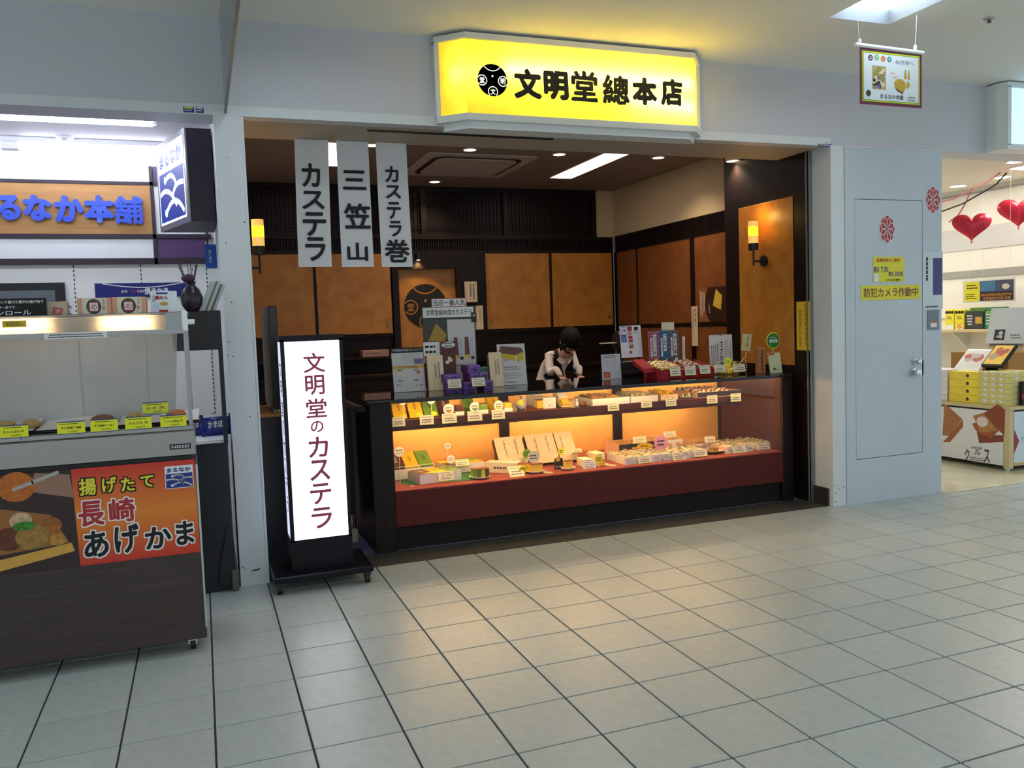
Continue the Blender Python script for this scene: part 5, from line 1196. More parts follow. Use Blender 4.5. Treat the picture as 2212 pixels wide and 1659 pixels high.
body = [(0, .10, .86, (.125, .10)), (0, .03, 1.0, (.112, .09)), (0, -.09, zs - .05, (.115, .085)), (0, -.17, zs + .015, (.085, .065)), (0, -.25, zs + .035, .05), (0, -.31, zs + .05, .052),   # pelvis, waist, chest, upper back, neck, skull base
        (-.112, -.16, zs - .0, .047), (-.135, -.23, zs - .15, .041), (-.11, -.31, .97, .034), (-.085, -.36, .885, .025),
        (.112, -.16, zs - .0, .047), (.128, -.23, zs - .15, .041), (.11, -.31, .97, .034), (.085, -.36, .885, .025),
        (-.085, .10, .78, .085), (-.09, .08, .45, .058), (-.09, .10, .09, .042), (-.09, .0, .035, .034),
        (.085, .10, .78, .085), (.09, .08, .45, .058), (.09, .10, .09, .042), (.09, .0, .035, .034)]
ed = [(0, 1), (1, 2), (2, 3), (3, 4), (4, 5), (3, 6), (6, 7), (7, 8), (8, 9), (3, 10), (10, 11), (11, 12), (12, 13), (0, 14), (14, 15), (15, 16), (16, 17), (0, 18), (18, 19), (19, 20), (20, 21)]
bo = skin('body', body, ed, BLO, t)
me = bo.data; me.materials.append(SK); me.materials.append(TRO); me.materials.append(VES)
for p in me.polygons:
    c = p.center
    if c.z < .84: i_ = 2
    elif (c.z < .92 and c.y < -.30) or (c.y < -.215 and c.z > zs - .03 and abs(c.x) < .055): i_ = 1
    elif abs(c.x) < .092 and c.y > -.28 and not (c.y < -.08 and abs(c.x) < (c.z - (zs - .13)) * .26): i_ = 3
    else: i_ = 0
    p.material_index = i_
me.update()
# collar and V of white blouse showing at the chest
b = B().add([(-.05, -.262, zs - .02), (.05, -.262, zs - .02), (0, -.215, zs - .16)], [(0, 1, 2)])
b.add([(-.055, -.27, zs + .0), (-.005, -.285, zs - .05), (-.035, -.262, zs - .075), (-.075, -.24, zs - .03)], [(0, 1, 2, 3)]); b.add([(.055, -.27, zs + .0), (.005, -.285, zs - .05), (.035, -.262, zs - .075), (.075, -.24, zs - .03)], [(3, 2, 1, 0)])
b.build('collar', BLO, t)
# head, bowed: local frame tilted forward
hp = Vector((.01, -.35, zh)); HM = Matrix.Translation(hp) @ Matrix.Rotation(1.1, 4, 'X')
hb = B().ball((0, 0, 0), .074, .092, .108, 20, 14)
for i, v in enumerate(hb.v):
    x, y, z = v
    if z < -.03: x *= 1 + (z + .03) * 3.2; 
    if y < 0 and z < .02: y *= .94
    hb.v[i] = (x, y, z)
hb.ball((0, -.093, -.018), .011, .016, .022, 8, 6)
for s in (-1, 1): hb.ball((s * .074, .01, -.015), .010, .02, .03, 8, 6)
hb.xf(HM).build('head', SK, t, smooth=True)
fb = B()
for s in (-1, 1): fb.ball((s * .03, -.083, .008), .012, .006, .005, 8, 6)
fb.ball((0, -.083, -.058), .022, .006, .005, 8, 6)
fb.xf(HM).build('face_detail', M('face_dark', (60, 34, 30), .6), t, smooth=True)
hh = B().ball((0, .012, .018), .086, .112, .118, 24, 16)
hh.v = [(x, (y if y > -.055 or z > .02 else -.055 + (z - .02) * .25), z) for x, y, z in hh.v]
hh.ball((0, .085, -.04), .045, .04, .05, 12, 8)
for s in (-1, 1): hh.tube([(s * .07, -.055, .05), (s * .08, -.05, .0), (s * .075, -.045, -.06)], [.018, .02, .012], 8)
hh.xf(HM).build('hair', HAIR, t, smooth=True)
# hands resting on the worktable
for s in (-1, 1):
    bx_, by_, bz_ = s * .085, -.385, .875
    P = [(bx_, by_ + .03, bz_ + .01, .024), (bx_, by_ - .02, bz_, (.034, .016))]; E = [(0, 1)]
    for i, (dx, ln) in enumerate(((-.026, .052), (-.009, .062), (.009, .058), (.026, .045))):
        n = len(P); P += [(bx_ + dx, by_ - .05, bz_ + .001, .0085), (bx_ + dx * 1.1, by_ - .05 - ln * .5, bz_ + .002, .008), (bx_ + dx * 1.1, by_ - .05 - ln, bz_ - .008, .0065)]; E += [(1, n), (n, n + 1), (n + 1, n + 2)]
    n = len(P); P += [(bx_ - s * .036, by_ - .02, bz_ - .002, .010), (bx_ - s * .05, by_ - .05, bz_ - .006, .0085)]; E += [(1, n), (n, n + 1)]
    skin('hand', P, E, SK, t)
# ================================================================= SERVICE DOOR: NOTICES
def wall_board(name, lab, cat, x0, y0, x1, y1, Y, mat, th=.003, grp=None):
    a = at(x0, y1, 'y', Y); c = at(x1, y0, 'y', Y); b_ = at(x0, y0, 'y', Y); d = at(x1, y1, 'y', Y)
    w = (c.x - a.x + d.x - b_.x) / 2; h = (b_.z - a.z + c.z - d.z) / 2
    t = thing(name, lab, cat, ((a.x + b_.x) / 2, Y, (a.z + d.z) / 2), group=grp)
    B().box(0, -th, 0, w, 0, h).build('sheet', mat, t)
    return t, w, h
FLR = M('flower_red', (176, 44, 60), .5)
for cx, cy, w_, h_, lab in ((1916, 495, 42, 60, 'red overlapping petal emblem stuck on the service door leaf'), (2015, 432, 41, 58, 'red overlapping petal emblem stuck beside the service door, higher up')):
    p = at(cx, cy, 'y', YD); k = mpp(p); t = thing('flower_emblem', lab, 'emblem', (p.x, YD, p.z)); a, c = w_ / 2 * k, h_ / 2 * k
    rx, rz_ = a * .44, c * .44
    bw2 = B(); br = B(); bl = B()
    for i in range(8):
        th = math.pi / 2 + i * math.pi / 4; ox, oz = a * .56 * math.cos(th), c * .56 * math.sin(th)
        disc(bw2, ox, oz, rx * 1.09, -.0008 - i * .00004, 0, 20, rz_ * 1.09); disc(br, ox, oz, rx, -.0013 - i * .00004, -.0012, 20, rz_)
        for k2 in range(24):
            q = []
            for aa, f in ((k2, .90), (k2 + 1, .90), (k2 + 1, 1.02), (k2, 1.02)):
                an = aa * math.pi / 12; q.append((ox + rx * 1.02 * f * math.cos(an), -.0022, oz + rz_ * 1.02 * f * math.sin(an)))
            bl.quad(*q)
    bw2.build('outline', PAPER, t, kind='stuff'); disc(br, 0, 0, rx * .8, -.00165, -.0012, 16, rz_ * .8); br.build('petal', FLR, t, kind='stuff'); bl.build('petal_line', PAPER, t, kind='stuff')
YSG = M('notice_yellow', (226, 214, 44), .5)
t, w, h = wall_board('hours_sign', 'yellow opening hours sign on the service door', 'sign', 1886, 555, 1952, 609, YD, YSG)
letter(t, '営業時間のご案内', w * .48, h * .87, w * .76, h * .15, -.0036, RED, weight=.02)
letter(t, '開店', w * .10, h * .50, w * .17, h * .22, -.0036, BLUE, weight=.02); letter(t, '7:30', w * .36, h * .50, w * .24, h * .22, -.0036, BLUE, weight=.02); letter(t, '閉店', w * .57, h * .32, w * .16, h * .2, -.0036, BLUE, weight=.02); letter(t, '20:00', w * .83, h * .32, w * .28, h * .2, -.0036, BLUE, weight=.02); letter(t, 'させぼ五番街', w * .64, h * .08, w * .48, h * .09, -.0036, INK, weight=.02); rects(t, [(w * .02, h * .02, w * .17, h * .34)], -.0034, PAPER, 'patch')
t, w, h = wall_board('camera_sign', 'long yellow security camera sign on the service door', 'sign', 1860, 616, 1987, 647, YD, YSG)
letter(t, '防犯カメラ作動中', w * .5, h * .5, w * .92, h * .66, -.0036, M('sign_maroon', (120, 40, 40), .5), weight=.015)
t, w, h = wall_board('caution_sheet', 'pale safety sheet with a vertical line of print beside the service door', 'poster', 1993, 545, 2036, 668, YD, M('sheet_blue_white', (206, 214, 220), .5))
vfine(t, w * .10, h * .34, w * .30, h * .95, 1, -.0036, INK, seed=5); fine(t, w * .05, h * .02, w * .9, h * .07, 1, -.0036, INK, seed=6); rects(t, [(w * .50, h * .25, w * .96, h * .90)], -.0034, M('plain_navy_block', (60, 66, 120), .5), 'block')
t, w, h = wall_board('intercom_plate', 'grey metal plate with a small sticker beside the service door', 'plate', 2003, 670, 2027, 712, YD, M('plate_grey', (112, 122, 130), .35, metal=.4), .006)
rects(t, [(w * .25, h * .12, w * .8, h * .40)], -.0066, PAPER, 'sticker'); rects(t, [(w * .25, h * .34, w * .8, h * .42)], -.0070, M('photo_orange'), 'sticker_band')
for x0, y0, x1, y1, m, lab in ((396, 231, 419, 243, BLUE, 'small yellow and navy sticker on the lintel of the neighbour stall'), (423, 231, 440, 244, M('sticker_blue', (60, 80, 150), .5), 'small blue sticker on the lintel of the neighbour stall'), (1768, 310, 1781, 317, M('sticker_navy', (36, 48, 80), .5), 'small navy sticker on the lintel beside the service door'), (1784, 308, 1796, 318, M('sticker_blue'), 'small blue sticker on the lintel beside the service door')):
    t, w, h = wall_board('lintel_sticker', lab, 'sticker', x0, y0, x1, y1, YF - .0045, m, .001); rects(t, [(w * .1, h * .7, w * .9, h * .95)], -.0016, LYEL if x0 == 396 else PAPER, 'band'); fine(t, w * .1, h * .2, w * .9, h * .6, 1, -.0016, PAPER, seed=x0)

# ================================================================= LEFT NEIGHBOUR
def lines2(parent, paths, wd, y, mat, name):
    b = B()
    for P in paths:
        for i in range(len(P) - 1):
            a, c = Vector(P[i]), Vector(P[i + 1]); d = (c - a); n = Vector((-d.y, d.x)).normalized() * wd / 2; e = d.normalized() * wd * .2
            q = [a + n - e, a - n - e, c - n + e, c + n + e]; b.quad(*[(v.x, y, v.y) for v in q])
    return b.build(name, mat, parent)
def arc(p0, p1, p2, n=10): return [((1 - s) ** 2 * p0[0] + 2 * s * (1 - s) * p1[0] + s * s * p2[0], (1 - s) ** 2 * p0[1] + 2 * s * (1 - s) * p1[1] + s * s * p2[1]) for s in [i / n for i in range(n + 1)]]
def wave_logo(t, x, z, w, h, y, navy, white):
    rects(t, [(x, z, x + w, z + h)], y, white, 'logo_border'); rects(t, [(x + w * .03, z + h * .03, x + w * .97, z + h * .66)], y - .0005, navy, 'logo_ground')
    rects(t, [(x + w * .03, z + h * .68, x + w * .97, z + h * .97)], y - .0004, white, 'logo_band'); letter(t, 'まるなか', x + w * .5, z + h * .82, w * .84, h * .20, y - .001, navy, weight=.04)
    S = lambda P: [(x + w * u, z + h * v) for u, v in P]
    lines2(t, [S(arc((.28, .56), (.55, .66), (.68, .46))), S(arc((.07, .40), (.38, .50), (.66, .20))), S(arc((.25, .14), (.60, .40), (.92, .09))), S(arc((.52, .30), (.62, .50), (.94, .44)))], w * .058, y - .001, white, 'logo_wave')
    b = B(); disc(b, x + w * .26, z + h * .56, w * .045, y - .0011, y - .0006, 12); disc(b, x + w * .24, z + h * .14, w * .05, y - .0011, y - .0006, 12); b.build('logo_dot', white, t, kind='stuff')
YB = 1.85
# name board on the back wall with raised letters
WOODB = M('honey_board', (196, 146, 84), .5, noise=(180, 128, 68), scale=4, stretch=(.6, 8, 8)); FRM = M('dark_plum_frame', (44, 32, 46), .5); PURP = M('plum_panel', (86, 58, 106), .5); PW = M('panel_white', (232, 234, 234), .5)
zb0, zb1 = 2.075, 2.408; xb = -.235
t = thing('stall_name_board', 'honey coloured name board with raised blue letters on the neighbour stall wall', 'sign', (xb, YB, zb0))
B().box(-1.75, -.03, 0, 0, 0, zb1 - zb0).build('board', WOODB, t)
BLU3 = M('letter_blue', (44, 84, 216), .35); 
for ch, x0, y0, x1, y1 in (('ま', -58, 422, -10, 476), ('る', -8, 421, 45, 476), ('な', 50, 421, 112, 477), ('か', 117, 422, 181, 480), ('本', 181, 422, 247, 482), ('舗', 246, 424, 309, 484)):
    b = char_px(B(), ch, x0, y0, x1, y1, YB - .055, (xb, YB, zb0), weight=.028 if ch == '舗' else .055); n = len(b.v)
    o = b.build('letter', BLU3, t); sm = o.modifiers.new('thick', 'SOLIDIFY'); sm.thickness = .02; sm.offset = 0
b = B().box(-1.75, -.035, zb1 - zb0, .38, 0, zb1 - zb0 + .022).box(-1.75, -.035, -.03, .38, 0, 0).box(-1.75, -.035, -.205, .38, 0, -.165).box(0, -.035, -.205, .022, 0, zb1 - zb0 + .13)
b.build('frame', FRM, t)
B().box(-1.75, -.02, -.163, -.002, 0, -.032).build('lower_panel', PW, t); B().box(.024, -.02, .002, .345, 0, zb1 - zb0 - .002).build('side_panel', PW, t); B().box(.024, -.022, -.163, .345, 0, -.032).build('plum_panel', PURP, t); B().box(.024, -.022, zb1 - zb0 + .024, .085, 0, zb1 - zb0 + .13).build('plum_panel', PURP, t)
B().box(.345, -.03, -.205, .36, 0, .02).build('frame_end', FRM, t)
# slotted wall channels
for px in (160, 305, 447):
    x = at(px, 600, 'y', YB - .004).x
    t = thing('wall_channel', 'slotted shelf channel on the white stall wall ' + {160: 'behind the small carton', 305: 'above the navy cloth banner', 447: 'close to the partition'}[px], 'wall channel', (x, YB, .3), group='slotted wall channels')
    B().box(-.006, -.004, 0, .006, 0, 1.565).build('rail', PW, t); b = B()
    for i in range(52): b.box(-.0035, -.0046, .02 + i * .03, .0035, -.0039, .038 + i * .03)
    b.build('slot', BLACKM, t, kind='stuff')
# lamps
TUB = M('stall_tube', (250, 250, 255), .4, emit=16, ecol=(236, 238, 255))
def batten(px0, px1, py0, py1, z, lab, x_left):
    a = at(px1, py1, 'z', z); t = thing('tube_lamp', lab, 'lamp', (a.x, a.y, 2.65), group='tube lamps of the neighbour stall')
    L_ = a.x - x_left
    B().box(-L_, -.03, -.03, .02, .03, 0, .003).build('batten', LAMPF, t); B().box(.0, -.025, -.075, .02, .025, -.03, .003).build('end_cap', LAMPF, t)
    B().tube([(-L_, 0, -.055), (.0, 0, -.055)], .03, 14).build('tube', TUB, t, smooth=SM)
batten(0, 330, 255, 262, 2.595, 'bright tube lamp under the ceiling at the mouth of the neighbour stall', -1.6)
t = thing('tube_lamp', 'bright tube lamp washing the wall above the honey coloured name board', 'lamp', (-1.02, 1.58, 2.65), group='tube lamps of the neighbour stall')
B().box(-.45, -.03, -.03, 1.0, .03, 0, .003).build('batten', LAMPF, t); B().tube([(-.42, 0, -.05), (-.06, 0, -.05)], .016, 12).build('tube', TUB, t, smooth=SM); B().tube([(.06, 0, -.05), (.95, 0, -.05)], .016, 12).build('tube', TUB, t, smooth=SM); B().box(-.05, -.025, -.08, .05, .025, -.03, .004).build('socket', LAMPF, t)
p = at(140, 300, 'z', 2.64); tag(B().lathe([(.0001, 0), (.055, 0), (.05, -.014), (.024, -.018), (.022, -.032), (.0001, -.034)], 22).build('smoke_detector', LAMPF, None, (p.x, p.y, 2.65), smooth=SM), 'round white smoke detector on the neighbour stall ceiling', 'smoke detector')
# blade sign on the partition
zt = at(405, 276, 'y', .6).z; zb = at(408, 478, 'y', .6).z
A0 = at(408, 380, 'y', .6); x0 = A0.x
F1 = (at(345, 400, 'y', 1.15).x, 1.15)
t = thing('blade_sign', 'lit navy and white wave logo sign with dark plum sides on the partition', 'sign', (x0, .6, zb)); h = zt - zb
pl = [(0, 0), (.155 - x0, 0), (.155 - x0, .55), (F1[0] - x0, .55)]
B().flat(pl, 0, h).build('body', M('dark_plum_side', (36, 24, 44), .45), t)
fw_ = math.hypot(F1[0] - x0, .55); ang = math.atan2(-(.55), -(F1[0] - x0))     # local x runs from the far edge to the near edge
fr = bpy.data.objects.new('lit_face', None)
NAVL = M('lit_navy', (30, 60, 150), .4, emit=.16, ecol=(28, 70, 170)); WHL = M('lit_white', (240, 248, 255), .4, emit=.55, ecol=(224, 240, 255))
g_ = B().box(0, -.012, 0, fw_, -.002, h).build('face_frame', ALU, t, (F1[0] - x0, .55, 0), (0, 0, ang))
wave_logo(g_, fw_ * .06, h * .06, fw_ * .88, h * .88, -.0135, NAVL, WHL)
# heated display cabinet on casters
YC = -.75
xr = at(443, 1300, 'y', YC).x; xl = -1.7; cw = xr - xl; D_ = .46
t = thing('rolling_cabinet', 'dark wood rolling cabinet with a red and orange poster under the heated case', 'cabinet', (xr, YC, 0))
z0 = at(443, 1378, 'y', YC).z; z1 = at(428, 982, 'y', YC).z
WEN = M('wenge_laminate', (66, 52, 47), .5, noise=(52, 41, 38), scale=5, stretch=(.5, 10, 14))
B().box(-cw, 0, z0, 0, D_, z1 - .035, .003).build('body', WEN, t); B().box(-cw + .01, .012, z1 - .035, -.012, D_ - .01, z1).build('recess', BLACKM, t)
B().box(-.004, -.006, z0 + .05, .004, .012, z1 - .04).build('edge_trim', CHROME, t)
for x in (-.06, -cw + .06):
    for y in (.07, D_ - .06):
        c = B().cyl((x - .011, y, .026), .026, .022, 'x', 18).build('caster', RUB, t, smooth=SM); B().box(x - .018, y - .02, .03, x + .018, y + .02, z0 + .001).build('fork', CHROME, c)
# poster on the cabinet
pz0 = at(428, 1192, 'y', YC).z; pz1 = at(425, 991, 'y', YC).z; px1 = at(427, 1100, 'y', YC).x
pg = M('poster_flame', (206, 60, 30), .5); nt = pg.node_tree; tcn = nt.nodes.new('ShaderNodeTexCoord'); sp = nt.nodes.new('ShaderNodeSeparateXYZ'); rp = nt.nodes.new('ShaderNodeValToRGB')
rp.color_ramp.elements[0].color = lin((196, 40, 28)); rp.color_ramp.elements[1].color = lin((200, 42, 28)); e = rp.color_ramp.elements.new(.5); e.color = lin((222, 128, 34))
nt.links.new(tcn.outputs['Generated'], sp.inputs[0]); nt.links.new(sp.outputs['Z'], rp.inputs[0]); nt.links.new(rp.outputs[0], nt.nodes['Principled BSDF'].inputs['Base Color'])
po = (px1, YC - .001, pz0); pt_ = thing('fishcake_poster', 'red and orange poster with large Japanese lettering on the rolling cabinet', 'poster', po)
ph = pz1 - pz0; pw = px1 - at(-20, 1100, 'y', YC).x
B().box(-pw, -.002, 0, 0, 0, ph).build('sheet', pg, pt_)
def pp(px, py): q = at(px, py, 'y', YC - .003); return (q.x - po[0], q.z - po[2])
# photo half
xm = pp(165, 1100)[0]
B().plate([(-pw, 0), (xm, 0), (xm - .01, ph), (-pw, ph)], -.0026, -.002).build('photo_ground', M('photo_oil', (44, 26, 20), .5), pt_)
B().plate([pp(150, 1025), pp(160, 1075), pp(60, 1062), pp(75, 1022)], -.0030, -.002).build('picture', M('photo_panrim', (150, 110, 90), .4), pt_)
q = pp(35, 1052); disc(B(), q[0], q[1], .066, -.0036, -.002, 24, .06).build('picture', M('photo_fried', (196, 112, 30), .6, noise=(170, 84, 20), scale=40), pt_)
lines2(pt_, [[pp(28, 1058), pp(70, 1042), pp(125, 1020)]], .014, -.0042, M('photo_tongs', (170, 166, 160), .4), 'picture')
B().plate([pp(-20, 1215), pp(-20, 1240), pp(162, 1190), pp(155, 1172)], -.0034, -.002).build('picture', M('photo_boxrim', (206, 156, 66), .5), pt_)
B().plate([pp(0, 1100), pp(0, 1200), pp(150, 1172), pp(110, 1112)], -.0030, -.002).build('picture', M('photo_tray', (150, 96, 40), .6), pt_)
for cx, cy, r, m in ((20, 1165, .055, (110, 54, 26)), (70, 1160, .06, (176, 130, 60)), (110, 1135, .04, (170, 100, 40)), (45, 1125, .04, (216, 180, 140)), (125, 1165, .03, (206, 150, 60))):
    q = pp(cx, cy); disc(B(), q[0], q[1], r, -.0040 - r * .01, -.002, 20, r * .85).build('picture', M('photo_food%d' % cx, m, .6, noise=tuple(int(v * .75) for v in m), scale=50), pt_)
q = pp(52, 1136); disc(B(), q[0], q[1], .04, -.0050, -.002, 16, .018).build('picture', M('photo_parsley', (70, 150, 40), .6, noise=(30, 90, 20), scale=90), pt_)
RB_ = M('poster_crimson', (170, 34, 40), .5); YT = M('poster_yellowtext', (226, 214, 50), .5)
for chars, m, m2 in (([('揚', 170, 1033, 208, 1070), ('げ', 220, 1030, 252, 1064), ('た', 261, 1031, 291, 1061), ('て', 303, 1027, 332, 1052)], YT, INK), ([('長', 169, 1082, 225, 1137), ('崎', 235, 1076, 292, 1128)], RB_, PAPER), ([('あ', 181, 1146, 235, 1205), ('げ', 247, 1132, 301, 1195), ('か', 313, 1137, 371, 1185), ('ま', 380, 1125, 419, 1177)], INK, PAPER)):
    b1 = B(); b2 = B()
    for ch in chars:
        e = 2.6
        for dx in (-e, 0, e):
            for dy in (-e, 0, e):
                if dx or dy: char_px(b2, ch[0], ch[1] + dx, ch[2] + dy, ch[3] + dx, ch[4] + dy, YC - .0035 - .00002 * (dx + dy), po, weight=.03)
        char_px(b1, *ch, YC - .0045, po, weight=.03)
    b2.build('lettering_outline', m2, pt_, kind='stuff'); b1.build('lettering', m, pt_)
q0 = pp(358, 1057); q1 = pp(416, 1003); wave_logo(pt_, q0[0], q0[1], q1[0] - q0[0], q1[1] - q0[1], -.0035, BLUE, PAPER)
# heated case
zc0 = z1; zc1 = at(428, 918, 'y', YC).z; zc2 = at(415, 713, 'y', YC).z; zc3 = at(412, 672, 'y', YC).z
t = thing('heated_case', 'stainless heated display case with steamed up front and glowing lamp bar', 'display case', (xr, YC, zc0))
B().box(-cw, .0, .0, -.0, D_ - .02, zc1 - zc0 - .02, .004).build('base', STEEL, t)
B().box(-cw, .02, zc1 - zc0 - .02, -.004, D_ - .02, zc1 - zc0, .002).build('deck', STEEL, t)
STEAM = bpy.data.materials.new('steamed_glass'); STEAM.use_nodes = True; nt = STEAM.node_tree; nt.nodes.clear()
_o = nt.nodes.new('ShaderNodeOutputMaterial'); _d = nt.nodes.new('ShaderNodeBsdfDiffuse'); _t = nt.nodes.new('ShaderNodeBsdfTransparent'); _x = nt.nodes.new('ShaderNodeMixShader'); _n = nt.nodes.new('ShaderNodeTexNoise'); _m = nt.nodes.new('ShaderNodeMapRange'); _c = nt.nodes.new('ShaderNodeTexCoord')
_n.inputs['Scale'].default_value = 4; _m.inputs[1].default_value = .3; _m.inputs[2].default_value = .7; _m.inputs[3].default_value = .62; _m.inputs[4].default_value = .85; _d.inputs[0].default_value = lin((168, 172, 170))
nt.links.new(_c.outputs['Object'], _n.inputs[0]); nt.links.new(_n.outputs['Fac'], _m.inputs[0]); nt.links.new(_m.outputs[0], _x.inputs[0]); nt.links.new(_t.outputs[0], _x.inputs[1]); nt.links.new(_d.outputs[0], _x.inputs[2]); nt.links.new(_x.outputs[0], _o.inputs[0])
hz = zc1 - zc0; hz2 = zc2 - zc0; hz3 = zc3 - zc0
gx = at(390, 800, 'y', YC + .1).x - xr
gx2 = at(378, 880, 'y', YC + .34).x - xr
B().quad((-cw, .34, hz + .002), (gx2, .34, hz + .002), (gx2 + .03, .33, hz2), (-cw, .33, hz2)).build('steamed_pane', STEAM, t)
B().quad((-cw, .05, hz + .05), (-.014, .05, hz + .05), (-.014, .08, hz2), (-cw, .08, hz2)).build('clear_pane', GLASS, t)
b = B().box(-.020, .04, hz, -.004, .055, hz2 + .03).box(-.020, D_ - .05, hz, -.004, D_ - .03, hz2 + .03); b.build('corner_post', ALU, t, kind='stuff')
B().quad((-.012, .055, hz), (-.012, D_ - .05, hz), (-.012, D_ - .05, hz2), (-.012, .055, hz2)).build('side_pane', GLASS, t)
B().box(-cw, .03, hz2 - .012, -.004, .06, hz2 + .006).build('top_rail', STEEL, t); B().box(-cw, .05, hz3 - .008, .004, D_ - .02, hz3, .002).build('roof', STEEL, t)
LB = M('lamp_bar_lit', (255, 226, 190), .4, emit=1.35, ecol=(255, 214, 160))
hm = (hz2 + hz3) / 2
B().prism([(.062, hz2 + .008), (.034, hz2 + .014), (.028, hm), (.034, hz3 - .016), (.062, hz3 - .01)], lambda u, v: (-cw, u, v), lambda u, v: (-.085, u, v)).build('lamp_cover', acrylic('lamp_acrylic', (.8, .76, .7)), t)
LBT = M('lamp_bar_tube', (255, 226, 190), .4, emit=26, ecol=(255, 214, 150))
for a, c in ((-.33, -.14), (-.80, -.52)): B().tube([(a, .05, hm), (c, .05, hm)], .004).build('lamp_tube', LBT, t)
B().box(-.085, .034, hz2 + .006, -.02, .07, hz3 - .006).build('end_block', ALU, t); B().box(-.022, .028, hz2 - .004, .0, .085, hz3 + .004, .004).build('end_cap', LAMPF, t); B().cyl((.0, .055, (hz2 + hz3) / 2 - .004), .011, .028, 'x', 14).build('knob', LAMPF, t, smooth=SM)
a = at(94, 709, 'y', YC + .02); c = at(231, 720, 'y', YC + .02)
u0 = a.x - xr; u1 = c.x - xr; B().box(u0, .024, hz2 - .018, u1, .028, hz2 + .006).build('label_strip', PAPER, t); fine(t, u0 + .01, hz2 - .015, u1 - .01, hz2 + .003, 2, .0236, INK, seed=7)
a = at(5, 708, 'y', YC + .02); c = at(56, 692, 'y', YC + .02); B().box(a.x - xr, .022, a.z - zc0, c.x - xr, .027, c.z - zc0).build('yellow_label', M('label_mustard', (206, 176, 30), .5), t); fine(t, a.x - xr + .01, a.z - zc0 + .006, c.x - xr - .01, c.z - zc0 - .004, 2, .0216, INK, seed=8)
a = at(367, 972, 'y', YC - .002); c = at(412, 957, 'y', YC - .002); B().box(a.x - xr, -.003, a.z - zc0, c.x - xr, 0, c.z - zc0, .001).build('maker_plate', BLACKM, t); letter(t, 'NISSEI', (a.x + c.x) / 2 - xr, (a.z + c.z) / 2 - zc0, (c.x - a.x) * .82, (c.z - a.z) * .55, -.0036, PAPER, weight=.01)
# fish cakes on trays inside
TRB = M('black_tray', (24, 22, 24), .4)
zf = zc1
for i, (px, w) in enumerate(((20, .20), (150, .26), (305, .20), (395, .14))):
    x = at(px, 905, 'y', YC + .16).x
    t = thing('food_tray', 'black tray lined with white paper in the heated case, ' + ('far end', 'under the noodle cakes', 'under the round brown cake', 'under the orange cake')[(0, 1, 2, 3)[i]] if False else 'black tray lined with white paper under the ' + ('pale fish cakes', 'round brown fish cake', 'knobbly fish cake', 'orange fish cake')[i], 'tray', (x, YC + .10, zf))
    B().box(-w / 2, 0, 0, w / 2, .24, .012, .004).build('tray', TRB, t); b = B().add([(-w * .46, .0, .013), (w * .46, -.005, .015), (w * .5, .23, .045), (-w * .42, .24, .03)], [(0, 1, 2, 3)]); b.build('paper', PAPER, t)
FC = (M('fry_brown', (150, 92, 44), .6, noise=(116, 66, 30), scale=60, bump=.3), M('fry_pale', (206, 176, 104), .6, noise=(176, 140, 70), scale=60, bump=.3), M('fry_orange', (214, 120, 66), .6, noise=(196, 100, 50), scale=60, bump=.3))
for px, py, rx, m, lab in ((10, 903, .040, 1, 'pale flat fish cake at the far end of the heated case'), (66, 902, .036, 1, 'pale fish cake with dark specks in the heated case'), (221, 895, .045, 0, 'round brown fish cake standing out in the heated case'), (290, 890, .034, 1, 'knobbly fish cake behind the raised yellow tag'), (383, 882, .036, 2, 'orange fish cake beside the end post of the heated case')):
    x = at(px, py, 'y', YC + .17).x; o = B().ball((0, 0, .02), rx, .045, .02, 16, 9).build('fish_cake', FC[m], None, (x, YC + .17, zf + .018), smooth=True); tag(o, lab, 'fish cake')
FY = M('tag_fluoro', (226, 226, 20), .5)
for i, (x0, y0, x1, y1, s, Y) in enumerate(((-2, 920, 60, 949, 'ちゃんぽん天', .0), (124, 912, 183, 940, 'すり身揚げ 海鮮', .0), (196, 907, 254, 935, 'すり身揚げ ごぼう', .0), (271, 901, 327, 930, 'きんぴら 天', .01), (347, 898, 402, 925, 'ししゃも明太 天', .01), (309, 870, 363, 896, 'えそ 天', .12))):
    a = at(x0, y1, 'y', YC + Y); c = at(x1, y0, 'y', YC + Y); w = c.x - a.x; h = at(x0, y0, 'y', YC + Y).z - a.z
    t = thing('price_tag', 'yellow price tag edged in blue ' + ('naming the champon cake', 'naming the seafood cake', 'naming the burdock cake', 'naming the kinpira cake', 'naming the smelt cake', 'standing raised behind the others')[i], 'price tag', (a.x, YC + Y, a.z), tilt=-.1, group='yellow price tags of the heated case')
    B().box(0, 0, 0, w, .002, h).build('card', FY, t); rects(t, [(0, 0, w, h * .06), (0, h * .92, w, h)], -.0006, BLUE, 'edge'); letter(t, s, w * .5, h * .5, w * .72, h * .2, -.0008, INK, weight=.01); letter(t, '150円', w * .56, h * .2, w * .34, h * .14, -.0008, INK); fine(t, w * .08, h * .74, w * .9, h * .86, 1, -.0008, INK, seed=i)
    B().box(w * .3, .002, -.006, w * .7, .02, .004).build('clip', ALU, t)
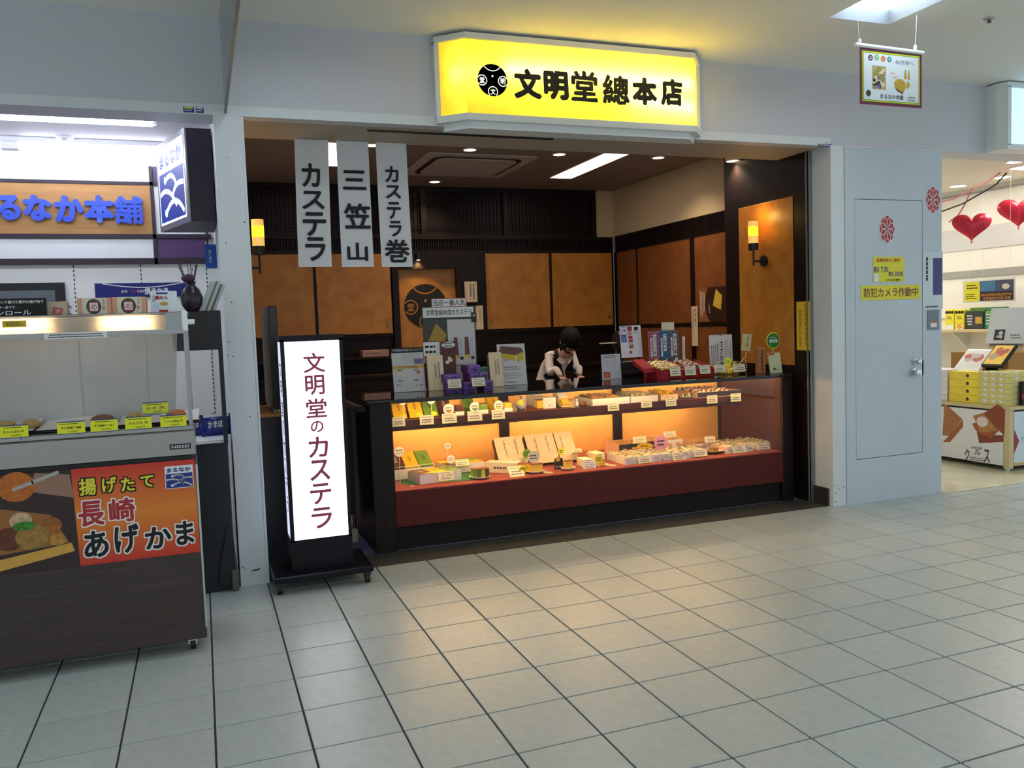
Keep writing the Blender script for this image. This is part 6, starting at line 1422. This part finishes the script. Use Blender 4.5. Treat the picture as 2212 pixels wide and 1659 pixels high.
# things on the roof of the heated case
zr = zc3
t, w, h = None, 0, 0
def roof_box(px0, px1, py, hpx, dep, mat, name, lab, cat, Y=.14):
    a = at(px0, py, 'y', YC + Y); c = at(px1, py, 'y', YC + Y); k = mpp(a); t = thing(name, lab, cat, (a.x, YC + Y, zr)); w = c.x - a.x; h = hpx * k
    B().box(0, 0, 0, w, dep, h, .002).build('body', mat, t); return t, w, h
SAL = M('salmon_carton', (226, 164, 130), .6); CRM = M('cream_carton', (226, 216, 196), .6); DGR = M('deep_green', (50, 84, 56), .6)
for px0, px1, lab in ((168, 242, 'salmon and cream carton with red seal and green wreath, black sign side'), (243, 317, 'salmon and cream carton with red seal and green wreath, noodle pack side')):
    t, w, h = roof_box(px0, px1, 677, 36, .10, SAL, 'snack_carton', lab, 'carton')
    rects(t, [(w * .15, 0, w * .86, h)], -.0006, CRM, 'label'); disc(B(), w * .48, h * .48, w * .22, -.0012, -.0007, 20, h * .46).build('wreath', DGR, t); rects(t, [(w * .33, h * .14, w * .63, h * .78)], -.0018, PAPER, 'seal_ground')
    b = B(); 
    for a in ((.33, .14, .36, .78), (.60, .14, .63, .78), (.33, .14, .63, .22), (.33, .70, .63, .78)): b.quad((w * a[0], -.0022, h * a[1]), (w * a[2], -.0022, h * a[1]), (w * a[2], -.0022, h * a[3]), (w * a[0], -.0022, h * a[3]))
    b.build('seal_border', RED, t); letter(t, 'め', w * .48, h * .46, w * .18, h * .38, -.0022, RED); letter(t, '9', w * .76, h * .36, w * .08, h * .26, -.0022, RED); letter(t, '長崎', w * .78, h * .74, w * .06, h * .34, -.0022, GREYINK, vert=True)
t, w, h = roof_box(104, 145, 680, 30, .08, M('tan_carton', (206, 186, 160), .6), 'small_carton', 'small tan carton with a tilted red stamp beside the black sign', 'carton'); b = B().plate([(w * .22, h * .1), (w * .72, h * .02), (w * .82, h * .5), (w * .3, h * .62)], -.0012, -.0002); b.build('stamp', M('stamp_red', (196, 96, 90), .6), t); letter(t, '焼', w * .52, h * .3, w * .26, h * .34, -.0018, CRM)
a = at(102, 684, 'y', YC + .10); t = thing('black_sign', 'black sign board with white lettering standing on the heated case', 'sign', (a.x, YC + .10, zr)); k = mpp(a); w = 130 * k; h = 38 * k
B().box(-w, 0, 0, 0, .006, h).build('board', INK, t); letter(t, 'で巻いて揚げた贅沢な揚げ物で', -w * .40, h * .80, w * .72, h * .17, -.0008, PAPER, weight=.015); letter(t, '料理)の一品です。', -w * .62, h * .5, w * .36, h * .17, -.0008, PAPER, weight=.015); letter(t, 'シロール', -w * .48, h * .20, w * .5, h * .26, -.0008, PAPER, weight=.02)
t, w, h = roof_box(327, 384, 676, 47, .04, M('pack_white', (226, 232, 238), .4), 'noodle_pack', 'white noodle pack with red lettering beside the vase', 'pack', .16)
letter(t, '鯛めん', w * .42, h * .70, w * .5, h * .2, -.0008, RED, weight=.04); rects(t, [(w * .22, h * .86, w * .66, h * .94)], -.0008, BLUE, 'band'); letter(t, '長崎', w * .12, h * .66, w * .1, h * .34, -.0008, GREYINK, vert=True); disc(B(), w * .5, h * .42, w * .16, -.0012, -.0004, 16, h * .09).build('picture', M('photo_bun'), t); rects(t, [(w * .3, .0, w * .64, h * .14)], -.0008, RED, 'seal'); disc(B(), w * .2, h * .32, w * .14, -.0012, -.0004, 14).build('picture', M('photo_sky', (200, 220, 236), .6), t)
# wall goods: monitor frame, navy cloth
t, w, h = wall_board('framed_screen', 'dark framed picture with zigzag pattern hanging on the stall wall', 'picture', -60, 612, 143, 690, YB - .004, BLACKM, .03); rects(t, [(.03, .02, w - .06, h - .05)], -.031, M('screen_grey', (96, 104, 108), .3), 'picture'); Pz = [(.03 + i * .05, h * .28 if i % 2 else h * .5) for i in range(12)]; lines2(t, [Pz, [(u, v - .05) for u, v in Pz]], .008, -.0316, M('screen_line', (52, 62, 68), .4), 'zigzag')
t, w, h = wall_board('navy_cloth', 'navy cloth banner with white brush writing pinned to the stall wall', 'banner', 205, 611, 404, 642, YB - .008, M('navy_cloth', (26, 34, 110), .7), .003); letter(t, '焼きかき', w * .66, h * .42, w * .26, h * .5, -.0036, PAPER, weight=.03); letter(t, '長崎', w * .31, h * .42, w * .07, h * .2, -.0036, PAPER); letter(t, '香焼', w * .41, h * .42, w * .06, h * .18, -.0036, RED); letter(t, '吾福亭', w * .49, h * .42, w * .08, h * .2, -.0036, PAPER); lines2(t, [[(w * (.08 + .08 * i), h * (.98 - .30 * math.sin(i / 11 * 3.14))) for i in range(12)]], .006, -.0036, PAPER, 'swirl')
# vase with twigs, rolled sheets, flag
p = at(415, 660, 'y', .0); t = thing('dark_vase', 'dark purple vase with dry twigs behind the heated case', 'vase', (p.x, .05, at(420, 672, 'y', .05).z))
B().lathe([(.0001, 0), (.03, 0), (.05, .03), (.055, .07), (.04, .11), (.02, .13), (.026, .15), (.022, .15), (.0001, .12)], 20).build('body', M('dark_purple_glaze', (34, 20, 38), .3), t, smooth=True); b = B(); rnd = random.Random(4)
for i in range(14):
    e = Vector((rnd.uniform(-.07, .05), rnd.uniform(-.03, .03), rnd.uniform(.20, .28))); b.tube([(0, 0, .13), tuple(e * .6 + Vector((.0, 0, .03))), tuple(e)], .0016, 5); b.ball(tuple(e), .004, n=6, m=5)
b.build('twig', M('dry_twig', (70, 66, 44), .8), t, kind='stuff'); B().ball((-.01, -.02, .165), .034, .03, .022, 12, 8).build('petal_clump', M('plum_petal', (70, 30, 66), .6), t, smooth=True)
zs_ = at(420, 672, 'y', .05).z
t = thing('side_shelf_unit', 'black shelf unit standing against the partition behind the heated case', 'shelf unit', (-.10, .02, 0))
B().box(0, 0, zs_ - .20, .235, .12, zs_, .004).build('upper_box', BLACKM, t); B().box(0, .10, 0, .235, .5, .80, .004).build('lower_box', M('black_panel', (22, 22, 28), .4), t); B().box(-.06, .06, .80, .23, .5, .815).build('white_shelf', PW, t); B().box(.215, .0, .80, .235, .12, zs_ - .2).build('upright', BLACKM, t)
for i, (x0, y0, x1, y1) in enumerate(((428, 655, 452, 592), (440, 655, 462, 598))):
    a = at(x0, y0, 'y', .07); c = at(x1, y1, 'y', .10); t = thing('rolled_sheet', 'white plastic sheet leaning on the partition, ' + ('outer one', 'inner one')[i], 'sheet', (a.x, .05 + .03 * i, zs_ + .0)); dx, dz = c.x - a.x, c.z - a.z
    B().prism([(0, 0), (.055, 0), (.055 + dx, dz), (dx, dz)], lambda u, v: (u, 0, v), lambda u, v: (u, .004, v)).build('sheet', M('sheet_grey', (176, 182, 184), .4), t); B().prism([(.03, 0), (.04, 0), (.04 + dx, dz), (.03 + dx, dz)], lambda u, v: (u, -.001, v), lambda u, v: (u, 0, v)).build('stripe', GREYINK, t)
a = at(445, 580, 'y', 1.2); c = at(462, 528, 'y', 1.2); t = thing('small_flag', 'small blue hanging flag with white loops at the partition', 'flag', (a.x, 1.2, a.z)); B().box(0, 0, 0, c.x - a.x + .02, .002, c.z - a.z).build('cloth', M('flag_blue', (40, 90, 180), .7), t); b = B()
for i in range(3): b.box(.004 + i * .02, -.001, c.z - a.z, .012 + i * .02, .003, c.z - a.z + .018)
b.build('loop', PAPER, t, kind='stuff'); letter(t, 'かき', .03, .08, .02, .09, -.0008, PAPER, vert=True)
# bags on the white shelf
SHE = .815
for i, (x, y, s, lab) in enumerate(((.09, .30, .085, 'navy snack pouch with white writing on the white shelf'), (.0, .36, .08, 'second navy snack pouch partly behind the case post'))):
    t = thing('snack_pouch', lab, 'pouch', (x, y, SHE), .2 - .3 * i, -.25); b = B(); n = 6; V = []; F = []
    for sgn in (-1, 1):
        for a_ in range(n + 1):
            for c_ in range(n + 1):
                u, v = a_ / n * 2 - 1, c_ / n * 2 - 1; V.append((u * s, sgn * .022 * (1 - u * u) ** .5 * (1 - v * v) ** .5, .06 + v * .06))
    for sgn in (0, 1):
        for a_ in range(n):
            for c_ in range(n):
                k0 = sgn * 49 + a_ * 7 + c_; q = (k0, k0 + 7, k0 + 8, k0 + 1); F.append(q if sgn == 0 else q[::-1])
    B().add(V, F).build('bag', M('pouch_navy', (24, 40, 130), .25), t, smooth=True); letter(t, 'かまぼこ', 0, .06, s * 1.2, .04, -.024, PAPER, weight=.03); rects(t, [(-s * .8, .1, s * .8, .118)], -.014, PAPER, 'seal_strip')
t = thing('power_cable', 'black power cable with a plug block hanging down beside the partition foot', 'cable', (.11, .12, 0))
B().tube([(.0, .0, .36), (-.02, -.02, .28), (-.05, -.03, .16), (-.06, -.02, .05), (-.02, -.03, .012), (.03, -.02, .01)], .004, 6).build('cord', BLACKM, t); B().box(.005, -.03, .004, .04, .01, .11, .004).build('plug_block', M('plug_grey', (96, 94, 90), .5), t)
# ================================================================= RIGHT NEIGHBOUR
# lit sign box at the frame edge
o = (5.60, .16, 2.5); t = thing('neighbour_sign', 'white lightbox sign with a cyan glow over the neighbour shop', 'sign', o)
plan = [(5.585, .16), (5.585, .07), (5.615, .0), (7.5, .0), (7.53, .07), (7.53, .16)]; L2 = [(x - o[0], y - o[1]) for x, y in plan]
B().flat(L2, .01, .045).flat(L2, .455, .49).box(-.014, -.09, .04, .012, 0, .46).build('frame', SIGNW, t)
B().box(.016, -.16, .04, .05, -.14, .46).build('stile', SIGNW, t)
CYL = M('lit_cyan', (200, 236, 255), .4, emit=.95, ecol=(170, 224, 255))
B().quad((.05, -.152, .05), (1.88, -.152, .05), (1.88, -.152, .45), (.05, -.152, .45)).build('face', CYL, t); B().quad((-.012, -.088, .045), (.016, -.156, .045), (.016, -.156, .455), (-.012, -.088, .455)).build('chamfer', SIGNW, t)
# shop lights
RL = M('neighbour_lamp', (255, 250, 240), .5, emit=17, ecol=(255, 248, 238))
for i, (x, y) in enumerate(((6.75, 2.6), (7.5, 1.0), (7.4, 4.0), (6.1, 4.6))):
    t = thing('panel_lamp', 'bright square lamp panel in the neighbour shop ceiling', 'ceiling lamp', (x, y, 2.66), group='neighbour shop lamp panels'); B().box(-.3, -.3, -.012, .3, .3, 0).build('frame', LAMPF, t); B().box(-.27, -.27, -.016, .27, .27, -.012).build('diffuser', RL, t)
for px, py in ((2070, 402), (2166, 383), (2196, 349)):
    p = at(px, py, 'z', 2.655); t = thing('downlight', 'round downlight in the ivory ceiling of the neighbour shop', 'downlight', (p.x, p.y, 2.66), group='neighbour shop downlights'); B().lathe([(.075, 0), (.095, 0), (.095, -.008), (.075, -.008)], 22).build('trim_ring', LAMPF, t); B().cyl((0, 0, -.006), .075, .004, n=22).build('lens', RL, t)
# heart balloons
FOIL = M('red_foil', (200, 44, 66), .25, metal=.4, bump=.25, scale=26)
def heart(px, py, wpx, Y, lab, rot):
    p = at(px, py, 'y', Y); k = mpp(p); s = wpx * k / 32
    t = thing('heart_balloon', lab, 'balloon', p, rot, group='heart balloons in the neighbour shop')
    N = 40; rings = 7; V = []; F = []
    O = []
    for i in range(N):
        a = 2 * math.pi * i / N; O.append((16 * math.sin(a) ** 3, 13 * math.cos(a) - 5 * math.cos(2 * a) - 2 * math.cos(3 * a) - math.cos(4 * a)))
    for sg in (-1, 1):
        V.append((0, sg * 6.0 * s, 2 * s))
        for r in range(1, rings + 1):
            f = r / rings
            for i, (u, v) in enumerate(O): V.append((u * f * s * 1.04, sg * 6.0 * s * (1 - f ** 2.4) ** .75 + (.25 * s * math.sin(i * 3) if r == rings - 1 else 0), (2 + (v - 2) * f) * s * .9))
    h = 1 + rings * N
    for sg in (0, 1):
        b0 = sg * h
        for i in range(N):
            tri = (b0, b0 + 1 + i, b0 + 1 + (i + 1) % N); F.append(tri if sg else tri[::-1])
            for r in range(rings - 1):
                q = (b0 + 1 + r * N + i, b0 + 1 + (r + 1) * N + i, b0 + 1 + (r + 1) * N + (i + 1) % N, b0 + 1 + r * N + (i + 1) % N); F.append(q if sg else q[::-1])
    B().add(V, F).build('foil', FOIL, t, smooth=True)
    B().tube([(0, 0, -14.8 * s), (0, 0, -16.4 * s)], [.004, .009], 8).build('neck', FOIL, t)
    return p
p1_ = heart(2099, 487, 74, 1.4, 'red heart foil balloon tipped beside the crossing ribbons', -.7); p2_ = heart(2200, 455, 78, 1.3, 'red heart foil balloon held higher beside the other heart', -.95)
hk = at(2196, 350, 'y', 1.35); 
for i, (pts, m, lab) in enumerate((([(2196, 350), (2150, 400), (2080, 440), (2020, 462)], BLACKM, 'black curling ribbon slanting across the neighbour shop mouth'), ([(2190, 352), (2130, 395), (2060, 430), (2015, 440)], M('pink_ribbon'), 'pink curling ribbon slanting across the neighbour shop mouth'), ([(2098, 410), (2085, 440), (2070, 465), (2050, 480)], M('rose_ribbon', (196, 120, 140), .3), 'short rose ribbon tied to the lower heart balloon'))):
    P = [at(px, py, 'y', 1.5) for px, py in pts]; V = []
    for j, q in enumerate(P): V += [(q.x, q.y - .006, q.z - .006), (q.x, q.y + .006, q.z + .006)]
    V += [(a_ + .001, b_ + .001, c_) for a_, b_, c_ in V]; n = len(P)
    F = [(2 * j, 2 * j + 2, 2 * j + 3, 2 * j + 1) for j in range(n - 1)] + [(2 * n + 2 * j, 2 * n + 2 * j + 1, 2 * n + 2 * j + 3, 2 * n + 2 * j + 2) for j in range(n - 1)]
    tag(B().add(V, F).build('ribbon', m), lab, 'ribbon')
# display table
TX, TY, TZ = 6.22, .46, .54
t = thing('display_table', 'beige framed display table with white picture panels in the neighbour shop', 'display table', (TX, TY, 0)); BEI = M('beige_laminate', (206, 186, 140), .5); PNL = M('table_panel', (226, 226, 226), .5)
B().box(0, 0, TZ - .03, 1.4, 1.9, TZ, .003).build('top', BEI, t); B().box(.03, .03, .05, 1.37, 1.87, TZ - .03).build('core', M('core_dark', (40, 38, 36), .6), t)
for x, y in ((0, 0), (0, 1.85), (1.35, 0), (1.35, 1.85)): B().box(x, y, .025, x + .05, y + .05, TZ - .03).build('post', BEI, t)
for y0, y1 in ((.055, .60), (.61, 1.2), (1.21, 1.84)): B().box(.004, y0, .045, .022, y1, TZ - .045).build('side_panel', PNL, t)
for x0, x1 in ((.06, .68), (.69, 1.34)): B().box(x0, .004, .045, x1, .022, TZ - .045).build('front_panel', PNL, t)
b = B()
for x, y in ((.06, .06), (.06, 1.0), (.06, 1.8), (1.3, .06), (1.3, 1.8)): b.cyl((x, y, 0), .018, .05, n=12)
b.build('foot', LAMPF, t, kind='stuff')
# biscuit prints on the side panels (facing -x)
pr = thing('biscuit_poster', 'white panel poster with stacked sandwich biscuits on the display table side', 'poster', (TX + .004, TY + 1.2, .045), -math.pi / 2)
def fx(px, py): q = at(px, py, 'x', TX + .002); return (TY + 1.2 - q.y, q.z - .045)
B().box(0, -.001, .0, 1.145, 0, .448).build('sheet', PNL, pr)
for P, m, dy in (([(2110, 932), (2140, 940), (2168, 940), (2168, 955), (2115, 957)], (140, 66, 40), .002), ([(2100, 915), (2145, 905), (2158, 930), (2140, 948), (2108, 930)], (176, 96, 54), .0026), ([(2102, 898), (2130, 890), (2155, 930), (2118, 935)], (190, 130, 76), .0032), ([(2125, 893), (2155, 873), (2172, 885), (2170, 942)], (150, 72, 42), .0042), ([(2040, 870), (2078, 905), (2050, 942), (2036, 940)], (176, 118, 70), .003), ([(2050, 942), (2080, 905), (2080, 922), (2052, 955), (2036, 955)], (140, 70, 44), .0026)):
    B().plate([fx(*q) for q in P], -dy, -.001).build('picture', M('biscuit_%d' % int(dy * 1e4), m, .6, noise=tuple(int(v * .88) for v in m), scale=30), pr)
q = fx(2122, 911); disc(B(), q[0], q[1], .055, -.0038, -.001, 18, .045).build('picture', M('photo_creamfill', (226, 206, 196), .6), pr)
b = B()
for ch, x0, y0, x1, y1 in (('ク', 2084, 969, 2094, 995), ('ル', 2105, 971, 2118, 983), ('ス', 2125, 971, 2138, 1000)):
    a, c = fx(x0, (y0 + y1) / 2), fx(x1, (y0 + y1) / 2); u, v = fx((x0 + x1) / 2, y0), fx((x0 + x1) / 2, y1); text_into(b, ch, (a[0] + c[0]) / 2, (u[1] + v[1]) / 2, c[0] - a[0], u[1] - v[1], -.002, weight=.02)
b.build('lettering', BROWN, pr); a, c = fx(2098, 966), fx(2121, 966); letter(pr, '長崎銘菓', (a[0] + c[0]) / 2, a[1], c[0] - a[0], .024, -.002, INK); a, c = fx(2095, 990), fx(2130, 990); fine(pr, a[0], a[1] - .03, c[0], a[1] + .02, 3, -.002, GREYINK)
t = thing('panel_poster', 'pale blue poster with a red corner on the front of the display table', 'poster', (TX + .06, TY + .003, .05)); B().box(0, -.001, 0, .62, 0, .44).build('sheet', M('pale_blue_sheet', (206, 220, 226), .5), t); B().plate([(.0, .10), (.06, .20), (.0, .30)], -.0016, -.001).build('corner', M('poster_rose', (150, 50, 66), .5), t); letter(t, '九十九島', .11, .22, .06, .05, -.0016, M('olive_ink', (110, 110, 40), .6)); rects(t, [(0, 0, .62, .02)], -.0016, BUFF, 'band')
# stacks of boxes on the table
def stack(n, x, y, w, d, h, mat, lab, grp, deco, rz=0):
    for i in range(n):
        t = thing('gift_box', lab + (', bottom one', ', second from the bottom', ', third from the bottom', ', fourth from the bottom', ', fifth from the bottom', ', topmost')[5 if i == n - 1 else i], 'gift box', (x, y, TZ + i * h), rz + random.uniform(-.02, .02), group=grp)
        B().box(0, 0, 0, w, d, h - .001, .002).build('body', mat, t); deco(t, w, d, h)
YB_ = M('gift_yellow', (250, 230, 50), .45, noise=(236, 204, 70), scale=14); GB = M('gift_straw', (220, 204, 120), .5); WB_ = M('gift_white', (232, 222, 220), .5)
def deco_y(t, w, d, h): disc(B(), -d * .38, h * .5, .016, -.0006, 0, 14).build('crest', BROWN, t, (0, 0, 0), (0, 0, -math.pi / 2)); rects(t, [(w * .1, h * .2, w * .3, h * .8)], -.0006, M('gift_pale', (226, 200, 120), .5), 'print')
def deco_g(t, w, d, h):
    b = B()
    for u in (.25, .55, .85):
        y = d * (1 - u); b.add([(-.0006, y + .03, h), (-.0006, y - .03, h), (-.0006, y, h * .35)], [(0, 2, 1)])
    b.add([(w * .3, -.0006, h), (w * .45, -.0006, h), (w * .375, -.0006, h * .35)], [(0, 2, 1)]); b.build('triangle', PAPER, t, kind='stuff')
def deco_w(t, w, d, h): rects(t, [(w * .2, h * .2, w * .6, h * .8)], -.0006, M('photo_pink'), 'print')
for (px, py, n, dpx) in ():
    pass
def ty(px): return at(px, 870, 'x', TX + .04).y
y0 = ty(2113); stack(4, TX + .05, y0, .24, ty(2048) - y0, .068, YB_, 'yellow patterned gift box in the four high stack', 'yellow gift boxes', deco_y)
y0 = ty(2178); stack(6, TX + .03, y0 + .02, .34, ty(2116) - y0 - .02, .047, GB, 'straw coloured gift box with white triangles in the six high stack', 'straw gift boxes', deco_g)
y0 = ty(2047); stack(5, TX + .05, y0 + .015, .24, .28, .056, WB_, 'white and pink gift box stacked beside the service wall', 'white gift boxes', deco_w)
t = thing('black_box', 'upright black box with a red corner standing before the straw gift boxes', 'box', (TX + .16, TY + .012, TZ)); B().box(0, 0, 0, .085, .03, .20, .002).build('body', INK, t); B().plate([(.0, .05), (.03, .07), (.0, .11)], -.0008, -.0002).build('corner', RED, t); vfine(t, .03, .02, .06, .18, 1, -.0006, BUFF)
t = thing('cardboard_case', 'plain brown cardboard case behind the tilted trays', 'box', (TX + .42, TY + .35, TZ)); B().box(0, 0, 0, .55, .6, .42, .003).build('body', M('cardboard', (170, 124, 70), .8), t); B().box(.26, -.0006, 0, .29, -.0001, .42).build('tape', M('tape_tan', (190, 150, 96), .4), t)
# tilted display trays
for i, (px, py, w, rz, m, lab) in enumerate(((2085, 790, .26, .5, PAPER, 'white display tray of picture cards tipped over the yellow boxes'), (2140, 780, .20, -.5, YEL, 'black and yellow sample tray tipped towards the aisle'))):
    p = at(px, py, 'x', TX + .18); t = thing('tilted_tray', lab, 'tray', (p.x, p.y, p.z - .04), -math.pi / 2, -.8, 'tilted sample trays'); B().box(-w / 2, 0, 0, w / 2, .03, .26, .002).build('tray', LAMPF if i == 0 else INK, t); rects(t, [(-w * .44, .02, w * .44, .24)], -.0008, m, 'sheet'); blobs(t, -w * .42, .03, w * .42, .23, 8, -.001, [M('photo_orange'), M('photo_red'), M('photo_tan')] if i else [M('photo_pink'), M('photo_grey'), M('photo_red')], i + 3); b = B()
    B().box(-w * .3, .03, -(p.z - .04 - TZ) * .0 - .02, w * .3, .045, .0).build('hook', glass('stand_acrylic', (.95, .97, .97)), t)
    b.tube([(0, .04, .1), (0, .04 + (p.z - TZ) * .7, -.1)], .004, 6); b.build('stay', LAMPF, t)
# leaflet stand, shelf with bags, pop boards
p = at(2172, 742, 'x', TX + .62); t = thing('leaflet_stand', 'clear stand holding a large white leaflet with a dark photo', 'leaflet stand', (p.x, p.y, p.z), -math.pi / 2 + .1, -.25); B().box(-.19, 0, 0, .19, .003, .33).build('leaflet', M('leaflet_white', (216, 222, 226), .3), t); rects(t, [(-.12, .03, -.02, .13)], -.0006, M('photo_dark'), 'picture'); blobs(t, -.11, .035, -.03, .12, 5, -.001, [M('photo_pink'), M('photo_sky')], 5); fine(t, .03, .04, .14, .09, 2, -.0006, GREYINK); B().box(-.18, .004, -.02, .18, .008, .31).build('backing', glass('stand_acrylic'), t); B().box(-.16, .008, -max(.01, p.z - TZ - .42), .16, .02, 0).build('riser', BEI, t)
SX = 7.95
a = at(2040, 712, 'x', 7.7); SZ = a.z
t = thing('wall_shelf', 'beige wall shelf of snack bags in the neighbour shop', 'shelf', (8.0, 1.2, SZ)); B().box(-.32, 0, -.03, 0, 3.2, 0, .002).build('board', BEI, t)
for y in (.3, 1.2, 1.9): B().prism([(0, -.03), (-.24, -.03), (0, -.22)], lambda u, v: (u, y, v), lambda u, v: (u, y + .015, v)).build('bracket', LAMPF, t)
B().box(-.02, 0, .12, 0, 3.2, .44).build('upper_board', RW, t)
BG = M('bag_yellow', (236, 220, 40), .3); BGn = M('bag_green', (50, 120, 60), .3); BD = M('bag_dark', (46, 54, 44), .35)
def sy(px): return at(px, 690, 'x', 7.72).y
for i, (px0, px1, hpx, m, lab) in enumerate(((2041, 2061, 43, BG, 'yellow snack bag with a black crest row beside the service wall'), (2062, 2083, 43, BG, 'yellow snack bag with a black crest row behind the star tag'), (2085, 2125, 40, BD, 'dark green snack box with a biscuit picture'), (2126, 2168, 44, BGn, 'plain green snack box partly behind the leaflet stand'))):
    y1, y0 = sy(px0), sy(px1); k = mpp((7.72, (y0 + y1) / 2, SZ)); h = hpx * k; t = thing('snack_bag' if m is BG else 'snack_box', lab, 'snack pack', (7.72, y1, SZ), -math.pi / 2, group='snack packs on the wall shelf'); w = y1 - y0
    B().box(0, 0, 0, w - .004, .10, h, .006).build('pack', m, t)
    if m is BG:
        for j in range(3): disc(B(), w * (.2 + .3 * j), h * .86, .018, -.0016, -.0002, 12).build('crest', INK, t)
        rects(t, [(w * .1, .0, w * .9, h * .22)], -.0006, PAPER, 'label'); fine(t, w * .2, h * .5, w * .8, h * .68, 2, -.0008, INK)
    else: rects(t, [(w * .55, h * .3, w * .9, h * .66)] if m is BD else [(w * .1, h * .8, w * .9, h * .95)], -.0006, M('photo_bun') if m is BD else M('bag_lime', (120, 170, 60), .4), 'picture'); fine(t, w * .1, h * .2, w * .45, h * .8, 4, -.0008, PAPER)
y1 = sy(2095); t = thing('green_carton', 'long green carton lying on top of the snack boxes', 'carton', (7.72, y1, SZ + 40 * .0046), -math.pi / 2); B().box(0, 0, 0, .38, .1, .045, .003).build('body', M('carton_leaf', (84, 120, 44), .5), t); rects(t, [(.2, .004, .37, .04)], -.0008, BGn, 'print')
p = at(2072, 705, 'x', 7.68); t = thing('star_tag', 'orange star shaped tag among the snack bags', 'tag', (p.x, p.y, p.z), -math.pi / 2); B().plate([((.055 if i % 2 else .024) * math.sin(i * math.pi / 5), .0 + (.055 if i % 2 else .024) * math.cos(i * math.pi / 5)) for i in range(10)], -.002, 0).build('star', M('star_orange', (240, 180, 40), .5), t); letter(t, '人気', 0, 0, .04, .02, -.0026, INK); B().box(-.003, 0, -(p.z - SZ), .003, .004, 0).build('stick', PAPER, t)
p0 = at(2080, 655, 'x', 7.2); t = thing('award_board', 'hanging board with yellow notice, sea picture and orange award lettering', 'sign', (p0.x, p0.y, p0.z), -math.pi / 2); k = mpp(p0); w = p0.y - at(2193, 650, 'x', 7.2).y; h = 47 * k
B().box(0, 0, 0, w, .006, h).build('board', PAPER, t); rects(t, [(w * .03, h * .06, w * .34, h * .94)], -.0008, LYEL, 'notice'); rects(t, [(w * .34, h * .06, w * .97, h * .94)], -.0008, M('award_dark', (40, 30, 40), .5), 'panel'); rects(t, [(w * .35, h * .48, w * .64, h * .92)], -.0014, M('award_sea', (70, 130, 170), .5), 'picture'); rects(t, [(w * .65, h * .46, w * .96, h * .92)], -.0014, M('award_slate', (80, 84, 110), .5), 'picture'); disc(B(), w * .83, h * .66, w * .07, -.0024, -.0014, 16, h * .12).build('picture', CREAMP, t)
letter(t, '第40回長崎県特産品新作展', w * .65, h * .32, w * .58, h * .12, -.0016, M('award_orange', (230, 150, 40), .5), weight=.01); letter(t, '世界遺産特別賞 受賞', w * .66, h * .16, w * .52, h * .13, -.0016, M('award_orange'), weight=.01); fine(t, w * .06, h * .15, w * .28, h * .42, 3, -.0014, INK); fine(t, w * .08, h * .6, w * .3, h * .84, 2, -.0014, INK); b = B()
for u in (.1, .4, .9): b.tube([(w * u, .003, h), (w * u, .003, 2.66 - p0.z)], .001, 5)
b.build('cord', PAPER, t, kind='stuff')
# dark door frame with wood leaf at the far end
t = thing('stockroom_door', 'wooden stockroom door in a grey frame on the neighbour shop wall', 'door', (8.0, .42, 0), -math.pi / 2); B().box(-.95, -.03, 0, .0, -.002, 2.0).build('frame', M('door_frame_grey', (170, 180, 190), .5), t); B().box(-.90, -.036, 0, -.05, -.03, 1.94).build('leaf', M('door_leaf_wood', (186, 136, 76), .5, noise=(170, 120, 62), scale=4, stretch=(8, 8, .6)), t); B().cyl((-.12, -.036, 1.0), .02, .0, 'y', 12).ball((-.12, -.055, 1.0), .02).build('knob', CHROME, t, smooth=True)
# ================================================================= prints belong to the sheet or board they are printed on
PRINTS = {'lettering', 'print', 'picture', 'caption', 'logo', 'logo_ground', 'logo_border', 'logo_band', 'logo_wave', 'logo_dot', 'band', 'seal', 'crest', 'stamp', 'stamp_centre', 'patch', 'edge', 'title_band', 'curve', 'swirl', 'zigzag', 'lettering_outline', 'photo_ground', 'corner', 'triangle', 'sticker_band', 'green_border', 'yellow_border', 'petal_line', 'polka_dot', 'stripe', 'fold', 'character', 'photo'}
BASES = ('lid', 'wrapper', 'card', 'board', 'sheet', 'disc', 'wrap', 'block', 'body', 'sleeve', 'pack', 'leaflet', 'bag', 'box')
for o in list(COL.objects):
    if o.parent or o.type != 'EMPTY' or not o.children: continue
    kids = {c.name.split('.')[0]: c for c in reversed(list(o.children))}
    base = next((kids[b] for b in BASES if b in kids), None)
    if base is None or base.location.length > 1e-6 or base.rotation_euler.to_quaternion().angle > 1e-6: continue
    for c in list(o.children):
        if c is not base and c.name.split('.')[0] in PRINTS and not c.children: c.parent = base
